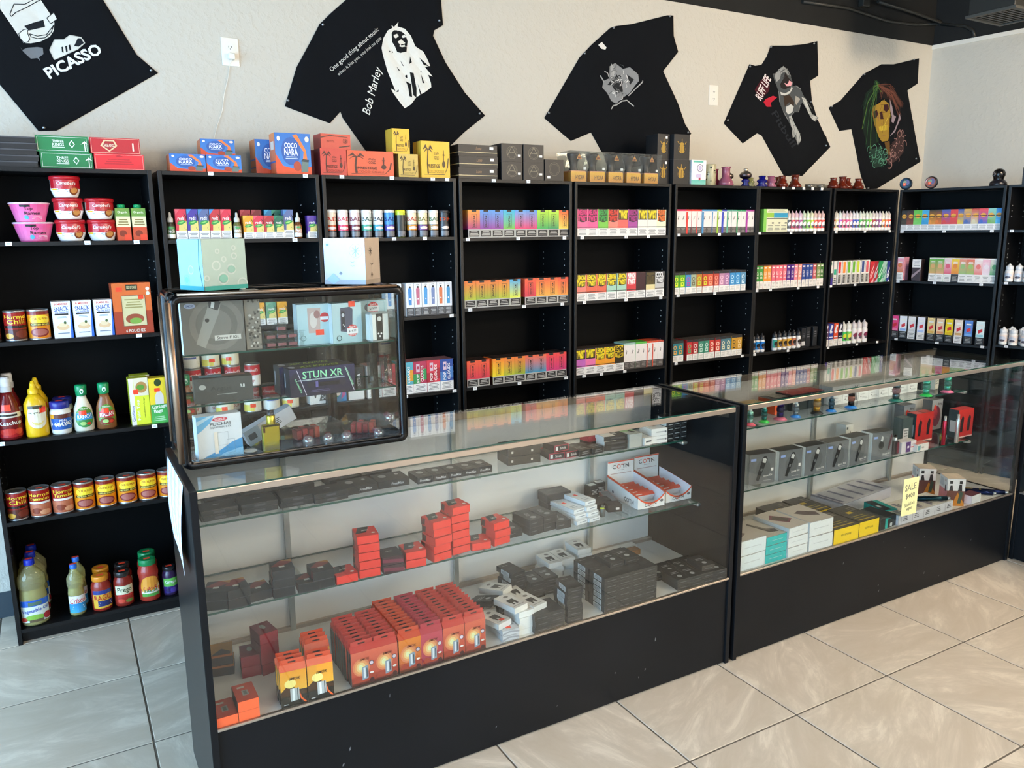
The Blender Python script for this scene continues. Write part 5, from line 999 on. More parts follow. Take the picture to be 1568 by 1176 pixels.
# fifth bookcase: two-word boxes
@once
def twist(word, c, band, w=.0635, two=True, ink='1c1614', h=.137):
    f = [('r', 0, 0, 1, 1, 'f1efe9'), ('r', 0, .29, 1, 1, band if word != 'XX' else c), ('r', 0, .32, 1, .345, '3a2c28')]
    if two: f += [('p', [(.06, 1), (.94, 1), (.92, .56), (.6, .52), (.4, .52), (.08, .56)], ink), ('t', word, .5, .88, .86, .21, c, 0, 0, .06), ('t', 'TWIST', .5, .66, .84, .21, c, 0, 0, .06)]
    else: f += [('r', .02, .6, .98, 1, ink), ('t', 'TWIST', .5, .8, .88, .32, c, 0, 0, .06)]
    return carton('flavour_box', 'box', w, .09, h, 'dcd8d0', front=f+WL()[0:2], left=[('r', 0, 0, 1, 1, ink)], top=[('r', 0, 0, 1, 1, '4a403a')])
PKc, GRc, RDc, YLc, MGc = 'd82a7a', '2a9a42', 'd8362a', 'f0d820', 'a82a82'
lrow([(twist('MELON', PKc, 'f070a0'), 'magenta lettered box over pink'), (twist('MELON', PKc, 'f0609a'), 'magenta lettered box over pink'), (twist('MELON', GRc, '7cc84a'), 'green lettered box'), (twist('MELON', RDc, 'f08a7a'), 'red lettered box'), (twist('X', YLc, 'f46a62', .0635, False), 'yellow lettered box over coral'), (twist('MELON', MGc, 'b04aa0'), 'purple lettered box'), (twist('X', YLc, 'efece4', .0635, False), 'yellow lettered box over white'), (twist('X', YLc, 'efece4', .0635, False), 'yellow lettered box over white'), (twist('FRUIT', 'e0702a', 'e8eed0'), 'orange and green striped lettered box')], .776, 1.362, 1.5345, .008, 'fifth bookcase top shelf', 'lettered flavour boxes, top shelf')
lrow([(twist('LEMON', YLc, 'f08a80'), 'yellow lettered box over pink'), (twist('LEMON', YLc, 'e86a52'), 'yellow lettered box over coral'), (twist('LEMON', YLc, 'e86a52'), 'yellow lettered box over coral'), (twist('LEMON', YLc, 'a8d4c0'), 'yellow lettered box over mint'), (twist('LEMON', YLc, 'a8d4c0'), 'yellow lettered box over mint'), (twist('PUNCH', 'f6f2f0', 'd83a42', .0635, True, 'e87a86'), 'pink and white lettered box'), (carton('flavour_box', 'box', .0625, .09, .137, '3a1a22', front=[('r', 0, 0, 1, 1, '3a1620')]+WL(), top=[('r', 0, 0, 1, 1, '3a2226')]), 'dark maroon box'), (carton('flavour_box', 'box', .0625, .09, .137, '2a2418', front=[('r', 0, 0, 1, 1, '2c2616'), ('r', .06, .5, .94, .96, '5a4c24'), ('t', 'TWIST', .5, .74, .8, .3, '2a2214'), ('r', 0, .29, 1, .5, 'e6d8a0')]+WL()), 'dark brown and cream box'), (twist('COOL', 'e6e6e6', 'c8c8c8', .0635, True, '2c2c2e'), 'black and silver lettered box')], .770, 1.360, 1.2015, .008, 'fifth bookcase middle shelf', 'lettered flavour boxes, middle shelf')
lrow([(twist('X', YLc, 'c86ac0', .064, False), 'yellow lettered box over purple'), (twist('X', YLc, 'f07ab0', .064, False), 'yellow lettered box over pink'), (twist('LEMON', YLc, 'f2a02a', .064), 'yellow lettered box over orange'), (twist('LEMON', YLc, 'f2a02a', .064), 'yellow lettered box over orange'), (twist('LEMON', '3a2c10', '2a2410', .064, True, 'f0d020'), 'solid yellow box with dark lettering')], .768, 1.090, .8105, .008, 'fifth bookcase lower shelf', 'lettered flavour boxes, lower shelf')
# slim white boxes with script
@once
def slim(c, w=.039, h=.131, side=1, dp=.09): 
    f = [('r', 0, 0, 1, 1, 'efe9e6'), ('r', 0, 0, 1, .27, '55504e'), ('l', 4, .15, .03, .85, .24, '8f8a86'), ('r', 0, .93, 1, 1, c), ('p', [(.3, .6), (.45, .68), (.4, .74), (.5, .72), (.52, .62), (.42, .56)], '77726e'), ('p', [(.55, .66), (.72, .72), (.7, .69)], '77726e')]
    if side: f.append(('r', 0, 0, .16 if side == 1 else .34, .9, c))
    return carton('slim_white_box', 'box', w, dp, h, 'e9e4e0', front=f, top=[('r', 0, 0, 1, 1, c)], left=[('r', 0, 0, 1, 1, c)])
lrow([(slim('9fc8b8', .039, .145, 0), 'slim white box with pale teal top'), (slim('9fc8b8', .039, .145, 0), 'slim white box with pale teal top'), (slim('62c04a', .039, .145, 0), 'slim white box with green top'), (slim('62c04a', .039, .145, 0), 'slim white box with green top'), (slim('e0522e', .039, .145, 1), 'slim white box with red top'), (slim('e0522e', .039, .145, 1), 'slim white box with red top'), (slim('c04a3a', .039, .145, 0), 'slim white box with dark red top')], 1.092, 1.368, .8105, .012, 'fifth bookcase lower shelf', 'slim white boxes on the lower shelf')
# sixth bookcase
sl = [('d82a6a', 0, 'pink'), ('d82a6a', 0, 'pink'), ('e83a32', 2, 'red'), ('e83a32', 0, 'red'), ('e83a32', 1, 'red'), ('4a94c8', 2, 'blue'), ('4a94c8', 0, 'blue'), ('4a94c8', 1, 'blue'), ('9ac83a', 2, 'lime'), ('3a4ac0', 2, 'indigo'), ('5aa890', 2, 'sage'), ('5aa890', 0, 'sage'), ('2a9a62', 2, 'green'), ('2a9a62', 0, 'green'), ('b03aa0', 2, 'purple'), ('b03a8a', 0, 'magenta')]
lrow([(slim(c, .0375, .131, s), f'slim white box with {n_} edge') for c, s, n_ in sl], 1.432, 2.04, 1.5415, .01, 'sixth bookcase', 'slim white boxes on the top shelf')
@once
def cloud(c1, c2, w=.0405, wide=0, h=.12): return carton('flavour_box', 'box', w, .1, h, c1, front=[('r', 0, 0, 1, 1, c1), ('r', 0, .88, 1, 1, '25282c'), ('c', .48, .68, .0115, .0042, c2), ('r', .25, .36, .75, .54, c2), ('r', .36, .42, .64, .5, c1)]+[('r', 0, 0, 1, .3, 'efeeea'), ('l', 4, .14, .05, .86, .25, 'c4c2be')], top=[('r', 0, 0, 1, 1, '55504c')], left=[('r', 0, 0, 1, 1, c1)])
lrow([(cloud(a, b), d+' round-logo box') for a, b, d in (('5fae2c', 'e6f03a', 'lime green'), ('5fae2c', 'e6f03a', 'lime green'), ('3a8fc8', 'c03aa0', 'blue and magenta'), ('a8b89a', '6a5a3a', 'white and green'), ('c87a2a', 'b8e03a', 'orange and lime'), ('c84a2a', 'd8e03a', 'red and lime'), ('d8583a', 'f2a88a', 'coral'), ('c8483a', 'f0a08a', 'coral red'), ('c08aa8', 'f0c8dc', 'pale pink'), ('b07aa8', 'f0d0e4', 'mauve'), ('3a94d0', 'bfe4f6', 'sky blue'), ('3a94d0', 'bfe4f6', 'sky blue'), ('5a94b8', 'd6eaf2', 'grey blue'))], 1.428, 1.985, 1.2065, .01, 'sixth bookcase middle shelf', 'round-logo boxes on the middle shelf')
lrow([(cloud('1f7a8a', 'e8b04a', .041), 'teal round-logo box'), (cloud('2a7a7a', 'e0a84a', .041), 'teal round-logo box')], 1.433, 1.517, .8205, .01, 'lower shelf left pair', 'round-logo boxes on the lower shelf')
lrow([(cloud('c8282e', '3fae7a', .041), 'red and green round-logo box'), (cloud('b02a30', 'e6e2da', .041), 'dark red round-logo box'), (cloud('3a8a72', 'c8e6da', .041), 'green round-logo box'), (cloud('3a8a72', 'c8e6da', .041), 'green round-logo box'), (cloud('c8362e', 'f4dcc8', .041), 'red round-logo box'), (cloud('c8362e', 'f4dcc8', .041), 'red round-logo box'), (cloud('4a7a8a', 'f0e8c0', .041), 'slate and cream round-logo box'), (cloud('4a7a8a', 'f0e8c0', .041), 'slate and cream round-logo box'), (cloud('c8942a', '3a3424', .041), 'gold round-logo box'), (cloud('c8942a', 'e6ce9a', .041), 'gold round-logo box')], 1.540, 1.977, .8205, .01, 'lower shelf', 'round-logo boxes on the lower shelf')
# seventh bookcase
carton('tea_carton', 'box', .2, .1, .133, '9ccf6a', front=[('r', 0, 0, .12, 1, '8ad05a'), ('r', .12, 0, 1, 1, 'e2e2c4'), ('r', .12, .64, .42, .84, '9cc84a'), ('r', .42, .62, 1, .84, '2f9ac4'), ('r', .12, .56, 1, .6, '4a4a44'), ('l', 2, .16, .88, .9, .96, 'b0b08c'), ('l', 4, .18, .06, .4, .3, '8a8a7a'), ('l', 4, .46, .06, .68, .3, '8a8a7a'), ('l', 4, .74, .06, .96, .3, '8a8a7a'), ('r', .34, .36, .42, .42, '2a2a2a'), ('r', .62, .36, .7, .42, '2a2a2a'), ('r', .88, .36, .98, .42, '2a2a2a')], left=[('r', 0, 0, 1, 1, '7cc850')]).put('wide cream and green carton on the seventh bookcase top shelf', (2.207, .01, 1.5445), 0)
@once
def juice(c, cap, r=.0155, h=.125, c3='e9e6e4'):
    p = Proto('squeeze_bottle', 'bottle'); mb = MB(); k = h/.125
    pr = [(r*.92, 0), (r, .003), (r, .074*k), (r*.8, .082*k), (r*.8, .083*k)]
    mb.lathe(pr, 'e4e2e0', n=14); mb.draw(Wrap(r, .004, .066*k, PI*r*.95), [('r', 0, .22, 1, 1, c), ('r', 0, 0, 1, .22, 'eceae6'), ('e', .5, .62, .3, .22, c3), ('e', .5, .4, .22, .12, '55505a')], l0=.0004); p.add('bottle', mb, GLOSSY)
    mb = MB(); mb.lathe([(r*.88, .083*k), (r*.9, .085*k), (r*.88, .108*k), (r*.5, .111*k), (r*.28, .116*k), (r*.2, .124*k), (0, .125*k)], cap, n=14, cap=False); p.add('cap', mb, PLAST); return p
J = lambda seq: [(juice(c, cap), d) for c, cap, d in seq]
lrow(J([('3a3a3a', 'd8c8c4', 'dark labelled squeeze bottle'), ('c8303e', 'd9b8bc', 'red labelled squeeze bottle'), ('b03a5a', 'd9b8c4', 'crimson labelled squeeze bottle'), ('a84a8a', 'd4b8cc', 'purple labelled squeeze bottle'), ('5a9a4a', 'c8d8c0', 'green labelled squeeze bottle'), ('8ac83a', 'c8d8b8', 'lime labelled squeeze bottle'), ('b8d03a', 'd8d8b8', 'yellow-green labelled squeeze bottle'), ('e8582e', 'd8bcb4', 'orange labelled squeeze bottle'), ('e04a3a', 'd4b4b0', 'red-orange labelled squeeze bottle'), ('e83a32', 'd4b4b0', 'bright red labelled squeeze bottle')]), 2.316, 2.650, 1.5445, .022, 'seventh bookcase', 'squeeze bottles on the seventh bookcase')
@once
def salt(c, w=.030, h=.138, sep='efe6e0'): return carton('flavour_box', 'box', w, .09, h, c, front=[('r', 0, 0, 1, 1, c), ('t', 'KA', .5, .66, .6, .16, sep), ('r', .2, .88, .8, .94, sep), ('l', 2, .2, .44, .8, .54, sep)]+[('r', 0, 0, 1, .33, 'ebe6e0'), ('l', 4, .16, .05, .84, .28, 'c4beb8')], top=[('r', 0, 0, 1, 1, 'b07a74')], left=[('r', 0, 0, 1, 1, c)])
lrow([(salt(c), d+' narrow box') for c, d in (('3f9a3a', 'green'), ('3f9a3a', 'green'), ('f0983a', 'orange'), ('f0983a', 'orange'), ('ee6a7a', 'pink'), ('ee6a7a', 'pink'), ('ee6a7a', 'pink'), ('ee7482', 'rose'), ('5a2a8a', 'purple'), ('5a2a8a', 'purple'), ('f08a94', 'light pink'), ('f4a08a', 'peach'), ('2a4a9a', 'blue'), ('2a4a9a', 'blue'), ('2a4a9a', 'blue'), ('c85a5a', 'brick red'), ('8a9a5a', 'olive'), ('4a7a3a', 'dark green'))], 2.064, 2.662, 1.2065, .01, 'seventh bookcase middle shelf', 'narrow boxes on the seventh bookcase')
lrow([(juice(c, '2a2c30', .0165, .115, '20242a'), d) for c, d in (('2a6a9a', 'black capped bottle with blue label'), ('2a8ad0', 'black capped bottle with bright blue label'), ('2a7ac8', 'black capped bottle with blue label'))], 2.062, 2.178, .8205, .025, 'lower shelf left group', 'black capped bottles')
lrow([(juice(c, '2a2c30', .0165, .118, '2c2824'), d) for c, d in (('3aa08a', 'black capped bottle with teal label'), ('d8a84a', 'black capped bottle with gold label'), ('c89a42', 'black capped bottle with gold label'), ('e8b03a', 'black capped bottle with yellow label'), ('c87a5a', 'black capped bottle with copper label'), ('e6e2e0', 'black capped bottle with white label'))], 2.248, 2.500, .8205, .025, 'lower shelf', 'black capped bottles')
dk = carton('black_box', 'box', .038, .04, .12, '1c1e22', front=[('r', 0, 0, 1, 1, '1f2126'), ('r', .1, .08, .9, .3, 'd0d0d0'), ('l', 3, .2, .5, .8, .75, '5a5c62')]); dk2 = carton('black_box', 'box', .038, .04, .125, '202226', front=[('l', 3, .2, .45, .8, .8, '6a6c72')])
dk.put('narrow black box with white band beside the gold labelled bottles', (2.522, .02, .8205), 0, 'narrow black boxes'); dk2.put('narrow plain black box right of the white banded one', (2.566, .02, .8205), 0, 'narrow black boxes'); dk2.put('narrow black box alone at the right end of lower shelf', (2.63, .02, .8205), 0, 'narrow black boxes')
# eighth bookcase
lrow(J([('c83a3a', 'd8d0cc', 'red labelled squeeze bottle'), ('d8c88a', 'd8d4cc', 'cream labelled squeeze bottle'), ('a85ac0', 'd4dcdc', 'lilac labelled squeeze bottle'), ('e0607a', 'd8c4c8', 'pink labelled squeeze bottle'), ('d84a8a', 'd8c4cc', 'magenta labelled squeeze bottle'), ('e08aa8', 'd8c8cc', 'light pink labelled squeeze bottle'), ('3a4ab0', 'd0d0d8', 'blue labelled squeeze bottle'), ('3a5ac0', 'd0d4d8', 'blue labelled squeeze bottle'), ('4aae4a', 'd0d8cc', 'green labelled squeeze bottle'), ('6a8a4a', 'd0d8cc', 'olive labelled squeeze bottle'), ('5ab84a', 'd0d8cc', 'leaf green labelled squeeze bottle'), ('8ad03a', 'd4dcc8', 'lime labelled squeeze bottle'), ('b03a3a', 'd4ccc8', 'dark red labelled squeeze bottle'), ('8a4a7a', 'd4ccd0', 'plum labelled squeeze bottle'), ('a05a9a', 'd4ccd4', 'purple labelled squeeze bottle'), ('e0a83a', 'd8d4c8', 'gold labelled squeeze bottle'), ('e8783a', 'd8d0c8', 'orange labelled squeeze bottle'), ('e84a32', 'd8ccc8', 'red-orange labelled squeeze bottle')]), 2.716, 3.3, 1.5455, .022, 'eighth bookcase', 'squeeze bottles on the eighth bookcase')
@once
def bar(c, w=.04, h=.15): return carton('flavour_box', 'box', w, .08, h, 'e6e2dc', front=[('r', 0, 0, 1, 1, 'eae6e0'), ('r', .12, .48, .7, .96, c), ('r', .78, .55, .94, .9, 'eae6e0'), ('r', .1, .04, .9, .42, 'b8b4ae'), ('r', .18, .06, .62, .4, '4a4a48'), ('l', 4, .22, .1, .58, .36, '9a9a94')], top=[('r', 0, 0, 1, 1, '8a8a80')])
@once
def foil(c, c2): return carton('flavour_box', 'box', .042, .07, .138, c, front=[('r', 0, 0, 1, 1, c), ('p', [(.0, .3), (.2, .3), (1, .8), (1, .92)], c2), ('p', [(0, .2), (.4, .2), (1, .56), (1, .62)], c2), ('p', [(.3, 0), (1, 0), (1, .22)], c2)])
lrow([(carton('flavour_box', 'box', .042, .08, .15, 'e0e0dc', front=[('r', .1, .84, .7, .96, '1f7a5a'), ('r', 0, .5, 1, .8, 'e6e6e0'), ('r', 0, .3, 1, .5, '55555a'), ('r', 0, 0, 1, .3, '4a3a9a')]), 'white box with purple base'), (carton('flavour_box', 'box', .028, .08, .15, 'e6e2dc', front=[('r', .1, .42, .9, .66, '2fae8a'), ('l', 3, .1, .06, .9, .3, '3a3a3a')]), 'white box with teal patch')]+[(bar(c), d) for c, d in (('d8303a', 'white box with red panel'), ('f0902e', 'white box with orange panel'), ('6ab82e', 'white box with green panel'), ('6ab82e', 'white box with green panel'), ('c8d83a', 'white box with yellow panel'), ('3a4f8a', 'white box with navy panel'), ('e0606a', 'white box with rose panel'))]+[(foil('c82a34', 'e8b0b0'), 'red box with silver slashes'), (foil('b02a38', 'b8c8d0'), 'dark red box with silver slashes'), (foil('2a9a5a', 'b8e0c8'), 'green box with silver slashes'), (foil('a8c8c0', '5aa88a'), 'pale green box with slashes'), (foil('2a3a8a', 'e0e0ea'), 'navy box with white slashes')], 2.706, 3.335, 1.2055, .01, 'eighth bookcase', 'mixed boxes on the eighth bookcase')
@once
def bolt(c, c2='e6e6ee'): return carton('flavour_box', 'box', .041, .06, .145, c, front=[('r', 0, 0, 1, 1, c), ('p', [(.1, .62), (.5, .96), (.9, .9), (.5, .7), (.9, .62), (.4, .56)], c2), ('r', .1, .38, .9, .42, c2)]+[('r', 0, 0, 1, .3, 'e9e7e4'), ('l', 4, .16, .05, .84, .26, 'bdb9b4')])
lrow([(bolt('6a4a6a'), 'plum box with white flash'), (bolt('2a3f9a'), 'blue box with white flash'), (bolt('d8502e'), 'orange box with white flash'), (bolt('14203a'), 'navy box with white flash')], 2.705, 2.885, .8085, .01, 'eighth bookcase lower shelf', 'flash boxes')
lrow([(juice('4ac86a', 'dcdcd4', .0205, .15, 'd8d83a'), 'large bottle with green and yellow label'), (juice('7ac85a', 'dcdcd4', .0205, .15, 'e0d85a'), 'large bottle with light green label')], 2.892, 2.985, .8085, .03, 'eighth bookcase', 'large bottles')
lrow([(juice('eadfe4', 'd4cccc', .022, .15, '7a2a4a'), 'large white bottle with maroon emblem')]*3, 2.99, 3.15, .8085, .03, 'eighth bookcase', 'large bottles')
# ninth bookcase (turned)
@once
def bee(c, c2, w=.052): return carton('flavour_box', 'box', w, .08, .13, c, front=[('r', 0, .28, 1, 1, c, c2), ('e', .5, .7, .3, .1, 'e8a83a'), ('r', .1, .66, .9, .7, '3a2c1c'), ('e', .3, .4, .2, .1, c2)]+WL('a8a8a8'), top=[('r', 0, 0, 1, 1, 'c8ccd0')])
lrow([(bee(a, b), d) for a, b, d in (('2a2a2a', '4a4438', 'black picture box'), ('2c2a26', '8a4a3a', 'black and red picture box'), ('62c04a', '7ad06a', 'green picture box'), ('4ab0e0', '3a9ad0', 'sky blue picture box'), ('2a3026', 'e8983a', 'black and orange picture box'), ('3a3a36', 'e07a2e', 'dark orange picture box'), ('3a62b0', 'd84a4a', 'blue and red picture box'), ('e04a4a', 'd84a4a', 'red picture box'), ('3a5aa8', 'e0c04a', 'blue and yellow picture box'), ('d8a84a', '4a6ab0', 'gold and blue picture box'), ('c84a3a', 'd8d0b0', 'red and cream picture box'), ('e8484a', '3a6ac0', 'red and blue picture box'), ('8ac8c0', '7aae5a', 'mint and green picture box'), ('2a8ad8', '5ac0f0', 'bright blue picture box'))], .012, .622, 1.5425, .015, 'ninth bookcase', 'picture boxes on the ninth bookcase', side=True)
@once
def tallb(c, c2, dark=0, w=.046, h=.152):
    f = [('r', 0, 0, 1, 1, 'efebe6'), ('r', 0, .34, 1, .96, c, c2), ('e', .5, .66, .3, .1, c2), ('l', 2, .2, .76, .8, .86, 'f3efe8')]
    f += [('r', 0, 0, 1, .33, '2c2c2c' if dark else 'efebe6'), ('l', 4, .16, .05, .84, .28, 'a8a49e')]
    return carton('flavour_box', 'box', w, .08, h, c, front=f, top=[('r', 0, 0, 1, 1, c)], left=[('r', 0, 0, 1, 1, c)])
tallb('f0a8c0', 'd87a4a', 0, .048).put('pink and orange box alone at the left of middle shelf, ninth bookcase', SP(.032, .015, 1.2145), RZS, 'tall boxes on the ninth bookcase')
carton('flavour_box', 'box', .055, .06, .14, '3a2c30', front=[('r', 0, .62, 1, 1, 'ebe8e4'), ('l', 4, .15, .68, .85, .95, 'aaa'), ('p', [(0, .1), (1, .5), (1, .6), (0, .25)], 'a08a90')]).put('dark box with white top standing alone, ninth bookcase middle shelf', SP(.14, .015, 1.2145), RZS)
lrow([(tallb(a, b, k), d) for a, b, k, d in (('5ab04a', 'd8a86a', 0, 'green tall box'), ('5ab04a', 'e0a878', 0, 'green tall box'), ('e8d4d4', 'e0607a', 0, 'white and pink tall box'), ('f2d23a', 'e88a3a', 1, 'yellow tall box with black base'), ('e8907a', '9ac07a', 0, 'salmon tall box'), ('e8705a', '9ac06a', 0, 'coral tall box'), ('f0e6e2', 'e87a72', 0, 'white tall box with red fruit'), ('f4b8c8', 'f0e0e4', 0, 'light pink tall box'), ('e8dcd0', '5aa06a', 0, 'white tall box with watermelon colours'))], .220, .628, 1.2145, .012, 'ninth bookcase middle shelf', 'tall boxes on the ninth bookcase', side=True)
@once
def fruitb(c, dark, band): return carton('flavour_box', 'box', .047, .07, .15, '4a4c52', front=[('r', 0, .32, 1, 1, c), ('p', [(.25, .62), (.75, .7), (.8, .56), (.3, .48)], 'd8303a'), ('r', .2, .8, .8, .86, 'f0f0ea'), ('r', .1, .34, .9, .44, band), ('r', 0, 0, 1, .32, '222326' if dark else 'e9e7e4'), ('l', 4, .14, .04, .86, .28, '9a9a98')], top=[('r', 0, 0, 1, 1, '6a6c70')])
s9 = [.03, .084, .139, .202, .264, .32, .377, .432, .49, .561]
for i, (s_, (c, dk_, bd, d)) in enumerate(zip(s9, (('f04a8a', 1, 'f48ab0', 'pink'), ('eceef4', 1, '8fb4e8', 'white and blue'), ('eae8e8', 0, 'd8d8d8', 'white'), ('e6e6f0', 0, 'b0c8f0', 'white and pale blue'), ('f0d89a', 1, 'e8b85a', 'cream yellow'), ('f0d0a8', 1, 'e89a6a', 'peach'), ('f4d81e', 1, 'e8c010', 'bright yellow'), ('e8dccc', 0, 'd0a86a', 'cream'), ('5a8ad8', 1, '7ab0e8', 'blue'), ('dff0f0', 1, '9ad4e0', 'pale mint')))):
    fruitb(c, dk_, bd).put(f'{d} red fruit box, {nth(i)} from left, ninth bookcase lower shelf', SP(s_, .012+.004*(i % 3), .8255), RZS+rnd.uniform(-.06, .06), 'red fruit boxes')
# tenth bookcase: white bottles
wb = juice('e6d8d0', 'd8dce0', .0235, .11, 'c8ccd8'); 
for k, (s_, d_) in enumerate(((.685, .03), (.735, .04), (.785, .03))): wb.put(f'white bottle on the tenth bookcase middle shelf, {nth(k)} from the left', SP(s_, d_, 1.2295), RZS, 'white bottles on the tenth bookcase')
for k, (s_, d_) in enumerate(((.69, .03), (.715, .09), (.745, .03), (.775, .09), (.81, .03))): wb.put(f'white bottle on the tenth bookcase lower shelf, {nth(k)} from the left', SP(s_, d_, .8415), RZS, 'white bottles on the tenth bookcase')

# ================================================================== STOCK INSIDE THE FIRST COUNTER
def stack(P, x, y, z, n, h, what, where, group, rz=0, jit=.004):
    for k in range(n):
        pos = '' if n == 1 else (', bottom of the pair' if k == 0 else ', top of the pair') if n == 2 else f', {nth(k)} from bottom'
        P.put(f'{what} {where}{pos}'.replace(' ,', ','), (x+rnd.uniform(-jit, jit)*(k > 0), y+rnd.uniform(-jit, jit)*(k > 0), z+k*(h+.0004)), rz+rnd.uniform(-.04, .04)*(k > 0), group)
ZU, ZL, ZD = .8125, .5765, .3335
DKG = '26282b'
# --- upper glass shelf
d1 = carton('flat_black_box', 'box', .098, .075, .014, '1e2024', front=[('r', .35, .3, .65, .7, '4a4c50')], top=[('r', .42, .55, .6, .62, '9a9ca0'), ('o', .02, .02, .98, .98, .0006, '2c2e33')], ch=.0008)
for k, (x, y) in enumerate(((-1.25, -1.28), (-1.147, -1.28), (-1.043, -1.282), (-.95, -1.294), (-1.225, -1.185), (-1.12, -1.185), (-1.015, -1.185))):
    where = 'front row' if k < 4 else 'rear row'; idx = nth(k if k < 4 else k-4)
    stack(d1, x, y, ZU, 2, .014, f'flat black box, {where}, {idx} from the left end', '', 'flat black boxes on the upper glass shelf', rnd.uniform(-.05, .05), .002)
fm = carton('small_black_box', 'box', .05, .08, .021, '202226', front=[('t', 'FreeMax', .5, .5, .7, .36, 'c9cbcc', 0, .2)], top=[('e', .5, .6, .22, .16, '9a9c9c'), ('l', 2, .3, .2, .7, .3, '77797c')], ch=.0006)
fmw = carton('small_black_box', 'box', .098, .08, .023, '202226', front=[('t', 'FreeMax', .62, .5, .4, .36, 'c9cbcc', 0, .2)], top=[('e', .28, .6, .12, .18, 'a0a2a2'), ('e', .76, .66, .06, .1, 'b9bbbb')], ch=.0006)
fmw.put('black coil box left of the long row, upper shelf', (-.85, -1.267, ZU), .08, 'black coil boxes'); fmw.put('black coil box second from the left, upper shelf', (-.75, -1.265, ZU), -.02, 'black coil boxes')
fmw.put('black coil box set back behind the first one, upper shelf', (-.87, -1.17, ZU), .05, 'black coil boxes'); fmw.put('black coil box set back behind the second, upper shelf', (-.765, -1.165, ZU), .1, 'black coil boxes')
for k, x in enumerate((-.655, -.603, -.551, -.499, -.449)): fm.put(f'narrow black coil box, {nth(k)} of five side by side, upper shelf', (x, -1.28, ZU), -.02, 'black coil boxes')
br = carton('brown_black_box', 'box', .118, .09, .029, '332e28', front=[('r', .1, .35, .16, .6, 'c9c5bb'), ('r', .7, .35, .76, .6, 'c9c5bb'), ('l', 1, 0, .0, 1, .1, '1c1a18')], top=[('t', 'UWELL', .5, .3, .36, .16, 'd0ccc2', 0, .2)], ch=.0012)
stack(br, -.295, -1.262, ZU, 2, .029, 'dark olive-brown box', 'on the upper glass shelf', 'olive-brown boxes', -.1, .002)
rdb = carton('red_edged_box', 'box', .058, .07, .022, '1f1d20', front=[('r', .04, .05, .96, .95, '1c1a1d'), ('o', 0, 0, 1, 1, .0022, 'b8304a'), ('t', 'Smok', .6, .5, .4, .4, 'd9d4d4'), ('r', .08, .2, .24, .8, 'e0e0e0')], top=[('o', 0, 0, 1, 1, .0014, '6a2430')])
rdb.put('black box with red edges, front left of three', (-.175, -1.272, ZU), -.12, 'red edged black boxes'); rdb.put('black box with red edges, front right of three', (-.117, -1.279, ZU), .08, 'red edged black boxes'); rdb.put('black box with red edges lying across the other two', (-.15, -1.262, ZU+.0225), .05, 'red edged black boxes')
rdb.put('black box with red edges at the back of the group', (-.185, -1.19, ZU), .1, 'red edged black boxes')
bk = carton('black_coil_box', 'box', .052, .09, .022, '1f2225', front=[('l', 2, .2, .2, .8, .8, '7a7c80')], top=[('l', 3, .15, .15, .85, .5, '8f9194'), ('r', .2, .6, .5, .9, '55575a')])
for k, x in enumerate((-.07, -.016)): bk.put(f'black coil box with grey print, {("left","right")[k]} of two beside the red edged boxes', (x, -1.287, ZU), .12, 'grey printed black boxes')
wbk = carton('black_white_box', 'box', .092, .06, .0165, '202226', front=[('l', 1, .3, .2, .9, .8, '4a4c50')], top=[('r', 0, 0, .5, 1, 'e4e2dc'), ('r', .55, .3, .7, .7, 'b8b8b4')], left=[('r', 0, 0, 1, 1, 'e9e8e4')])
stack(wbk, .062, -1.282, ZU, 3, .0165, 'black and white slim box', 'stacked upper shelf', 'slim black and white boxes', -.12, .003)
carton('red_box', 'box', .05, .05, .02, 'b8283c', top=[('r', 0, 0, 1, 1, 'a8303e'), ('l', 2, .2, .3, .8, .6, 'd9c8c4')]).put('small red box peeking out behind the slim stack', (.02, -1.21, ZU+.02), .05)
carton('black_box', 'box', .05, .05, .02, '222').put('small black box supporting the small red one', (.02, -1.21, ZU-.0004), .05)
lgx = carton('grey_green_box', 'box', .056, .08, .024, 'b9beb8', front=[('r', 0, 0, 1, 1, 'b4b8b4')], top=[('r', 0, .5, 1, 1, 'a8d09a'), ('p', [(.6, .2), (.8, .3), (.6, .8), (.5, .5)], '33353a')])
stack(lgx, .143, -1.288, ZU, 2, .024, 'grey and light green box', 'upper shelf', 'grey-green boxes', .03, .002)
wh = carton('white_carton', 'box', .066, .08, .026, 'eeece8', front=[('r', 0, 0, 1, 1, 'f2f1ee'), ('l', 1, .3, .3, .9, .7, 'c0c0c0'), ('e', .9, .5, .05, .14, '77797c')], top=[('e', .5, .5, .14, .1, '8a7a6a')])
whs = carton('white_carton', 'box', .036, .06, .028, 'eeece8', front=[('r', .2, .4, .9, .6, '4a4c50')])
stack(wh, .252, -1.288, ZU, 2, .026, 'white carton', 'near the right end of upper shelf', 'white cartons on the upper shelf', -.08, .003); whs.put('small white carton with dark bar, left of the white pair', (.197, -1.292, ZU), .05, 'white cartons on the upper shelf')
kb = carton('black_cigarette_sized_box', 'box', .029, .07, .0165, '1c2024', front=[('r', .15, .42, .85, .56, 'a8b0b4')], left=[('r', .2, .15, .9, .85, 'd4dcdc')])
for c_, x in enumerate((.305, .336, .367)):
    for k in range(5): kb.put(f'small black box, column {nth(c_)} of three at the shelf end, {nth(k)} from bottom', (x+rnd.uniform(-.001, .001), -1.285, ZU+k*.017), 0, 'small black boxes stacked at the end of the upper shelf')

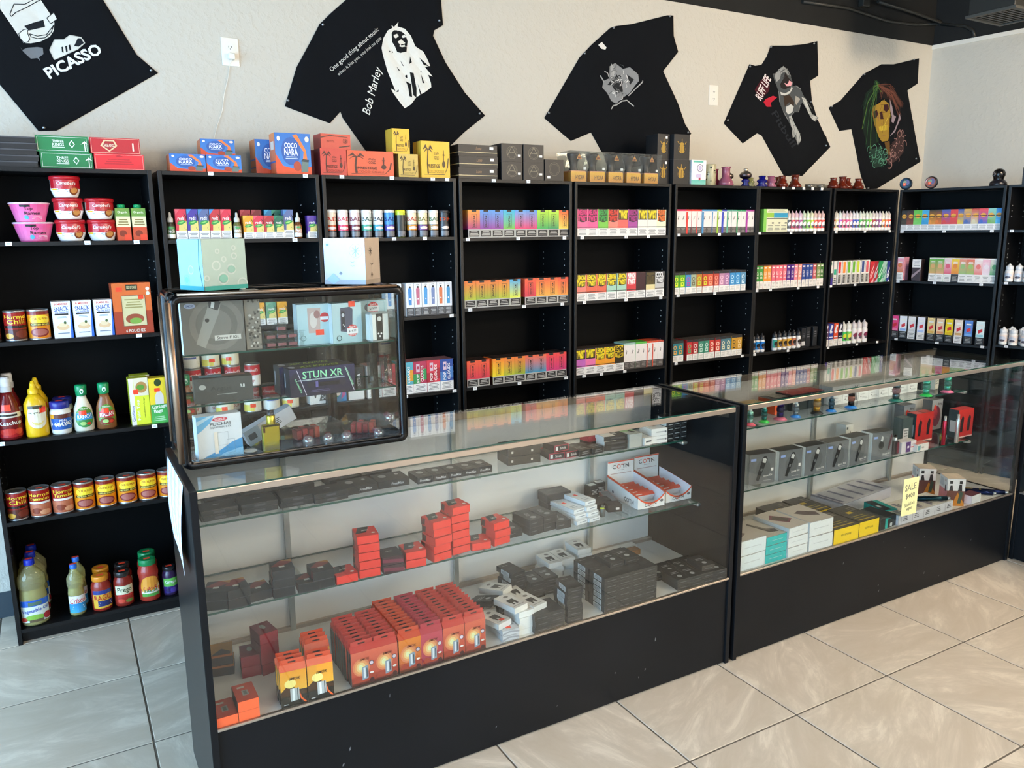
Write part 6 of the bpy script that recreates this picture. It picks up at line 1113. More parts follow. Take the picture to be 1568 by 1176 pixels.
# --- lower glass shelf
db = carton('dark_coil_box', 'box', .06, .07, .026, '1c1d20', front=[('r', 0, .0, 1, .04, '55575a')], top=[('r', 0, 0, 1, 1, '201e20'), ('p', [(0, .5), (.5, 1), (1, 1), (1, .7), (.4, .4)], '7a2c28'), ('p', [(.5, 1), (1, .75), (1, 1)], 'a8763a'), ('r', .35, .3, .6, .45, 'c9c9c4')], left=[('p', [(.6, 0), (1, .2), (1, 1), (.7, 1)], '6a2228')])
for x, y, n, rz, wh_ in ((-1.285, -1.32, 2, -.3, 'at the far left'), (-1.228, -1.335, 2, .05, 'second group'), (-1.166, -1.32, 1, .1, 'between the second and third groups'), (-1.140, -1.332, 0, 0, ''), (-1.108, -1.333, 3, -.06, 'tall group near the left'), (-1.04, -1.336, 1, -.08, 'low, right of the tall group'), (-.996, -1.335, 2, -.03, 'next to the red')):
    if n: stack(db, x, y, ZL, n, .030 if False else .026, 'dark coil box with red and gold lid,', wh_, 'dark coil boxes on the lower shelf', rz, .002)
lidtop = [('r', 0, 0, 1, 1, 'd9372c'), ('p', [(0, .3), (.25, 1), (.75, 1), (.5, .35)], '2c2a2c'), ('t', 'SMOK', .5, .6, .34, .16, 'c9c9c4', 0, .2), ('e', .8, .22, .09, .07, 'efe6e0')]
rb = carton('red_coil_box', 'box', .064, .07, .0255, 'e2382c', ch=.0014, front=[('r', .02, .06, .98, .94, 'f03a2e')], top=lidtop, left=[('r', 0, 0, 1, 1, 'd0342a'), ('p', [(.05, .1), (.3, .1), (.35, .9), (.1, .9)], '4a1c1c'), ('r', 0, 0, .06, 1, '2a1c1c')])
RG = 'red coil boxes on the lower glass shelf'
rb.put('single flat red box left of the first red tower', (-.93, -1.337, ZL), 0, RG)
stack(rb, -.861, -1.333, ZL, 5, .0255, 'red coil box in the leftmost red tower,', 'lower shelf', RG, -.1, .002)
mgx = carton('maroon_coil_box', 'box', .064, .07, .0255, '3a1c26', front=[('p', [(0, .4), (1, .1), (1, .5), (0, .8)], '7a2a40')], top=[('r', 0, 0, 1, 1, '2c2024'), ('t', 'SMOK', .5, .6, .34, .16, '9a9a94', 0, .2)])
stack(mgx, -.789, -1.341, ZL, 2, .0255, 'maroon and black coil box', 'between red towers', RG, -.04, .002)
stack(rb, -.718, -1.338, ZL, 2, .0255, 'red coil box in the short red stack', 'lower shelf', RG, -.09, .003)
stack(rb, -.627, -1.332, ZL, 5, .0255, 'red coil box in the middle red tower,', 'lower shelf', RG, .14, .003)
stack(rb, -.555, -1.314, ZL, 6, .0255, 'red coil box in the tallest red tower,', 'lower shelf', RG, .1, .003)
rb.put('single flat red box right of the tallest tower', (-.489, -1.322, ZL), -.12, RG)
stack(rb, -.411, -1.316, ZL, 3, .0255, 'red coil box in the rightmost red stack,', 'lower shelf', RG, .16, .003)
kb2 = carton('charcoal_box', 'box', .056, .10, .0275, '25272a', front=[('l', 1, .1, .4, .5, .6, '6a6c70')], top=[('t', 'VOOPOO', .45, .5, .5, .16, 'a0a2a4', 75), ('e', .5, .2, .2, .1, '8a8c8e')])
for x, y, n, rz, w_ in ((-.345, -1.285, 1, .05, 'left of the group'), (-.272, -1.3, 2, .12, 'second stack'), (-.214, -1.294, 2, .1, 'third stack'), (-.166, -1.303, 1, -.05, 'right of the group')):
    stack(kb2, x, y, ZL, n, .0275, 'charcoal box with grey lettering,', w_, 'charcoal boxes on the lower shelf', rz, .002)
carton('black_cube_carton', 'box', .10, .07, .036, '1e2022', ch=.002, front=[('l', 2, .2, .2, .8, .8, '34363a')]).put('wide black carton behind the white slim boxes, lower', (-.09, -1.16, ZL), -.07, 'wide black cartons')
carton('black_cube_carton', 'box', .10, .07, .036, '222426', ch=.002, top=[('l', 2, .2, .4, .8, .7, '4a4c50')]).put('wide black carton behind the white slim boxes, upper', (-.093, -1.16, ZL+.0365), -.05, 'wide black cartons')
ws = carton('white_slim_box', 'box', .05, .13, .0155, 'e9eef2', front=[('l', 1, .3, .3, .9, .7, '8f9aa4')], top=[('r', .3, .5, .55, .64, STK), ('l', 2, .2, .1, .7, .3, 'b0bcc6')])
for (x, k, n_) in ((-.09, 0, 'left'), (-.09, 1, 'left'), (-.09, 2, 'left'), (-.037, 0, 'right'), (-.037, 1, 'right'), (-.037, 2, 'right'), (-.037, 3, 'right')):
    ws.put(f'white slim box in the {n_} column, {nth(k)} from the bottom', (x+.002*k, -1.3+.012*k, ZL+k*.016), .15, 'white slim boxes on the lower shelf')
bsm = carton('brown_mini_box', 'box', .053, .045, .027, '352c29', front=[('r', .55, .3, .8, .6, 'd9d4d0')], top=[('r', .2, .2, .8, .8, '453a36')])
for k, (x, y, r_) in enumerate(((.078, -1.262, -.3), (.05, -1.225, .2), (.022, -1.2, .1), (.075, -1.205, -.2), (.045, -1.165, 0))): bsm.put(f'small brown box in the loose cluster, {nth(k)} from the front', (x, y, ZL), r_, 'small brown boxes in a loose cluster')
p = Proto('grey_vial', 'vial'); mb = MB(); mb.lathe([(.008, 0), (.009, .002), (.009, .03), (.005, .034), (.005, .042), (0, .043)], ['6a6a66', '6a6a66', 'c8d23a', '55554f', '55554f'], n=14, cap=False); p.add('vial', mb, GLOSSY); p.put('small grey vial with yellow-green band beside the brown boxes', (.012, -1.275, ZL), 0)
cbx = carton('barcode_box', 'box', .04, .035, .05, '1f2426', front=[('l', 4, .15, .3, .85, .7, 'b9bfc0')], top=[('r', .1, .2, .9, .9, 'd9dedc')])
cbx.put('small black box with pale lid, behind the left dispenser', (.10, -1.105, ZL), .1, 'pale lidded boxes'); cbx.put('small black box with pale lid, closest to the dispenser', (.142, -1.09, ZL), -.05, 'pale lidded boxes')
mb = MB(); mb.box(-.02, 0, 0, .02, .16, .016, 'cf8a8e', ch=.003); mb.box(-.016, .01, .016, .016, .15, .0165, '8a8e90'); p = Proto('blister_strip', 'packet'); p.add('strip', mb, PLAST)
p.put('long pink and grey blister packet leaning towards the dispenser', (.10, -1.235, ZL), -.35, 'long packets'); 
# the two white display dispensers with orange edges
def dispenser(x, y, rz, label):
    e = empty('counter_dispenser', (x, y, ZL+.0005), rz); tagit(e, label, 'dispenser', 'white and orange display dispensers')
    w, d, hf, hb, ht = .117, .20, .036, .075, .125
    F = faces_of(w, d, hf)
    # tray with scooped front
    mb = MB(); n = 12; t = .0016
    def top(u): return hf*(.55+.45*abs(2*u-1)**1.6)+.012*abs(2*u-1)**3
    for a in range(n):
        u0, u1 = a/n, (a+1)/n
        for yy, sg in ((0, 1), (t, -1)):
            P = [(-w/2+w*u0, yy, 0), (-w/2+w*u1, yy, 0), (-w/2+w*u1, yy, top(u1)), (-w/2+w*u0, yy, top(u0))]
            mb.face(P if sg > 0 else P[::-1], hx('f2f1ef'))
        mb.face([(-w/2+w*u0, -.0003, top(u0)-.006), (-w/2+w*u1, -.0003, top(u1)-.006), (-w/2+w*u1, -.0003, top(u1)), (-w/2+w*u0, -.0003, top(u0))], hx('f0562c'))
        mb.face([(-w/2+w*u0, -.0003, top(u0)), (-w/2+w*u1, -.0003, top(u1)), (-w/2+w*u1, t, top(u1)), (-w/2+w*u0, t, top(u0))], hx('f0562c'))
    mb.draw(F['front'], [('t', 'COTN', .47, .38, .44, .34, '2a2a2c', 4), ('r', .33, .2, .6, .2, 'fff'), ('c', .45, .38, .006, .0022, 'f0562c'), ('l', 1, .36, .1, .58, .18, 'b0b0b0'), ('e', .88, .6, .06, .14, '6a6c70')], l0=.0006)
    mb.obj('front_panel', CARD, e)
    for sx in (-1, 1):
        mb = MB(); x0 = sx*w/2; x1 = x0-sx*t; h0, h1 = top(0), hb
        for k in range(8):
            a, b = k/8, (k+1)/8; za, zb = h0+(h1-h0)*a**.8, h0+(h1-h0)*b**.8
            for xx in (x0, x1): mb.face([(xx, d*a, 0), (xx, d*b, 0), (xx, d*b, zb), (xx, d*a, za)], hx('f0efed' if xx == x0 else 'e6e8f2'))
            mb.face([(x0+sx*.0003, d*a, za-.008), (x0+sx*.0003, d*b, zb-.008), (x0+sx*.0003, d*b, zb), (x0+sx*.0003, d*a, za)], hx('f0562c'))
            mb.face([(x0, d*a, za), (x0, d*b, zb), (x1, d*b, zb), (x1, d*a, za)], hx('f0562c'))
        if sx < 0: mb.draw(F['left'], [('t', 'COTN', .72, .5, .3, .5, '2a2a2c'), ('e', .2, .6, .03, .16, '6a6c70')], l0=.0007)
        mb.obj('side_panel', CARD, e)
    mb = MB(); mb.box(-w/2+t, t, 0, w/2-t, d-t, .002, 'e9e9ee'); mb.obj('tray_floor', CARD, e)
    mb = MB(); mb.box(-w/2, d-t, 0, w/2, d, ht, 'f2f1ef', top='f0562c', right='f0562c')
    H_ = Face((-w/2, d-t, hb-.005), (1, 0, 0), (0, 0, 1), (0, -1, 0), w, ht-hb+.005)
    mb.draw(H_, [('t', 'C', .24, .6, .13, .3, '2a2a2c', 6), ('c', .42, .6, .0085, .0026, 'f0562c'), ('t', 'TN', .68, .6, .26, .3, '2a2a2c', 6), ('r', .5, .7, .6, .76, 'f0562c'), ('l', 1, .38, .3, .62, .38, 'b9b9b9'), ('l', 1, .1, .06, .9, .18, 'c8b0a8'), ('r', 0, .93, 1, 1, 'f0562c')], l0=.0006)
    mb.obj('header_card', CARD, e)
    sp = carton('cotton_pack', 'packet', w-.012, .018, .03, 'ecebef', top=[('r', 0, 0, 1, 1, 'e0533a'), ('l', 1, .1, .2, .5, .7, 'f3efef')], ch=.0004)
    return e, w, d, sp
for x, y, rz, lb, nm in ((.2175, -1.292, -.06, 'left white and orange display dispenser with raised header card', 'left'), (.3515, -1.286, -.04, 'right white and orange display dispenser with raised header card', 'right')):
    e, w, d, sp = dispenser(x, y, rz, lb)
    for k in range(5):
        yy = .185-.030*k; c, s = math.cos(rz), math.sin(rz)
        sp.put(f'cotton pack standing in the {nm} dispenser, {nth(k)} from the back', (x-s*yy*1, y+c*yy-.0, ZL+.003), rz, 'cotton packs in the dispensers', rx=.5)

# --- deck of the first counter
def hpack(c1, c2, c3, gl=1):
    """hang-tab carton with folded header"""
    w, d, h = .068, .018, .118
    mb = MB(); mb.box(-w/2, 0, 0, w/2, d, h*.86, '2b2020', ch=.0006, left='1e1c1c')
    H0 = h*.86; P0 = [(-w/2, 0, H0), (w/2, 0, H0), (w/2, d*.55, h), (-w/2, d*.55, h)]; mb.face(P0, hx(c3))
    mb.face([(w/2, d, H0), (-w/2, d, H0), (-w/2, d*.6, h), (w/2, d*.6, h)], hx(c3)); mb.face([(-w/2, 0, H0), (-w/2, d*.55, h), (-w/2, d*.6, h), (-w/2, d, H0)], hx(c3)); mb.face([(w/2, 0, H0), (w/2, d, H0), (w/2, d*.6, h), (w/2, d*.55, h)], hx(c3))
    mb.box(-w/2+.003, d*.5, h-.001, w/2-.003, d*.62, h+.013, c3)
    mb.box(-.010, d*.5-.0006, h+.003, .010, d*.5, h+.007, '3a1c18')
    F = Face((-w/2, 0, 0), (1, 0, 0), (0, 0, 1), (0, -1, 0), w, H0)
    if gl: f = [('r', 0, 0, 1, 1, c1, c2), ('r', 0, 0, 1, .3, c2, '2a1a1a'), ('e', .42, .55, .36, .26, 'e4885c'), ('e', .41, .55, .28, .2, 'eea468'), ('e', .4, .55, .19, .14, 'f2cf8c'), ('e', .39, .55, .1, .08, 'e9ecb4'), ('p', [(.0, .12), (.2, .3), (.4, .22), (.6, .34), (1, .3), (1, .1)], 'b0402c'), ('p', [(.44, .16), (.7, .2), (.7, .54), (.66, .58), (.44, .54)], '8f9fae'), ('r', .5, .22, .58, .52, 'e0e6ec'), ('r', .62, .24, .66, .5, '45505c'), ('e', .84, .62, .1, .07, '5a3a4a'), ('e', .84, .62, .075, .05, 'd9c8d0'), ('t', 'SMOK', .56, .78, .4, .07, '5a2018', 0, .25), ('e', .84, .34, .08, .03, 'e6dcd4'), ('e', .84, .12, .1, .07, '4a2a28')]
    else: f = [('r', 0, 0, 1, 1, c1, c2), ('r', 0, 0, 1, .44, '2c241c', '1c1a18'), ('p', [(0, .42), (.3, .62), (.44, .58), (.7, .4), (.9, .42), (1, .36), (1, .3), (0, .3)], '4a2c18'), ('e', .38, .64, .22, .12, 'ffe98a'), ('p', [(.7, .4), (.8, .2), (.98, .05), (.9, .05), (.74, .18)], 'e8642c'), ('p', [(.36, .14), (.7, .16), (.7, .5), (.36, .5)], 'b9bcb9'), ('r', .44, .16, .52, .5, 'f2f3f0'), ('r', .62, .16, .66, .5, '55585a'), ('t', 'SMOK', .56, .78, .42, .08, '3a2412', 0, .25), ('l', 1, .1, .06, .26, .1, 'd9d9d4')]
    mb.draw(F, f); p = Proto('hanging_coil_pack', 'pack'); p.add('pack', mb, GLOSSY); return p
hpA = hpack('e06a50', 'bc4430', 'c84038'); hpB = hpack('e8862e', 'c85a28', 'cf4a2c'); hpC = hpack('c84a5a', 'b03a50', 'b83444'); hpY = hpack('f6a02c', 'f0c040', 'e2502c', 0)
for c_, (P, n) in enumerate(((hpA, 9), (hpA, 9), (hpB, 11), (hpC, 11), (hpA, 11), (hpA, 11))):
    for k in range(n):
        x = -.943+.0695*c_; y = -1.479+k*.0205
        pos = 'front pack' if k == 0 else f'{nth(k)} behind the front pack'
        P.put(f'red hang-tab coil pack, column {nth(c_)} from the left, {pos}', (x+rnd.uniform(-.0015, .0015), y, ZD), rnd.uniform(-.02, .02), 'red hang-tab coil packs standing in columns')
for nm, x, y, n in (('left', -1.133, -1.478, 3), ('right', -1.062, -1.482, 2)):
    for k in range(n): hpY.put(f'orange volcano hang-tab pack in the {nm} column, {("front one", "second from the front", "third from the front")[k]}', (x, y+k*.0215, ZD), -.1, 'orange volcano hang-tab packs')
for k in range(3): hpY.put(f'orange hang-tab pack set back behind the volcano pair, {nth(k)} from the front', (-1.045, -1.40+k*.022, ZD), -.05, 'orange volcano hang-tab packs')
rr_ = carton('red_tank_box', 'box', .052, .085, .028, 'e04a2e', front=[('r', 0, 0, 1, 1, 'ff6a38', 'f86a3a')], top=[('r', 0, 0, 1, 1, 'c2452c'), ('p', [(.35, .3), (.65, .3), (.65, .6), (.35, .6)], 'a8a49a'), ('p', [(.42, .34), (.58, .34), (.58, .56), (.42, .56)], '6a6a60'), ('r', .2, .74, .55, .84, 'd9cfc2')], left=[('r', 0, 0, 1, 1, '4a2420')])
rr_.put('flat red-orange tank box in the front left corner of the deck', (-1.3035, -1.482, ZD), 0, 'red-orange tank boxes'); stack(rr_, -1.25, -1.482, ZD, 2, .028, 'red-orange tank box', 'beside the front left corner', 'red-orange tank boxes', 0, .001)
dr = carton('dark_red_box', 'box', .053, .07, .031, '8a2430', front=[('r', 0, 0, 1, 1, '9a2836')], top=[('r', 0, 0, 1, 1, '82222c'), ('e', .5, .6, .14, .2, 'a8a098')])
stack(dr, -1.2, -1.275, ZD, 2, .031, 'dark red box, shorter stack,', 'deck left', 'dark red boxes in the rear left corner', -.1, .002); stack(dr, -1.147, -1.284, ZD, 4, .031, 'dark red box, taller stack,', 'deck left', 'dark red boxes in the rear left corner', .2, .002)
stack(carton('orange_dark_box', 'box', .06, .07, .032, '3a2a22', top=[('r', 0, 0, 1, 1, 'b8853a'), ('p', [(.1, .1), (.5, .5), (.9, .2), (.9, .0), (.1, 0)], '4a3a30')], front=[('r', 0, .8, 1, 1, 'a8602e')]), -1.27, -1.23, ZD, 2, .032, 'dark box with golden lid,', 'rear left corner', 'golden lidded boxes', -.2, .002)
# white, grey and black cartons on the right half of the deck
pod = [('r', 0, 0, 1, 1, 'ecebe6'), ('p', [(.25, .35), (.75, .35), (.75, .6), (.25, .6)], '3a3632'), ('r', .3, .22, .42, .36, '3a3632'), ('r', .55, .22, .7, .36, '3a3632'), ('e', .6, .8, .16, .07, '8a8680'), ('l', 1, .1, .08, .9, .14, 'a8a49c')]
wp_ = carton('white_pod_box', 'box', .055, .095, .0185, 'f1f0ec', top=pod, front=[('r', 0, 0, 1, 1, 'f4f4f0')], left=[('r', 0, 0, 1, 1, 'dfe0de')])
wps = carton('white_pod_box', 'box', .055, .095, .0185, 'f1f0ec', top=pod+[('r', .4, .1, .7, .24, STK)], front=[('r', 0, 0, 1, 1, 'eef0f2')])
gw = carton('marbled_pod_box', 'box', .057, .095, .0185, 'd8d9dc', front=[('p', [(0, .1), (.4, .5), (1, .3), (1, .6), (.4, .8), (0, .4)], 'a8a9ae'), ('p', [(.1, .9), (.6, 1), (1, .8), (.5, .85)], 'b8b9be')], top=[('p', [(.1, .1), (.5, .5), (.9, .3), (.5, .2)], 'a0a1a8'), ('r', .3, .1, .6, .24, STK)])
stack(gw, -.4715, -1.473, ZD, 2, .0185, 'grey marbled pod box', 'beside the red packs', 'marbled pod boxes', -.05, .002); wps.put('white pod box with red sticker on the marbled pair', (-.482, -1.455, ZD+.038), .3, 'white pod boxes')
stack(wp_, -.4095, -1.462, ZD, 4, .0185, 'white pod box in the white stack,', 'deck centre', 'white pod boxes', .02, .003)
wp_.put('white pod box on top, tilted towards the red packs', (-.424, -1.455, ZD+.0757), .25, 'white pod boxes'); 
kk = carton('black_pod_box', 'box', .055, .09, .0195, '212427', front=[('r', .2, .42, .8, .5, '6a6e72')], left=[('r', .3, .1, .8, .9, 'c9ced0'), ('l', 3, .34, .2, .76, .8, '2a2a2a')], top=[('p', [(.2, .3), (.8, .4), (.8, .6), (.2, .5)], '35383c'), ('l', 1, .2, .74, .6, .82, '8a8d90')], ch=.0007)
kks = carton('black_pod_box', 'box', .055, .09, .0195, '212427', front=[('r', .2, .42, .8, .5, '6a6e72')], top=[('l', 2, .2, .5, .75, .7, 'a0a3a6'), ('e', .5, .28, .16, .1, 'b8bbbd')], ch=.0007)
stack(kk, -.3615, -1.479, ZD, 3, .0195, 'black pod box in the low stack, left,', 'deck', 'black pod boxes', -.02, .002); stack(kk, -.3065, -1.479, ZD, 3, .0195, 'black pod box in the low stack, right,', 'deck', 'black pod boxes', 0, .002)
wp_.put('white pod box resting on the low black stack', (-.352, -1.450, ZD+.0597), .22, 'white pod boxes')
stack(kk, -.2385, -1.478, ZD, 6, .0195, 'black pod box in the narrow tower,', 'deck', 'black pod boxes', -.09, .003)
for c_ in range(4):
    for r_ in range(2):
        for k in range(6):
            kk.put(f'black pod box in the big block, column {nth(c_)}, {("front","rear")[r_]} row, {nth(k)} from bottom', (-.095+.054*c_+rnd.uniform(-.0008, .0008), -1.477+.0925*r_, ZD+k*.0199), -.015, 'black pod boxes stacked in a big block')
stack(kks, -.03, -1.42, ZD+.1194, 1, .02, 'black pod box lying on top of the big block, left', 'one', 'black pod boxes', .02, 0); kks.put('black pod box lying on top of the big block, right one', (.03, -1.42, ZD+.1198), .04, 'black pod boxes')
for c_ in range(4):
    stack(kks, .22+.0545*c_, -1.475-.003*c_, ZD, 2, .0195, f'black pod box in the low right row, column {nth(c_)},', 'deck', 'black pod boxes', -.06, .001)
    kks.put(f'black pod box behind the low right row, column {nth(c_)}', (.205+.056*c_, -1.378, ZD), -.03, 'black pod boxes')
kks.put('black pod box raised on the right end of the low row', (.34, -1.465, ZD+.0395), -.1, 'black pod boxes')
kks.put('loose black pod box behind the big block, left', (.06, -1.25, ZD), .3, 'black pod boxes'); kks.put('loose black pod box behind the big block, right', (.13, -1.24, ZD), .5, 'black pod boxes')
for x, y, n, P, w_, g_, rz in ((-.47, -1.33, 2, wp_, 'white pod box behind the white stack,', 'white pod boxes', .1), (-.41, -1.335, 2, kk, 'black pod box behind the white stack,', 'black pod boxes', .05), (-.352, -1.335, 3, wp_, 'white pod box in the second row,', 'white pod boxes', 0), (-.31, -1.25, 5, kk, 'barcode ended black box in the rear tower,', 'black pod boxes', .1), (-.25, -1.27, 3, kks, 'black pod box in the rear pair, left,', 'black pod boxes', -.05), (-.19, -1.265, 3, kks, 'black pod box in the rear pair, right,', 'black pod boxes', -.05), (-.13, -1.2, 4, wp_, 'white pod box in the rear white stack, left,', 'white pod boxes', 0), (-.072, -1.195, 4, wp_, 'white pod box in the rear white stack, right,', 'white pod boxes', 0), (.0, -1.19, 5, wp_, 'grey topped white box in the rear corner,', 'white pod boxes', -.1)):
    stack(P, x, y, ZD, n, .0195 if P is not wp_ else .0185, w_, 'deck', g_, rz, .003)
o = kks.put('black pod box tipped up against the others behind the red packs', (-.44, -1.32, ZD+.047), .5, 'black pod boxes', rx=-.25); wp_.put('white pod box lying on the tipped black one', (-.385, -1.3, ZD+.062), .5, 'white pod boxes', rx=-.12)
# long pale planks at the very back of the deck
for k, (x, c_, n_) in enumerate(((.16, 'e6e0d6', 'white'), (.145, '9a6a3c', 'brown'))): carton('long_slim_box', 'box', .28, .035, .022, c_).put(f'long slim {n_} box along the rear of the deck', (x, -1.115+.0*k-.04*k, ZD), 0, 'long slim boxes')

# ================================================================== STOCK INSIDE THE SECOND COUNTER
TK = 'tanks standing on coloured rubber stands'
def tank(base, body, met, top_, label, x, y, s=1, kind='tank'):
    p = Proto('atomizer_tank', 'tank'); mb = MB(); mb.lathe([(.021*s, 0), (.022*s, .001), (.014*s, .008), (.010*s, .010), (0, .010)], base, n=20, cap=False); p.add('rubber_stand', mb, PLAST)
    mb = MB(); mb.lathe([(.007*s, .010), (.0105*s, .011), (.0105*s, .018*s+.004), (.0095*s, .020*s+.004)], met, n=18); mb.lathe([(.0095*s, .042*s), (.0115*s, .043*s), (.0115*s, .052*s), (.007*s, .055*s)], met, n=18); p.add('metal_body', mb, MET)
    mb = MB(); mb.lathe([(.0098*s, .022*s+.002), (.0125*s, .027*s+.002), (.0125*s, .037*s), (.0098*s, .042*s)], body, n=18); p.add('glass_tube', mb, TINT)
    mb = MB(); mb.lathe([(.006*s, .055*s), (.007*s, .058*s), (.0055*s, .063*s), (.007*s, .068*s), (.005*s, .069*s), (0, .069*s)], top_, n=16, cap=False); p.add('drip_tip', mb, PLAST)
    p.put(label, (x, y, ZU+.0002), 0, TK)
for a in (('e8627a', '8ad0c8', '9ad8d0', 'd8f0ea', 'tank with pale teal glass on a pink-red stand', .72, -1.268), ('2ecf4a', '5aa8a8', '2a7a7a', '8ad8d0', 'tank with teal body on a bright green stand', .80, -1.265), ('e0708c', '3a2a6a', '2a1c5c', '1c1a3a', 'dark violet tank on a pink stand', .893, -1.262, 1.25), ('2a8ae0', 'b8c4c8', '8f9a9e', 'c8d0d2', 'silver tank on a bright blue stand, left one', .976, -1.268), ('2c2c2c', 'e0c08a', 'c8963a', 'c8963a', 'gold tank on a black stand', 1.10, -1.268, 1.25), ('2a8ae0', '6a8a9a', '3a5a6a', '5a6a78', 'steel blue tank on a blue stand, middle one', 1.184, -1.272), ('2a8ae0', 'b8887a', '2c2624', '1c1a1a', 'black tank with copper core on a blue stand', 1.311, -1.27, 1.2), ('1f7a6a', 'b8989a', '5a6a6e', '4a5254', 'gunmetal tank on a dark teal stand', 1.59, -1.284, 1.4), ('2ecf5a', '8ad8c0', '5ab8a0', '9ae0d0', 'mint tank on a bright green stand, right one', 1.80, -1.288, 1.3), ('e8709a', '8ad0c0', '5ac0a8', 'c0ece0', 'mint tank on a pink stand at the right', 1.957, -1.29, 1.3)):
    tank(a[0], a[1], a[2], a[3], a[4], a[5], a[6], a[7] if len(a) > 7 else 1)
bx1 = carton('black_tank_box', 'box', .09, .07, .045, '24282a', top=[('r', 0, .9, 1, 1, 'b8a88a')]); bx1.put('black box behind the pink-red stand at the left end', (.72, -1.175, ZU), .05, 'tank boxes'); bx1.put('black box second from the left behind the tanks', (.66, -1.11, ZU+.0), .0, 'tank boxes')
carton('yellow_black_box', 'box', .10, .07, .055, '1c1c1c', left=[('r', 0, 0, 1, 1, 'e8b820')], top=[('r', 0, 0, 1, 1, 'd8b878')]).put('black box with yellow side behind the green stand', (.85, -1.185, ZU), .05, 'tank boxes')
carton('orange_black_box', 'box', .03, .09, .062, 'f0602a', top=[('r', 0, 0, 1, 1, '3a3c40')]).put('upright box with bright orange face behind the violet tank', (.945, -1.2, ZU), .02, 'tank boxes')
carton('dark_grey_box', 'box', .10, .07, .062, '2c3436', top=[('r', 0, 0, 1, 1, 'b0aaa0')]).put('dark grey box behind the silver tank', (1.02, -1.17, ZU), .1, 'tank boxes')
for k, x in enumerate((1.09, 1.19)): carton('dark_grey_box', 'box', .098, .09, .07, '263236', front=[('e', .12, .5, .05, .07, 'c8cccc')] if k == 0 else [], top=[('r', 0, 0, 1, 1, 'c83a34')]).put(f'dark slate box with red lid behind the gold tank, {("left","right")[k]}', (x, -1.19, ZU), .03, 'tank boxes')
w8 = carton('white_tank_box', 'box', .068, .07, .08, 'e9edee', front=[('r', 0, 0, 1, 1, 'eef2f3'), ('t', 'SMOK', .4, .36, .4, .07, '9aa0a4'), ('r', .2, .2, .3, .26, '6a7074'), ('l', 2, .34, .1, .9, .22, 'c0c6c8')])
w8b = carton('white_tank_box', 'box', .034, .07, .08, 'e9edee', front=[('r', .2, .06, .5, .9, '8f9498'), ('r', .6, .06, .8, .9, '6a6f74')])
xx = 1.275
for k in range(9):
    P = w8b if k == 2 else w8; x = xx+(.017 if k == 2 else .034); xx += .0355 if k == 2 else .0695
    P.put(f'white tank box, {nth(k)} from the left in the long white row', (x, -1.20, ZU), 0, 'row of white tank boxes')
for k in range(4): carton('grey_tank_box', 'box', .09, .06, .06, 'a8a49c', front=[('t', 'SMOK', .3, .6, .3, .16, '5a5a56'), ('r', .1, .3, .2, .4, '5a5a56')]).put(f'grey tank box in the rear row under the glass top, {nth(k)}', (1.30+.1*k, -1.12, ZU), 0, 'grey tank boxes')
carton('black_tank_box', 'box', .05, .05, .05, '1c2426').put('small black box right of the white row', (1.925, -1.2, ZU), 0, 'tank boxes')
carton('white_teal_mini_box', 'box', .06, .05, .07, 'e6e4da', front=[('l', 3, .2, .3, .8, .8, '7a8a8a')]).put('small white box leaning between the green and pink stands', (1.985, -1.22, ZU), .3, 'tank boxes')
# pen kits on the lower shelf
def kit(word=1, var=0):
    w, d, h = .122, .06, .121
    f = [('r', 0, 0, 1, 1, '64686a', '72767a'), ('e', .55, .5, .4, .42, '6c7073'), ('e', .55, .5, .28, .3, '606466'), ('r', .06, .78, .26, .86, '8fa8e0')]
    if var != 2: f += [('p', [(.28, .14), (.38, .10), (.56, .5), (.70, .8), (.66, .9), (.56, .92), (.5, .84), (.36, .42)], '222426'), ('p', [(.5, .72), (.62, .68), (.66, .8), (.6, .86), (.52, .84)], 'c9ccca'), ('p', [(.42, .44), (.5, .42), (.52, .5), (.45, .52)], '6a6d6f')]
    else: f += [('e', .45, .52, .17, .18, '6f7476'), ('e', .45, .52, .14, .15, '1e2022'), ('p', [(.4, .68), (.5, .64), (.54, .8), (.46, .86)], 'c9ccca'), ('p', [(.78, .3), (.86, .34), (.98, .8), (.92, .9)], '55222a')]
    f += [('t', 'Nord Kit' if False else 'Stove Kit', .72, .18 if var != 1 else .26, .36, .07, 'e6e6e2', 4, .1), ('l', 1, .56, .08, .86, .12, 'a8aaaa')]
    if var == 1: f += [('r', .84, .4, .93, .5, 'e9e9e6')]
    return carton('pen_kit_box', 'box', w, d, h, '55585a', front=f, left=[('r', 0, 0, 1, 1, 'e4e8e8'), ('r', .8, 0, 1, 1, 'd0d4d4')], right=[('r', 0, 0, 1, 1, 'dfe6e4')], top=[('r', 0, 0, 1, 1, '3c3a38'), ('r', 0, .9, 1, 1, '8a8278')])
for k, (x, y, rz, v) in enumerate(((.765, -1.299, -.17, 1), (.9055, -1.316, -.07, 1), (1.046, -1.321, -.02, 0), (1.171, -1.327, -.08, 0), (1.317, -1.321, .04, 0), (1.462, -1.325, -.08, 2))):
    kit(1, v).put(f'grey vape pen kit box, {nth(k)} from the left on lower shelf', (x, y, ZL), rz, 'grey pen kit boxes')
p = Proto('box_mod', 'device'); mb = MB(); mb.box(-.016, 0, 0, .016, .024, .062, '2a1c20', ch=.003, right='8a2438'); mb.box(.002, -.0004, .006, .013, 0, .056, '7a2034'); p.add('body', mb, PLAST)
mb = MB(); mb.lathe([(.009, .062), (.009, .078), (.006, .08), (.006, .088), (0, .089)], ['c8ccd0', '222', '222', '222'], n=14, c=(0, .012), cap=False); p.add('atomizer', mb, MET); p.put('black and dark red box device standing by the last kit box', (1.577, -1.317, ZL), -.1)
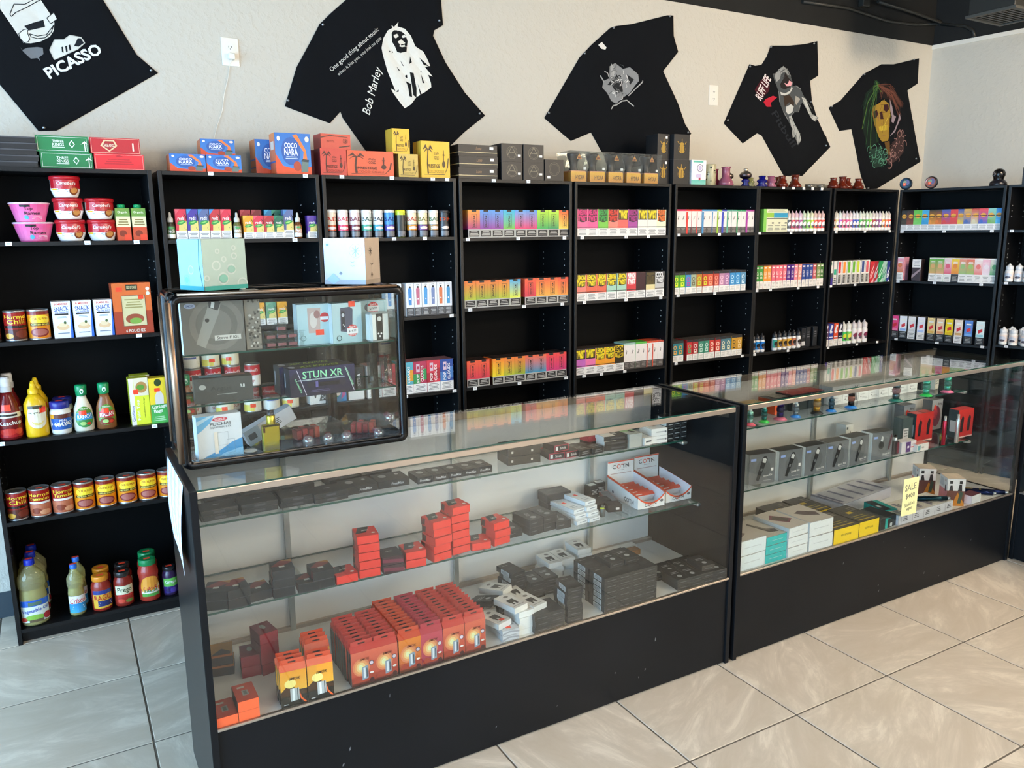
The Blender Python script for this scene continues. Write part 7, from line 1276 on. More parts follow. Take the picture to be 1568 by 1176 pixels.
carton('purple_white_box', 'box', .10, .045, .052, 'e6dfe0', front=[('r', 0, 0, .3, 1, 'd8d4d8'), ('r', .3, .05, .62, .95, '5a2a7a'), ('r', .4, .4, .52, .6, 'f0e8f0'), ('r', .62, .4, 1, .5, 'd86a6a'), ('l', 1, .68, .6, .95, .75, 'b9b4b8')]).put('small white box with purple window beside the box device', (1.655, -1.322, ZL), -.03)
carton('white_pink_box', 'box', .085, .04, .035, 'eae6e2', front=[('r', .05, .2, .3, .8, '6aa8b0'), ('r', .4, .4, .6, .6, 'b0acaa')], top=[('r', 0, 0, 1, 1, 'e0847a')]).put('small white box with pink lid right of the purple window box', (1.73, -1.34, ZL), 0)
carton('white_pen_box', 'box', .06, .05, .11, 'e4e6e2', front=[('e', .62, .4, .1, .3, '2a2c2e'), ('r', .1, .8, .3, .9, '4a4c4e')]).put('tall white pen box behind the kit boxes', (1.50, -1.13, ZL), .1)
redk = lambda: carton('red_kit_box', 'box', .06, .05, .135, 'd2302e', front=[('r', 0, 0, 1, 1, 'd8342e', 'c42c2c'), ('p', [(.3, .2), (.6, .2), (.7, .7), (.5, .8), (.3, .6)], '2a1c20'), ('r', .0, .0, 1, .04, 'f0c8c0')], left=[('r', 0, 0, 1, 1, '33484a'), ('r', .2, .2, .8, .6, 'c8cccc')])
for k, (x, y) in enumerate(((1.86, -1.235), (1.925, -1.235), (2.10, -1.29), (2.155, -1.29))): redk().put(f'red kit box with dark device picture, {nth(k)} from the left', (x, y, ZL), -.05, 'red kit boxes')
carton('grey_red_box', 'box', .07, .05, .12, '4a5a5a', front=[('r', .1, .1, .6, .6, 'd8d8da'), ('l', 4, .14, .14, .56, .56, '8a8a8c')]).put('grey box with barcode label beside the red kit boxes', (1.79, -1.22, ZL), -.05)
for k, (x, y, c_) in enumerate(((1.905, -1.325, 'c8344a'), (1.99, -1.335, 'd4d8da'))):
    p = Proto('vape_pen', 'pen'); mb = MB(); mb.lathe([(.007, 0), (.0085, .002), (.0085, .11), (.006, .115), (.0055, .135), (0, .137)], [c_, c_, c_, 'c8ccd0', 'c8ccd0'], n=16, cap=False); p.add('pen', mb, MET); p.put(('red', 'silver')[k]+' vape pen standing upright before the red kit boxes', (x, y, ZL), 0, 'upright vape pens')
skb = carton('grey_flower_box', 'box', .085, .05, .15, '6a6e70', front=[('r', 0, 0, 1, 1, 'aab0b2'), ('e', .45, .45, .4, .35, '7a2c4a'), ('e', .35, .55, .2, .2, 'b83a52'), ('e', .3, .75, .12, .09, 'e8402c'), ('t', 'Bang', .72, .85, .36, .09, '3a3c3e')])
skb.put('grey box with dark red flower picture, left of two', (1.93, -1.13, ZL), 0, 'flower picture boxes'); skb.put('grey box with dark red flower picture, right of two', (2.15, -1.13, ZL), 0, 'flower picture boxes')
# deck of the second counter
def flatbox(w, h, col, topc, pic, front='e3eaec', n_='white_kit_box'): return carton(n_, 'box', w, .17, h, col, ch=.0016, front=[('r', .012, .04, .988, .96, front), ('l', 1, .2, .45, .8, .55, 'c4ccd0'), ('e', .5, .97, .05, .03, '8a9094')], top=[('r', 0, 0, 1, 1, topc)]+pic, left=[('r', 0, 0, 1, 1, 'd5dbdd')])
f1 = flatbox(.138, .058, 'e2e6e6', 'c9c2b8', [('p', [(.1, .1), (.6, .3), (.5, .5), (0, .4)], '7a6a66')], 'dfe9ec')
stack(f1, .548, -1.471, ZD, 2, .058, 'large white kit box', 'at the left end of second deck', 'white kit boxes', .02, .001)
f2 = flatbox(.113, .0345, '28b4b4', 'c8c2b6', [('p', [(.3, .75), (.4, .85), (.62, .4), (.9, .3), (.85, .15), (.5, .2)], '4a443e'), ('p', [(.4, .6), (.5, .66), (.7, .3), (.6, .26)], '7a746c')], '22bcbc', 'teal_fronted_box')
stack(f2, .675, -1.469, ZD, 3, .0345, 'teal fronted kit box', 'on second deck', 'teal fronted boxes', .01, .001)
f3 = flatbox(.112, .0395, 'e2e4e6', 'cdc6bc', [('p', [(.1, .6), (.45, .8), (.9, .4), (.5, .25)], '7a3a50'), ('p', [(.18, .58), (.46, .72), (.8, .42), (.52, .32)], '5a5248')])
stack(f3, .789, -1.472, ZD, 3, .0395, 'white kit box with pink-framed picture', 'on second deck', 'white kit boxes', .02, .001)
f4 = flatbox(.133, .0595, 'dfe3e5', 'cac3b9', [('p', [(.2, .6), (.5, .7), (.9, .45), (.8, .25), (.4, .4)], '5a4a4c')])
stack(f4, .916, -1.475, ZD, 2, .0595, 'white kit box with dark pod picture', 'on second deck', 'white kit boxes', -.03, .001)
yk = lambda w: carton('yellow_black_kit_box', 'box', w, .16, .068, '2a2820', front=[('r', 0, .0, 1, 1, 'f6d412'), ('t', 'KEYSTONE', .5, .5, .4, .12, '3a3210', 0, .1), ('r', 0, .93, 1, 1, '2a2820')], top=[('r', 0, 0, 1, 1, '35312a'), ('r', .3, .5, .55, .62, 'd9b820'), ('r', .05, .06, .9, .1, 'c8a820'), ('r', .1, .2, .8, .23, 'a89a30'), ('r', .1, .3, .7, .33, 'a89a30'), ('l', 3, .6, .6, .95, .85, '7a766a')])
yk(.146).put('yellow fronted black kit box, front left of the pair', (1.058, -1.48, ZD), -.01, 'yellow and black kit boxes'); yk(.122).put('yellow fronted black kit box, front right of the pair', (1.201, -1.477, ZD), 0, 'yellow and black kit boxes')
yk(.146).put('yellow and black kit box in the rear, left', (.985, -1.30, ZD), .0, 'yellow and black kit boxes'); yk(.12).put('yellow and black kit box in the rear, right', (1.13, -1.30, ZD), 0, 'yellow and black kit boxes')
mb = MB(); w_, h_ = .05, .055
mb.box(-.05, 0, 0, .05, .09, h_, 'b8b2a4', ch=.002); F = faces_of(.1, .09, h_); mb.draw(F['front'], [('p', [(0, 1), (.5, 0), (1, 1)], '3a3834'), ('p', [(.0, 0), (0, .9), (.45, 0)], 'a09a8c')]); mb.draw(F['left'], [('p', [(0, 1), (.5, 0), (1, 1)], '4a4842')]); mb.draw(F['top'], [('p', [(.2, .2), (.8, .4), (.6, .8), (.3, .7)], '6a675c')])
p = Proto('faceted_box', 'box'); p.add('faceted_box', mb, CARD); p.put('grey and dark faceted triangle pattern box at the rear left', (.72, -1.23, ZD), -.5)
# pale device trays
tray = Proto('device_tray', 'tray'); mb = MB(); mb.box(-.19, 0, 0, .19, .13, .045, 'dcdde2', ch=.002, top='d9d3c8')
for k in range(5): mb.draw(faces_of(.38, .13, .045)['top'], [('r', .06+.19*k, .1, .11+.19*k, .8, '8f8a96'), ('r', .12+.19*k, .2, .14+.19*k, .7, '4a4650')])
mb.draw(faces_of(.38, .13, .045)['front'], [('l', 3, .08+.2*k, .3, .16+.2*k, .8, '55555a') for k in range(5)]+[('r', .04+.2*k, .15, .05+.2*k, .9, 'b8b8c0') for k in range(5)])
tray.add('tray', mb, CARD); tray.put('pale device tray with barcodes along the front edge', (1.583, -1.476, ZD), 0, 'pale device trays')
tray2 = Proto('device_tray', 'tray'); mb = MB(); mb.box(-.2, 0, 0, .2, .16, .05, 'c9c9d4', ch=.002, top='c8c6cc')
mb.draw(faces_of(.4, .16, .05)['top'], [('r', .05+.2*k, .1, .1+.2*k, .9, '77758a') for k in range(5)]+[('r', .0, .0, .03, 1, '6a6880')]); tray2.add('tray', mb, CARD); tray2.put('large lavender device tray at the rear of the deck', (1.5, -1.25, ZD), .12, 'pale device trays')
mb = MB(); mb.box(-.06, 0, 0, .06, .12, .05, '1c2022', ch=.002); mb.draw(faces_of(.12, .12, .05)['front'], [('p', [(.3, 0), (.45, 0), (.45, .8), (.7, .8), (.3, .95)], '20b0a8'), ('r', .6, .1, .75, .4, 'd0d8d8')]); p = Proto('black_teal_box', 'box'); p.add('box', mb, CARD); p.put('black box with teal corner stripe between yellow boxes and trays', (1.335, -1.47, ZD), .1, 'black and teal boxes')
carton('teal_box', 'box', .07, .12, .05, '1fa8a0', front=[('p', [(0, 1), (.9, 0), (1, .9)], '2ad0c8')], top=[('r', 0, 0, .6, 1, '1c2226'), ('r', .1, .3, .3, .5, 'd8dcdc')]).put('bright teal triangle fronted box beside the note', (1.42, -1.42, ZD+.0), -.2, 'black and teal boxes')
for k, (x, y, r_) in enumerate(((1.62, -1.40, -.5), (2.03, -1.35, -.9), (2.08, -1.38, -.8), (2.02, -1.30, -.9))):
    p = Proto('vape_pen', 'pen'); mb = MB(); mb.tube([(0, 0, .011), (.1, 0, .011), (.135, 0, .011)], .0105, ('1a3a44', '1c2a5a', '1c2a5a', 'b8a86a')[k], n=14); mb.tube([(.135, 0, .011), (.15, 0, .011)], .007, 'c0c4c8', n=12); p.add('pen', mb, MET); p.put(('teal vape pen lying on the pale tray', 'navy vape pen lying at the right end of the deck, left one', 'navy vape pen lying at the right end, right one', 'gold vape pen lying behind the navy pens')[k], (x, y, ZD+(.0455 if k == 0 else 0)), r_, 'lying vape pens')
tallp = carton('pink_white_box', 'box', .075, .085, .125, 'e8a0a4', left=[('r', 0, .56, 1, 1, 'eef2f4'), ('r', 0, 0, 1, .56, 'ee9aa2'), ('r', .08, .64, .55, .92, 'c9d4dc'), ('p', [(.72, .5), (.84, .5), (.84, .74), (.72, .74)], '4a3a3e'), ('r', .7, .86, .84, .94, 'c09a94')], front=[('r', 0, 0, 1, .56, '7a4a3e'), ('r', 0, .56, 1, 1, 'f3efec'), ('r', .12, .82, .3, .93, '33302e'), ('r', .66, .82, .84, .93, '33302e'), ('p', [(.1, .56), (.34, .56), (.28, .76), (.16, .76)], '3a3432'), ('p', [(.6, .56), (.84, .56), (.8, .8), (.66, .8)], '3a3432'), ('p', [(.3, .0), (.6, .5), (1, .1), (1, 0)], 'd88a2e'), ('p', [(.6, .1), (.72, .56), (.9, .5), (.8, .1)], '4a5a4a')], top=[('r', 0, 0, 1, 1, 'e6d2bc')])
tallp.put('tall pink and white kit carton nearest the glass', (1.83, -1.45, ZD), -.65, 'tall pink and white cartons'); tallp.put('tall pink and white kit carton set back behind the note', (1.865, -1.29, ZD), -.65, 'tall pink and white cartons')
carton('white_label_box', 'box', .08, .05, .04, 'e9eef2', top=[('r', 0, 0, 1, 1, '6a3a42')]).put('small white box with dark red lid at the right end', (1.945, -1.478, ZD), .08)
# stock glimpsed in the third counter
for k, (x, y, z, w, h, c_, d_) in enumerate(((2.42, -1.62, ZU, .08, .06, 'b08a80', 'dusty pink box on the upper shelf'), (2.42, -1.62, ZL, .09, .11, '55585a', 'grey box with small label on the lower shelf'), (2.40, -1.62, ZD, .09, .12, '5a8aa8', 'pale blue box on the deck'), (2.36, -1.57, ZD, .045, .09, '4a6a78', 'narrow blue-grey box on the deck'))):
    carton('stock_box', 'box', w, .05, h, c_, left=[('r', .1, .1, .9, .9, c_), ('r', .3, .6, .6, .7, 'd8dcdc')]).put(d_+' of the third counter', (x, y, z), 0, 'boxes in the third counter')

# handwritten note stuck inside the front glass
mb = MB(); mb.box(-.05, 0, 0, .05, .0006, .16, 'f0efb0'); S = Face((-.05, 0, 0), (1, 0, 0), (0, 0, 1), (0, -1, 0), .1, .16)
mb.draw(S, [('t', 'SALE', .48, .76, .74, .18, '85856c', 5), ('t', '$400', .5, .52, .6, .15, '85856c', 5), ('t', 'SmokTech', .5, .3, .66, .1, '85856c', 8), ('t', 'vapes', .5, .16, .4, .09, '85856c', 8)], l0=.0002)
o = mb.obj('handwritten_note', PRN); o.location = (1.428, -1.4945, .382); o.rotation_euler = (0, .02, 0); tagit(o, 'pale yellow handwritten sale note stuck on the second counter glass', 'note')

# ================================================================== IN AND ON THE TABLETOP CASE
zc0, zc1, zc2 = CH+.0105, CH+.1582, CH+.2927
mb = MB(); w_, h_, d_ = .155, .149, .035
nk = carton('pen_kit_box', 'box', w_, d_, h_, '6a6862', front=[('r', 0, 0, 1, 1, '6e6b64'), ('e', .55, .5, .44, .46, '7f7b73'), ('e', .55, .5, .34, .36, '6e6b64'), ('e', .55, .5, .24, .26, '7f7b73'), ('p', [(.2, .18), (.34, .1), (.60, .7), (.64, .88), (.56, .94), (.44, .9), (.42, .8)], '9a9890'), ('p', [(.44, .8), (.58, .74), (.64, .88), (.56, .94), (.44, .9)], '3a3a3a'), ('p', [(.47, .8), (.52, .78), (.54, .88), (.49, .9)], 'd8d8d4'), ('e', .40, .58, .035, .035, '33302e'), ('e', .14, .84, .09, .045, 'a8b4d0'), ('t', 'SMOK', .14, .84, .12, .04, '4a5a8a'), ('r', .5, .22, .93, .31, 'd0ccc4'), ('t', 'Stove F Kit', .715, .265, .36, .055, '4a4742', 0, .1)], left=[('r', 0, 0, 1, 1, 'eef0ee')], right=[('r', 0, 0, 1, 1, '5a5852')])
nk.put('grey-brown pen kit box with concentric circles, inside the display case', (-1.225, -1.258, zc2-.0), .04)
carton('leopard_box', 'box', .042, .03, .16, '8f8a80', front=[('e', rnd.uniform(.08, .92), rnd.uniform(.03, .97), .07, .018, rnd.choice(('4a4640', 'c9c4ba', '6a665e'))) for _ in range(60)]).put('narrow speckled box beside the kit box, inside the display case', (-1.123, -1.245, zc2), .1)
p = Proto('lidded_bottle', 'bottle'); mb = MB(); mb.lathe([(.02, 0), (.021, .002), (.021, .1), (.018, .105)], 'd9d34a', n=18); mb.draw(Wrap(.021, 0, .1, .06), [('r', 0, 0, 1, .28, '2a2a28'), ('r', 0, .28, 1, .55, 'e9e7e0'), ('r', .1, .42, .9, .5, '5a9ad0'), ('l', 1, .2, .3, .8, .4, 'c84a3a'), ('p', [(.3, .6), (.5, .9), (.7, .6)], '3a3c2a')], l0=.0004); p.add('bottle', mb, GLOSSY); mb = MB(); mb.lathe([(.019, .104), (.019, .118), (0, .119)], '4a4a40', n=18, cap=False); p.add('cap', mb, PLAST); p.put('yellow bottle on second bookcase seen through the display case', (-.888, .04, 1.1825), 0)
jarc = Proto('tiny_clear_jar', 'jar'); mb = MB(); mb.box(-.013, 0, 0, .013, .024, .017, 'e6e6e8', ch=.001); jarc.add('cup', mb, CLEAR); mb = MB(); mb.box(-.011, .003, .002, .011, .021, .010, 'a85a62'); jarc.add('contents', mb, PLAST); mb = MB(); mb.box(-.0135, -.0005, .0172, .0135, .0245, .021, 'd8d8dc', ch=.0008); jarc.add('lid', mb, CLEAR)
for k in range(9):
    c_, l_ = k % 4, k//4
    if l_ == 2: c_ = 1
    jarc.put(f'tiny clear jar in the display case, {("bottom", "middle", "top")[l_]} layer, {nth(c_)} from left', (-1.075+.0295*c_, -1.235, zc2+.0215*l_), .05, 'tiny clear jars')
DM = ['bfd8dc', 'a8ccd2', 'cfe4e6']
def modbox(c, dev, disc, side='dfe9ea'): return carton('device_kit_box', 'box', .088, .05, .112, c, front=[('r', 0, 0, 1, 1, 'c4dde0', 'a9cdd4')]+dev+disc, left=[('r', 0, 0, 1, 1, side)], right=[('r', 0, 0, 1, 1, side)])
SALE = lambda x, y, r=.17: [('e', x, y, r, r*.8, 'd8363a'), ('r', x-r, y-.08, x+r, y+.06, 'efeff0'), ('t', 'Sale', x, y+.1, r*1.1, .055, 'f6eeee', 8), ('t', '$19.99', x, y-.01, r*1.3, .06, '33353a', 5), ('t', 'Price', x, y-.105, r*1.1, .05, 'f6eeee', 8)]
m1 = modbox(DM[0], [('p', [(.34, .28), (.7, .28), (.74, .9), (.32, .9)], 'c9b0a8'), ('e', .5, .6, .12, .2, 'e0d4cc'), ('e', .62, .74, .1, .1, 'a87a74'), ('c', .16, .16, .008, .002, '6a8a8c'), ('r', .56, .22, .82, .36, STK)], [('e', .86, .66, .15, .12, 'd8363a'), ('r', .72, .6, .98, .68, 'efeff0')])
m2 = modbox(DM[1], [('p', [(.26, .3), (.66, .24), (.7, .84), (.6, .9), (.28, .88)], '4f5268'), ('r', .3, .34, .42, .8, '2a2c38'), ('e', .36, .7, .05, .045, 'c8ccd4'), ('e', .36, .46, .02, .018, 'd8d8dc'), ('e', .4, .42, .02, .018, 'd8d8dc'), ('c', .2, .13, .008, .0022, '3a5a5c'), ('r', .56, .9, .78, 1.04, STK)], SALE(.66, .3, .19))
m3 = modbox(DM[2], [('e', .32, .82, .12, .1, '6a6c78'), ('o', .3, .5, .9, .98, .0008, '6ab0c0')], SALE(.5, .8, .2))
m1.put('pale teal kit box with clear device picture, display case', (-.958, -1.236, zc2), -.05, 'pale teal kit boxes'); m2.put('pale teal kit box with dark device and round sale sticker', (-.868, -1.258, zc2), .10, 'pale teal kit boxes'); m3.put('pale teal kit box behind the white device', (-.775, -1.215, zc2), .05, 'pale teal kit boxes')
p = Proto('box_mod', 'device'); mb = MB(); mb.box(-.031, 0, 0, .031, .034, .084, 'e3e8e4', ch=.006); mb.draw(Face((-.031, 0, 0), (1, 0, 0), (0, 0, 1), (0, -1, 0), .062, .084), [('r', .28, .05, .62, .95, '26282a'), ('e', .45, .78, .11, .08, 'd0d4d2'), ('e', .38, .28, .045, .033, 'e6e8e6'), ('e', .52, .28, .045, .033, 'e6e8e6'), ('e', .45, .19, .045, .033, 'e6e8e6'), ('r', .38, .4, .52, .66, '1a1c1e')], l0=.0006); p.add('body', mb, PLAST); p.put('white box device with black front strip, inside the display case', (-.782, -1.29, zc2), .15)
mb = MB()
st = carton('flashlight_box', 'box', .185, .055, .078, '22223a', front=[('r', 0, 0, 1, 1, '2a2850', '1c1b34'), ('p', [(0, .0), (0, .7), (.1, .9), (.22, .06)], '1f1e38'), ('r', .12, .56, .84, .6, '8f9fae'), ('t', 'STUN XR', .5, .76, .62, .26, '9ae8b8'), ('t', 'LED TORCH STUN GUN', .5, .58, .5, .05, 'c8d8d0'), ('r', .28, .32, .78, .46, '14141e'), ('r', .26, .30, .36, .5, '2a2a38'), ('r', .38, .3, .42, .5, '6a64a0'), ('e', .8, .4, .05, .12, '2c2c3c'), ('l', 2, .3, .12, .6, .22, '55557a'), ('p', [(.1, .95), (.11, .95), (.24, .05), (.23, .05)], 'c8c8dc'), ('p', [(.84, .95), (.85, .95), (.98, .05), (.97, .05)], 'c8c8dc'), ('t', 'STINGER', .91, .55, .3, .07, '9ae8b8', -68), ('t', 'LUMEN', .12, .4, .22, .06, '9ae8b8', -68)], top=[('r', 0, 0, 1, 1, '24242e'), ('t', 'XX KNIVES', .5, .5, .6, .5, 'a8c83a', 0, .3), ('e', .08, .5, .05, .3, 'b8b8c0')], left=[('r', 0, 0, 1, 1, '1c1c26'), ('r', .2, .3, .3, .8, 'c8c8d4')])
st.put('dark purple flashlight carton with green lettering, in front', (-.955, -1.29, zc1), .05, 'dark purple flashlight cartons'); st.put('dark purple flashlight carton, directly behind the front one', (-.968, -1.232, zc1), .05, 'dark purple flashlight cartons')
carton('charcoal_kit_box', 'box', .148, .06, .066, '46443f', front=[('r', 0, 0, 1, 1, '4c4a45'), ('t', 'Argus', .45, .55, .36, .22, '35342f'), ('t', '9.8', .82, .62, .08, .14, 'e6e4de'), ('l', 1, .38, .3, .72, .36, 'a09e96'), ('e', .14, .66, .06, .1, 'b0aea6')], top=[('r', 0, 0, 1, 1, '2c2a28'), ('r', .1, .3, .5, .8, '7aa0a8'), ('r', .5, .4, .9, .9, '9a5a48')]).put('wide charcoal kit box on the middle shelf of display case', (-1.21, -1.245, zc1), -.08)
mb = MB()
for k, (x, y, hh) in enumerate(((-.79, -1.22, .06), (-.75, -1.215, .045), (-.715, -1.16, .05))): 
    q = Proto('clear_tube', 'tube'); m_ = MB(); m_.lathe([(.012, 0), (.012, hh+.03), (.010, hh+.03), (.010, .002)], 'dfe2e4', n=14, cap=False); q.add('tube', m_, CLEAR); q.put(f'empty clear tube on the middle case shelf, {nth(k)} from left', (x, y, zc1), 0, 'clear tubes')
fu = carton('squonk_kit_box', 'box', .115, .04, .118, 'e4e8ec', front=[('r', 0, 0, 1, 1, 'e6eaee'), ('p', [(0, 1), (.4, 1), (.3, .84), (.1, .68), (0, .62)], '6ab8e8'), ('p', [(0, .8), (.2, .9), (.4, 1), (.3, 1), (0, .9)], 'b8dcf2'), ('p', [(0, 0), (1, 0), (1, .42), (.75, .34), (.5, .2), (.2, .1)], '4a9ed8'), ('p', [(.3, 0), (1, 0), (1, .2), (.6, .12)], '8ac4ea'), ('e', .52, .9, .17, .05, 'e04a5a'), ('t', 'SIGELEI', .52, .9, .24, .05, 'f8f0f0'), ('t', 'FUCHAI', .52, .80, .46, .07, '4a5258'), ('t', 'SQUONK 213', .52, .72, .46, .05, '7a848a'), ('o', .44, .3, .68, .6, .0005, '8a9298'), ('o', .64, .1, .82, .42, .0005, '6a7a88'), ('r', .36, .12, .44, .62, 'f6e9d8')], right=[('r', 0, 0, 1, 1, 'c8d8e0')])
fu.put('white and blue squonk kit box at the bottom of display case', (-1.232, -1.262, zc0), .09)
p = Proto('gold_lighter', 'device'); mb = MB(); mb.box(-.024, 0, 0, .024, .016, .074, 'c9b83e', ch=.003); mb.draw(Face((-.024, 0, 0), (1, 0, 0), (0, 0, 1), (0, -1, 0), .048, .074), [('r', 0, .92, 1, 1, '4a4630'), ('r', .04, .72, .16, .9, '6a4a3a'), ('r', .9, 0, 1, .4, '4a3a28')]); p.add('body', mb, MET)
mb = MB(); mb.lathe([(.012, .074), (.0125, .076), (.0125, .098), (.011, .1)], 'd8c44a', n=16, c=(.002, .008)); p.add('collar', mb, MET); mb = MB(); mb.lathe([(.009, .1), (.0095, .112), (0, .113)], '3a3a3e', n=14, c=(.002, .008), cap=False); p.add('tip', mb, PLAST); p.put('gold squonk device with dark tip, bottom of display case', (-1.098, -1.262, zc0), .02)
carton('grey_white_box', 'box', .15, .035, .045, 'c9ccd4', front=[('r', 0, 0, .3, 1, '9ab0c8'), ('r', .05, .3, .2, .7, '3a4a5a'), ('l', 4, .6, .3, .72, .75, '3a3a3e')], right=[('r', 0, 0, 1, 1, 'b0aca4'), ('t', 'nov', .5, .5, .3, .2, '4a4a4a')]).put('pale grey box tilted upward behind the gold device', (-1.075, -1.19, zc0+.034), .1, None, 0, -.42)
# clear tubs with cartridges and glass bulbs
def tub(x, y, rz, lab, g='clear tubs at the bottom of the display case'):
    e = empty('clear_tub', (x, y, zc0), rz); tagit(e, lab, 'tub', g); mb = MB(); c = hx('f0f0f0'); a, b, h = .075, .05, .045
    A = [(-a*.8, -b*.8, 0), (a*.8, -b*.8, 0), (a*.8, b*.8, 0), (-a*.8, b*.8, 0)]; B = [(-a, -b, h), (a, -b, h), (a, b, h), (-a, b, h)]
    mb.face(A, c); [mb.face([A[i], A[(i+1) % 4], B[(i+1) % 4], B[i]], c) for i in range(4)]; mb.obj('shell', CLEAR, e)
    mb = MB(); mb.tube([B[0], B[1], B[2], B[3], B[0]], .0018, 'dcdcdc', n=6); mb.obj('rim', CLEAR, e)
    for k in range(4):
        mb = MB(); mb.box(-.05+.018*k, -.02, .001, -.034+.018*k, .02, .03+.004*(k % 2), ('b8323a', 'c84048', 'a82c38', 'd2503e')[k], ch=.002); mb.obj('cartridge', PLAST, e)
    return e
tub(-.965, -1.17, .08, 'clear plastic tub with red cartridges, left one'); tub(-.80, -1.2, -.5, 'clear plastic tub with red cartridges, right one, turned')
ball = Proto('glass_bulb', 'glass bulb'); mb = MB(); n = 10; r = .0155; mb.lathe([(r*math.sin(PI*i/n)+1e-5, r-r*math.cos(PI*i/n)) for i in range(n+1)], 'e9eef0', n=18, cap=False); ball.add('bulb', mb, CHRG); mb = MB(); mb.lathe([(.009, 0), (.009, .035)], 'b8607a', n=12); mb.v = [(x, z+.012, .0155+y) for x, y, z in mb.v]; ball.add('stem', mb, TINTD)
for k, (x, y) in enumerate(((-1.0, -1.268), (-.944, -1.272), (-.894, -1.278), (-.80, -1.288), (-.748, -1.245))): ball.put(f'round clear glass bulb lying in the display case, {nth(k)} from left', (x, y, zc0+(.03 if k == 4 else 0)), rnd.uniform(-.5, .5), 'round glass bulbs')
mb = MB(); mb.lathe([(.014, 0), (.018, .002), (.0175, .004), (.013, .0025), (0, .0025)], 'dfe2e2', n=20, cap=False); p = Proto('small_white_dish', 'dish'); p.add('dish', mb, PLAST); p.put('small white dish on the display case floor', (-1.152, -1.235, zc0), 0)
# on top of the case
ZTOP = CH+TH+.0035
mb = MB(); F = None
def ringbox(w, d, h, c, side, stripe, side_stripe, ops, lops): return carton('gift_box', 'box', w, d, h, c, front=[('r', 0, 0, 1, 1, c)]+ops+[('r', 0, 0, 1, .085, stripe)], left=[('r', 0, 0, 1, 1, side)]+lops+[('r', 0, 0, 1, .085, side_stripe)], top=[('r', 0, 0, 1, 1, c)], ch=.0006)
rg = [('c', x, y, r, .0035, 'c2cec6') for x, y, r in ((.30, .48, .013), (.64, .40, .014), (.44, .22, .016), (.48, .6, .008), (.72, .66, .009), (.34, .76, .007), (.72, .82, .007), (.88, .1, .016), (.06, .24, .008))]+[('e', .64, .40, .09, .07, '8fb8a8'), ('e', .44, .22, .10, .08, '7fb8a4'), ('e', .2, .05, .06, .05, '9ab8b4')]
tb = ringbox(.128, .108, .13, 'aabfb4', '98c4c4', '2f9d90', '2fa4b0', rg, [('c', .5, .4, .012, .003, 'c2eae6'), ('c', .3, .2, .014, .003, '8fd0d0'), ('e', .3, .2, .07, .06, '7accce'), ('p', [(.9, 1), (.84, .5), (.95, .0), (.97, 0), (.86, .5), (.92, 1)], '4a8a88')])
tb.put('pale green gift box with bubble rings, on top of the display case', (-1.1825, -1.240, ZTOP), .42)
def flake(cx, cy, r, c): return [('p', [(cx-.008, cy-r), (cx+.008, cy-r), (cx+.008, cy+r), (cx-.008, cy+r)], c), ('p', [(cx-r, cy-.008), (cx+r, cy-.008), (cx+r, cy+.008), (cx-r, cy+.008)], c), ('p', [(cx-r*.7, cy-r*.7+.01), (cx-r*.7+.012, cy-r*.7), (cx+r*.7, cy+r*.7-.01), (cx+r*.7-.012, cy+r*.7)], c), ('p', [(cx-r*.7, cy+r*.7-.01), (cx-r*.7+.012, cy+r*.7), (cx+r*.7, cy-r*.7+.01), (cx+r*.7-.012, cy-r*.7)], c)]
sn = carton('gift_box', 'box', .126, .095, .128, 'd3d8e4', front=[('r', 0, 0, 1, 1, 'd9deea'), ('c', .78, .72, .02, .0006, 'b0bccc')]+flake(.78, .72, .12, '9fb4cc')+flake(.4, .24, .04, '8a94a4')+[('p', [(.64, .5), (.7, .46), (.76, .5), (.7, .48)], '9aa8bc'), ('p', [(.64, .42), (.7, .38), (.76, .42), (.7, .40)], '9aa8bc'), ('r', 0, 0, 1, .1, 'aebccc'), ('p', [(.05, .1), (.22, .0), (.38, .1), (.22, .24)], 'a8d0ee'), ('e', .1, .86, .03, .025, '7aa8a0')], right=[('r', 0, 0, 1, 1, 'c2b09e'), ('r', 0, 0, 1, .1, 'a8998a')]+flake(.36, .72, .11, '4a4036')+[('p', [(.3, .46), (.42, .40), (.54, .46), (.42, .43)], '4a4036')]+flake(.4, .2, .06, '5a5046'), top=[('r', 0, 0, 1, 1, 'd8d8dc')], ch=.0006)
sn.put('white gift box with blue snowflakes, on top of the display case', (-.860, -1.236, ZTOP), -.78)

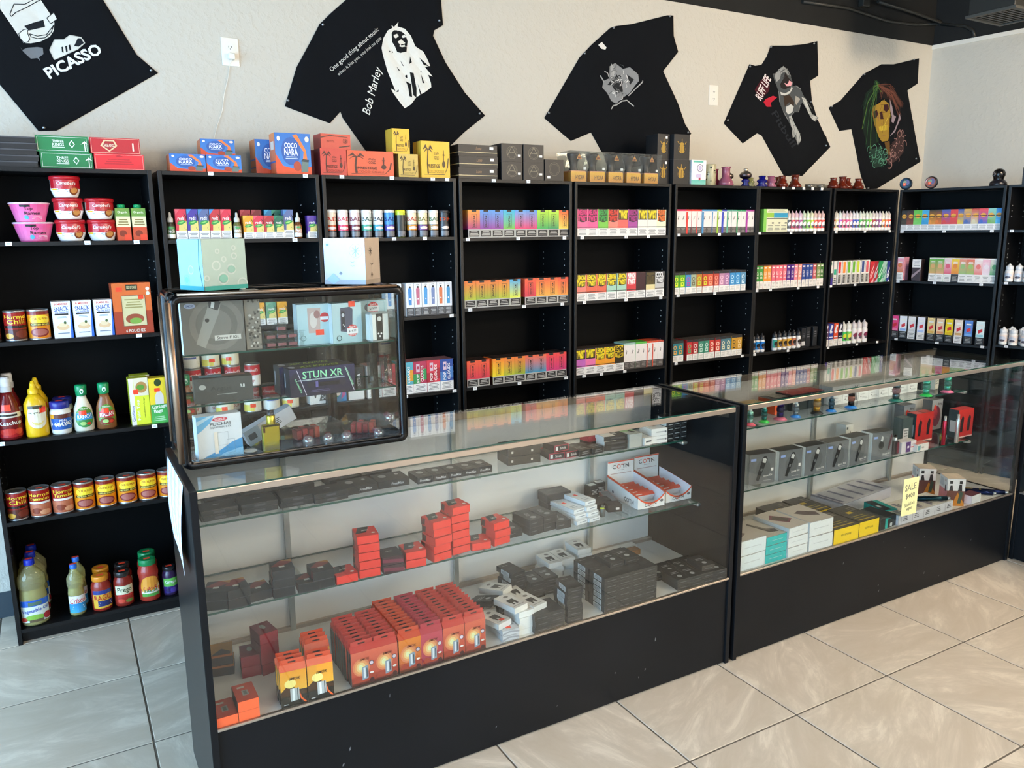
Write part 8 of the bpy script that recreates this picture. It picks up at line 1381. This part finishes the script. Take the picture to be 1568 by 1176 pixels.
# ================================================================== SHIRTS ON THE WALL
from mathutils import noise as mn
def shirt(outline, label, pins_, seed):
    """cotton shirt pinned flat: triangulated cloth with soft folds, turned back to the wall at its edge"""
    v = [Vector(p) for p in outline]; b = []
    for i in range(len(v)):
        p, q = v[i], v[(i+1) % len(v)]; n = max(1, int((q-p).length/.03))
        for k in range(n): b.append(p.lerp(q, k/n))
    x0 = min(p.x for p in b); x1 = max(p.x for p in b); z0 = min(p.y for p in b); z1 = max(p.y for p in b)
    pts = list(b); x = x0
    def inside(P):
        c = False; j = len(b)-1
        for i in range(len(b)):
            if (b[i].y > P.y) != (b[j].y > P.y) and P.x < (b[j].x-b[i].x)*(P.y-b[i].y)/(b[j].y-b[i].y)+b[i].x: c = not c
            j = i
        return c
    while x < x1:
        z = z0
        while z < z1:
            P = Vector((x+rnd.uniform(-.003, .003), z+rnd.uniform(-.003, .003)))
            if inside(P) and min((P-q).length for q in b) > .010: pts.append(P)
            z += .024
        x += .024
    N = len(b); edges = [(i, (i+1) % N) for i in range(N)]
    vs, es, fs, *_ = mgeo.delaunay_2d_cdt([Vector((p.x, p.y)) for p in pts], edges, [list(range(N))], 1, 1e-6)
    def lift(x, z, d=None):
        if d is None: d = min((Vector((x, z))-q).length for q in b)
        e = min(1, d/.02)
        w = mn.noise(Vector((x*5+seed, z*3, seed)))*.006 + abs(mn.noise(Vector(((x+z*.6)*11+seed, (z-x*.5)*2.2, 3))))*.006
        return .0035+e*(.004+w)
    mb = MB(); V = []
    for p in vs: V.append((p.x, WY-lift(p.x, p.y), p.y))
    k = len(mb.v); mb.v.extend(V)
    for f in fs:
        a, b_, c = [Vector(V[i]) for i in f[:3]]; f = list(f)
        if (b_-a).cross(c-a).y > 0: f.reverse()
        mb.f.append(tuple(k+i for i in f)); mb.c.append([(0, 0, 0, 1)]*len(f)); mb.m.append(0); mb.sm.append(True)
    for i in range(N):
        p, q = b[i], b[(i+1) % N]; lp, lq = WY-lift(p.x, p.y, 0), WY-lift(q.x, q.y, 0)
        mb.face([(p.x, lp, p.y), (q.x, lq, q.y), (q.x, WY-.0004, q.y), (p.x, WY-.0004, p.y)], (0, 0, 0, 1))
    e = empty('t_shirt', (0, 0, 0)); tagit(e, label, 't-shirt')
    mb.obj('cotton_body', FABRIC, e)
    S = lambda x, z, l: Vector((x, WY-lift(x, z)-.0012-l, z))
    return e, S
def inkpoly(mb, S, poly, col, l=0):
    """print patch following the folds: subdivided so it never dips into the cloth"""
    b = [Vector(p) for p in poly]; N = len(b)
    x0 = min(p.x for p in b); x1 = max(p.x for p in b); z0 = min(p.y for p in b); z1 = max(p.y for p in b); pts = list(b)
    st = .022; x = x0+st/2
    def inside(P):
        c = False; j = N-1
        for i in range(N):
            if (b[i].y > P.y) != (b[j].y > P.y) and P.x < (b[j].x-b[i].x)*(P.y-b[i].y)/(b[j].y-b[i].y)+b[i].x: c = not c
            j = i
        return c
    while x < x1:
        z = z0+st/2
        while z < z1:
            if inside(Vector((x, z))): pts.append(Vector((x, z)))
            z += st
        x += st
    vs, es, fs, *_ = mgeo.delaunay_2d_cdt(pts, [(i, (i+1) % N) for i in range(N)], [list(range(N))], 1, 1e-6)
    k = len(mb.v); c = hx(col)
    mb.v.extend(tuple(S(p.x, p.y, l)) for p in vs)
    for f in fs: mb.f.append(tuple(k+i for i in f)); mb.c.append([c]*len(f)); mb.m.append(0); mb.sm.append(False)
def inkline(mb, S, pts, w, col, l=0):
    for p, q in zip(pts, pts[1:]):
        p, q = Vector(p), Vector(q); d = (q-p); 
        if d.length < 1e-5: continue
        n = Vector((-d.y, d.x)).normalized()*w/2; m = max(1, int(d.length/.02))
        for i in range(m):
            a, b = p.lerp(q, i/m), p.lerp(q, (i+1)/m)
            mb.face([S(*(a-n), l), S(*(b-n), l), S(*(b+n), l), S(*(a+n), l)], hx(col))
def inktext(mb, S, st, P0, P1, h, col, l=.0004, shear=0, bold=.012):
    """text along P0 -> P1 with letter height h"""
    v, f = glyphs(st, bold); P0, P1 = Vector(P0), Vector(P1); d = P1-P0; n = Vector((-d.y, d.x)).normalized()*h
    k = len(mb.v); c = hx(col)
    for x, y in v:
        q = P0+d*(x+shear*(y-.5))+n*y; mb.v.append(tuple(S(q.x, q.y, l)))
    for t in f: mb.f.append(tuple(k+i for i in t)); mb.c.append([c]*len(t)); mb.m.append(0); mb.sm.append(False)
WHT = 'e9e6dc'
e1, S1 = shirt(tee1, 'black shirt at the far left with white cartoon print and large white word', [], 1)
mb = MB(); inkpoly(mb, S1, p1a, 'dedad0'); inkpoly(mb, S1, p1b, '1d2024', .0006)
for o in (p1brow, p1mouth): inkline(mb, S1, o+[o[0]], .003, '22252a', .0008)
inkpoly(mb, S1, p1shoe, 'dfdcd2', .0002); inkpoly(mb, S1, p1box, 'e6e2d8', .0006); inkline(mb, S1, p1box+[p1box[0]], .003, '22252a', .001)
inkpoly(mb, S1, p1hand, 'e6e2d8', .0007); inkline(mb, S1, p1hand+[p1hand[0]], .0025, '22252a', .0011)
for s_ in p1stripes: inkpoly(mb, S1, s_, '1d2024', .0006)
inkpoly(mb, S1, p1toe, '20242a', .0006); inkline(mb, S1, p1shoe+[p1shoe[0]], .003, 'c9c6bc', .0008); inkpoly(mb, S1, p1splat, '77797c')
mb.obj('printed_picture', INK, e1)
mb = MB(); inktext(mb, S1, 'PICASSO', picasso[0], picasso[1], .043, 'ecebe4', .0006, 0, .03); mb.obj('printed_lettering', INK, e1)
e2, S2 = shirt(tee2, 'black shirt with white long-haired singer print and script lettering', [], 2)
mb = MB(); inkpoly(mb, S2, p2hair, WHT); inkpoly(mb, S2, p2face, '16181a', .0006)
for o in p2eyes: inkpoly(mb, S2, o, WHT, .001)
inkpoly(mb, S2, p2mouth, '16181a', .0014)
for o in p2dark: inkpoly(mb, S2, o, '16181a', .0007)
mb.obj('printed_picture', INK, e2)
mb = MB(); inktext(mb, S2, 'One good thing about music', bobline1[0], bobline1[1], .026, 'd8d6ce', .0006, .0, 0); mb.obj('printed_lettering', INK, e2); mb = MB(); inktext(mb, S2, 'when it hits you, you feel no pain', bobline2[0], bobline2[1], .019, 'c9c7bf', .0006, 0, 0); mb.obj('printed_lettering', INK, e2); mb = MB(); inktext(mb, S2, 'Bob Marley', bobname[0], bobname[1], .052, 'ecebe4', .0006, .03, .0); mb.obj('printed_lettering', INK, e2)
e3, S3 = shirt(tee3, 'black shirt with small grey winged figures print in the middle', [], 3)
mb = MB(); inkpoly(mb, S3, p3a, '8c8e90'); inkpoly(mb, S3, p3wing, 'a8a8a8', .0006)
for o in p3dark: inkpoly(mb, S3, o, '26282a', .0006)
cx3 = sum(p[0] for p in p3a)/len(p3a); cz3 = sum(p[1] for p in p3a)/len(p3a)
for k in range(46):
    a = rnd.uniform(0, 2*PI); r = rnd.uniform(0, .09); x, z = cx3+r*math.cos(a), cz3+r*math.sin(a); b2 = rnd.uniform(0, PI); L = rnd.uniform(.01, .03)
    inkline(mb, S3, [(x, z), (x+L*math.cos(b2), z+L*math.sin(b2)*.8), (x+L*1.6*math.cos(b2+.6), z+L*1.6*math.sin(b2+.6))], rnd.uniform(.002, .006), rnd.choice(('c9c9c8', '5a5c5e', '2a2c2e', 'e0e0de', '77797a')), .0008+.0001*k % .0006)
for o in p3lines: inkline(mb, S3, o, .006, 'a9a9a7', .0008)
mb.obj('printed_picture', INK, e3)
mb = MB(); inkpoly(mb, S3, p3tag, 'e6e4e0', .0006); mb.obj('neck_label', INK, e3)
e4, S4 = shirt(tee4, 'black shirt with grey bulldog print and red and white lettering', [], 4)
mb = MB(); inkpoly(mb, S4, p4dog, '505456'); inkpoly(mb, S4, p4head, '9a9c9b', .0005); inkpoly(mb, S4, p4leg, 'b4b6b2', .0006); inkpoly(mb, S4, p4leg2, 'c2c3be', .0006); inkpoly(mb, S4, p4paw, 'a0a29e', .0006); inkpoly(mb, S4, p4mouth, '2a2424', .0006); inkpoly(mb, S4, p4jaw, 'c9cac6', .0009); inkpoly(mb, S4, p4tongue, 'e8a8b0', .001); inkpoly(mb, S4, p4chest, '3c3028', .0006); inkpoly(mb, S4, p4light, 'c9cac6', .0009); inkpoly(mb, S4, p4belly, 'a8a39a', .0007)
c4 = p4dog
for i in range(0, len(c4)-1, 2): inkline(mb, S4, [c4[i], c4[i+1]], .004, '8a8d8c', .0012)
for o, c_ in ((p4head, '3a3d3f'), (p4leg, '6a6c6a'), (p4leg2, '7a7c78')):
    for k in range(9):
        a, b2 = Vector(o[k % len(o)]), Vector(o[(k*3+2) % len(o)]); inkline(mb, S4, [a.lerp(b2, .15), a.lerp(b2, .5)], .0028, c_, .0014+.0001*k)
inkline(mb, S4, [p4leg[3], p4leg[5]], .003, '26282a', .002); inkline(mb, S4, [p4leg2[4], p4leg2[6]], .003, '26282a', .002)
mb.obj('printed_picture', INK, e4)
mb = MB()
inkpoly(mb, S4, p4red[0], 'c02438'); inkpoly(mb, S4, p4red[1], '4a1420'); mb.obj('printed_splash', INK, e4); mb = MB()
inktext(mb, S4, 'RUFF LIFE', p4text[0], p4text[1], .062, 'e6dcdc', .0008, 0, .02); mb.obj('printed_lettering', INK, e4); mb = MB(); inktext(mb, S4, 'Pitbull', p4script[0], p4script[1], .05, '26292e', .0006, .05); mb.obj('printed_lettering', INK, e4)
e5, S5 = shirt(tee5, 'black shirt with yellow skull and long green hair print near corner', [], 5)
mb = MB(); inkpoly(mb, S5, p5hair[0], '13211a'); inkpoly(mb, S5, p5hair[1], '221816')
top5 = Vector(p5hair[0][2])
for k in range(80):
    src = p5hair[0] if k % 2 else p5hair[1]; q = Vector(src[rnd.randrange(2, len(src))]); q += Vector((rnd.uniform(-.02, .02), rnd.uniform(-.02, .02)))
    md = (top5+q)/2+Vector((-.03 if k % 2 else .03, .02)); inkline(mb, S5, [top5, md, q], .003, rnd.choice(('3f6a3c', '6a8a3c', '2a5038', '1f3a2c', '1a3026') if k % 2 else ('6a4034', '7a4a3c', '4a302c')), .0006+.00002*k)
inkpoly(mb, S5, p5skull, 'a08030', .0014)
for o in p5eyes: inkpoly(mb, S5, o, '3a1c1e', .0018)
inkpoly(mb, S5, p5teeth, 'c8ac3a', .0018)
for k in range(22):
    a, b2 = Vector(p5skull[rnd.randrange(12)]), Vector(p5skull[rnd.randrange(12)]); inkline(mb, S5, [a.lerp(b2, .2), a.lerp(b2, .55)+Vector((.006, .004))], .003, rnd.choice(('6a4a1e', '8a5a4a', 'e0c850', '7a5a2a')), .0015+.00001*k)
for k in range(5): inkline(mb, S5, [Vector(p5teeth[0]).lerp(Vector(p5teeth[1]), (k+.5)/5), Vector(p5teeth[3]).lerp(Vector(p5teeth[2]), (k+.5)/5)], .002, '4a3218', .0022)
inkpoly(mb, S5, p5teeth[:2]+[p5teeth[2]], 'c8ac3a', .0018); inkpoly(mb, S5, p5neck, '6a4c22', .001); inkpoly(mb, S5, p5bgreen, '22382f', .0004); inkpoly(mb, S5, p5bpink, '3c2b2a', .0004)
for o in p5smoke: inkpoly(mb, S5, o, '9a8a92', .0022)
for o, cc in ((p5bgreen, ('5f9a80', '2a4a3c')), (p5bpink, ('a8807a', '4a3432'))):
    for k in range(34):
        a, b2 = Vector(rnd.choice(o)), Vector(rnd.choice(o)); a = a.lerp(b2, rnd.uniform(.05, .7)); t0 = rnd.uniform(0, 6.3); rr = rnd.uniform(.012, .028); inkline(mb, S5, [a+Vector((rr*math.cos(t0+j*.6), rr*math.sin(t0+j*.6))) for j in range(7)], .0035, cc[k % 2] if k % 3 else cc[0], .0009+.00003*k)
mb.obj('printed_picture', INK, e5)
pin = Proto('push_pin', 'pin'); mb = MB(); mb.lathe([(.004, 0), (.005, .0015), (.003, .004), (.0055, .007), (0, .0078)], 'c9ccd0', n=10, cap=False); pin.add('pin', mb, MET)
pwhere = ['lower left hem of the far left shirt', 'lower right hem of the far left shirt', 'neck of the singer shirt', 'left sleeve of the singer shirt', 'right sleeve of the singer shirt', 'right hem of the singer shirt', 'left collar of the winged figure shirt', 'collar top of the winged figure shirt', 'right sleeve of the winged figure shirt', 'left sleeve of the winged figure shirt', 'right hem of the winged figure shirt', 'left shoulder of the bulldog shirt', 'collar of the bulldog shirt', 'right sleeve of the bulldog shirt', 'left sleeve of the bulldog shirt', 'right side of the bulldog shirt', 'right hem of the bulldog shirt', 'collar of the skull shirt', 'right sleeve of the skull shirt', 'left sleeve of the skull shirt', 'right hem of the skull shirt', 'lower tip of the skull shirt']
for (x, z), w_ in zip(pins, pwhere): pin.put('small metal push pin at the '+w_, (x, WY-.012, z), 0, 'push pins', rx=PI/2)

# ================================================================== OUTLETS AND CORD
def outlet_plate(x, z, label, plug):
    e = empty('power_outlet', (x, WY, z)); tagit(e, label, 'outlet')
    mb = MB(); mb.box(-.036, -.0055, -.058, .036, 0, .058, ch=.002); mb.obj('cover_plate', IVORY, e)
    for sz in (.02, -.02):
        mb = MB(); mb.lathe([(.0165, 0), (.0165, .0015)], 'f0ece2', n=18)
        mb.box(-.007, -.004, .0015, -.005, .004, .0018, '333'); mb.box(.005, -.004, .0015, .007, .004, .0018, '333'); mb.box(-.0015, -.01, .0015, .0015, -.007, .0018, '333')
        mb.v = [(a, -.0055-c, sz+b) for a, b, c in mb.v]; mb.obj('socket', PRN, e)
    return e
outlet_plate(outlet[0], outlet[1], 'ivory wall outlet between the first two shirts, with a plug', 1)
outlet_plate(outlet2[0], outlet2[1], 'ivory wall outlet between the third and fourth shirts', 0)
e = empty('charger_plug', (outlet[0], WY-.007, outlet[1]-.02)); tagit(e, 'small white plug in the left outlet with a thin cord', 'plug')
mb = MB(); mb.box(-.012, -.028, -.014, .014, 0, .012, ch=.003); mb.obj('plug_body', IVORY, e)
mb = MB(); mb.tube([(0, -.02, -.01)]+[(x-outlet[0], .002, z-outlet[1]+.02) for x, z in cord], .0013, 'e6e2d8', n=6); mb.obj('cord', IVORY, e)
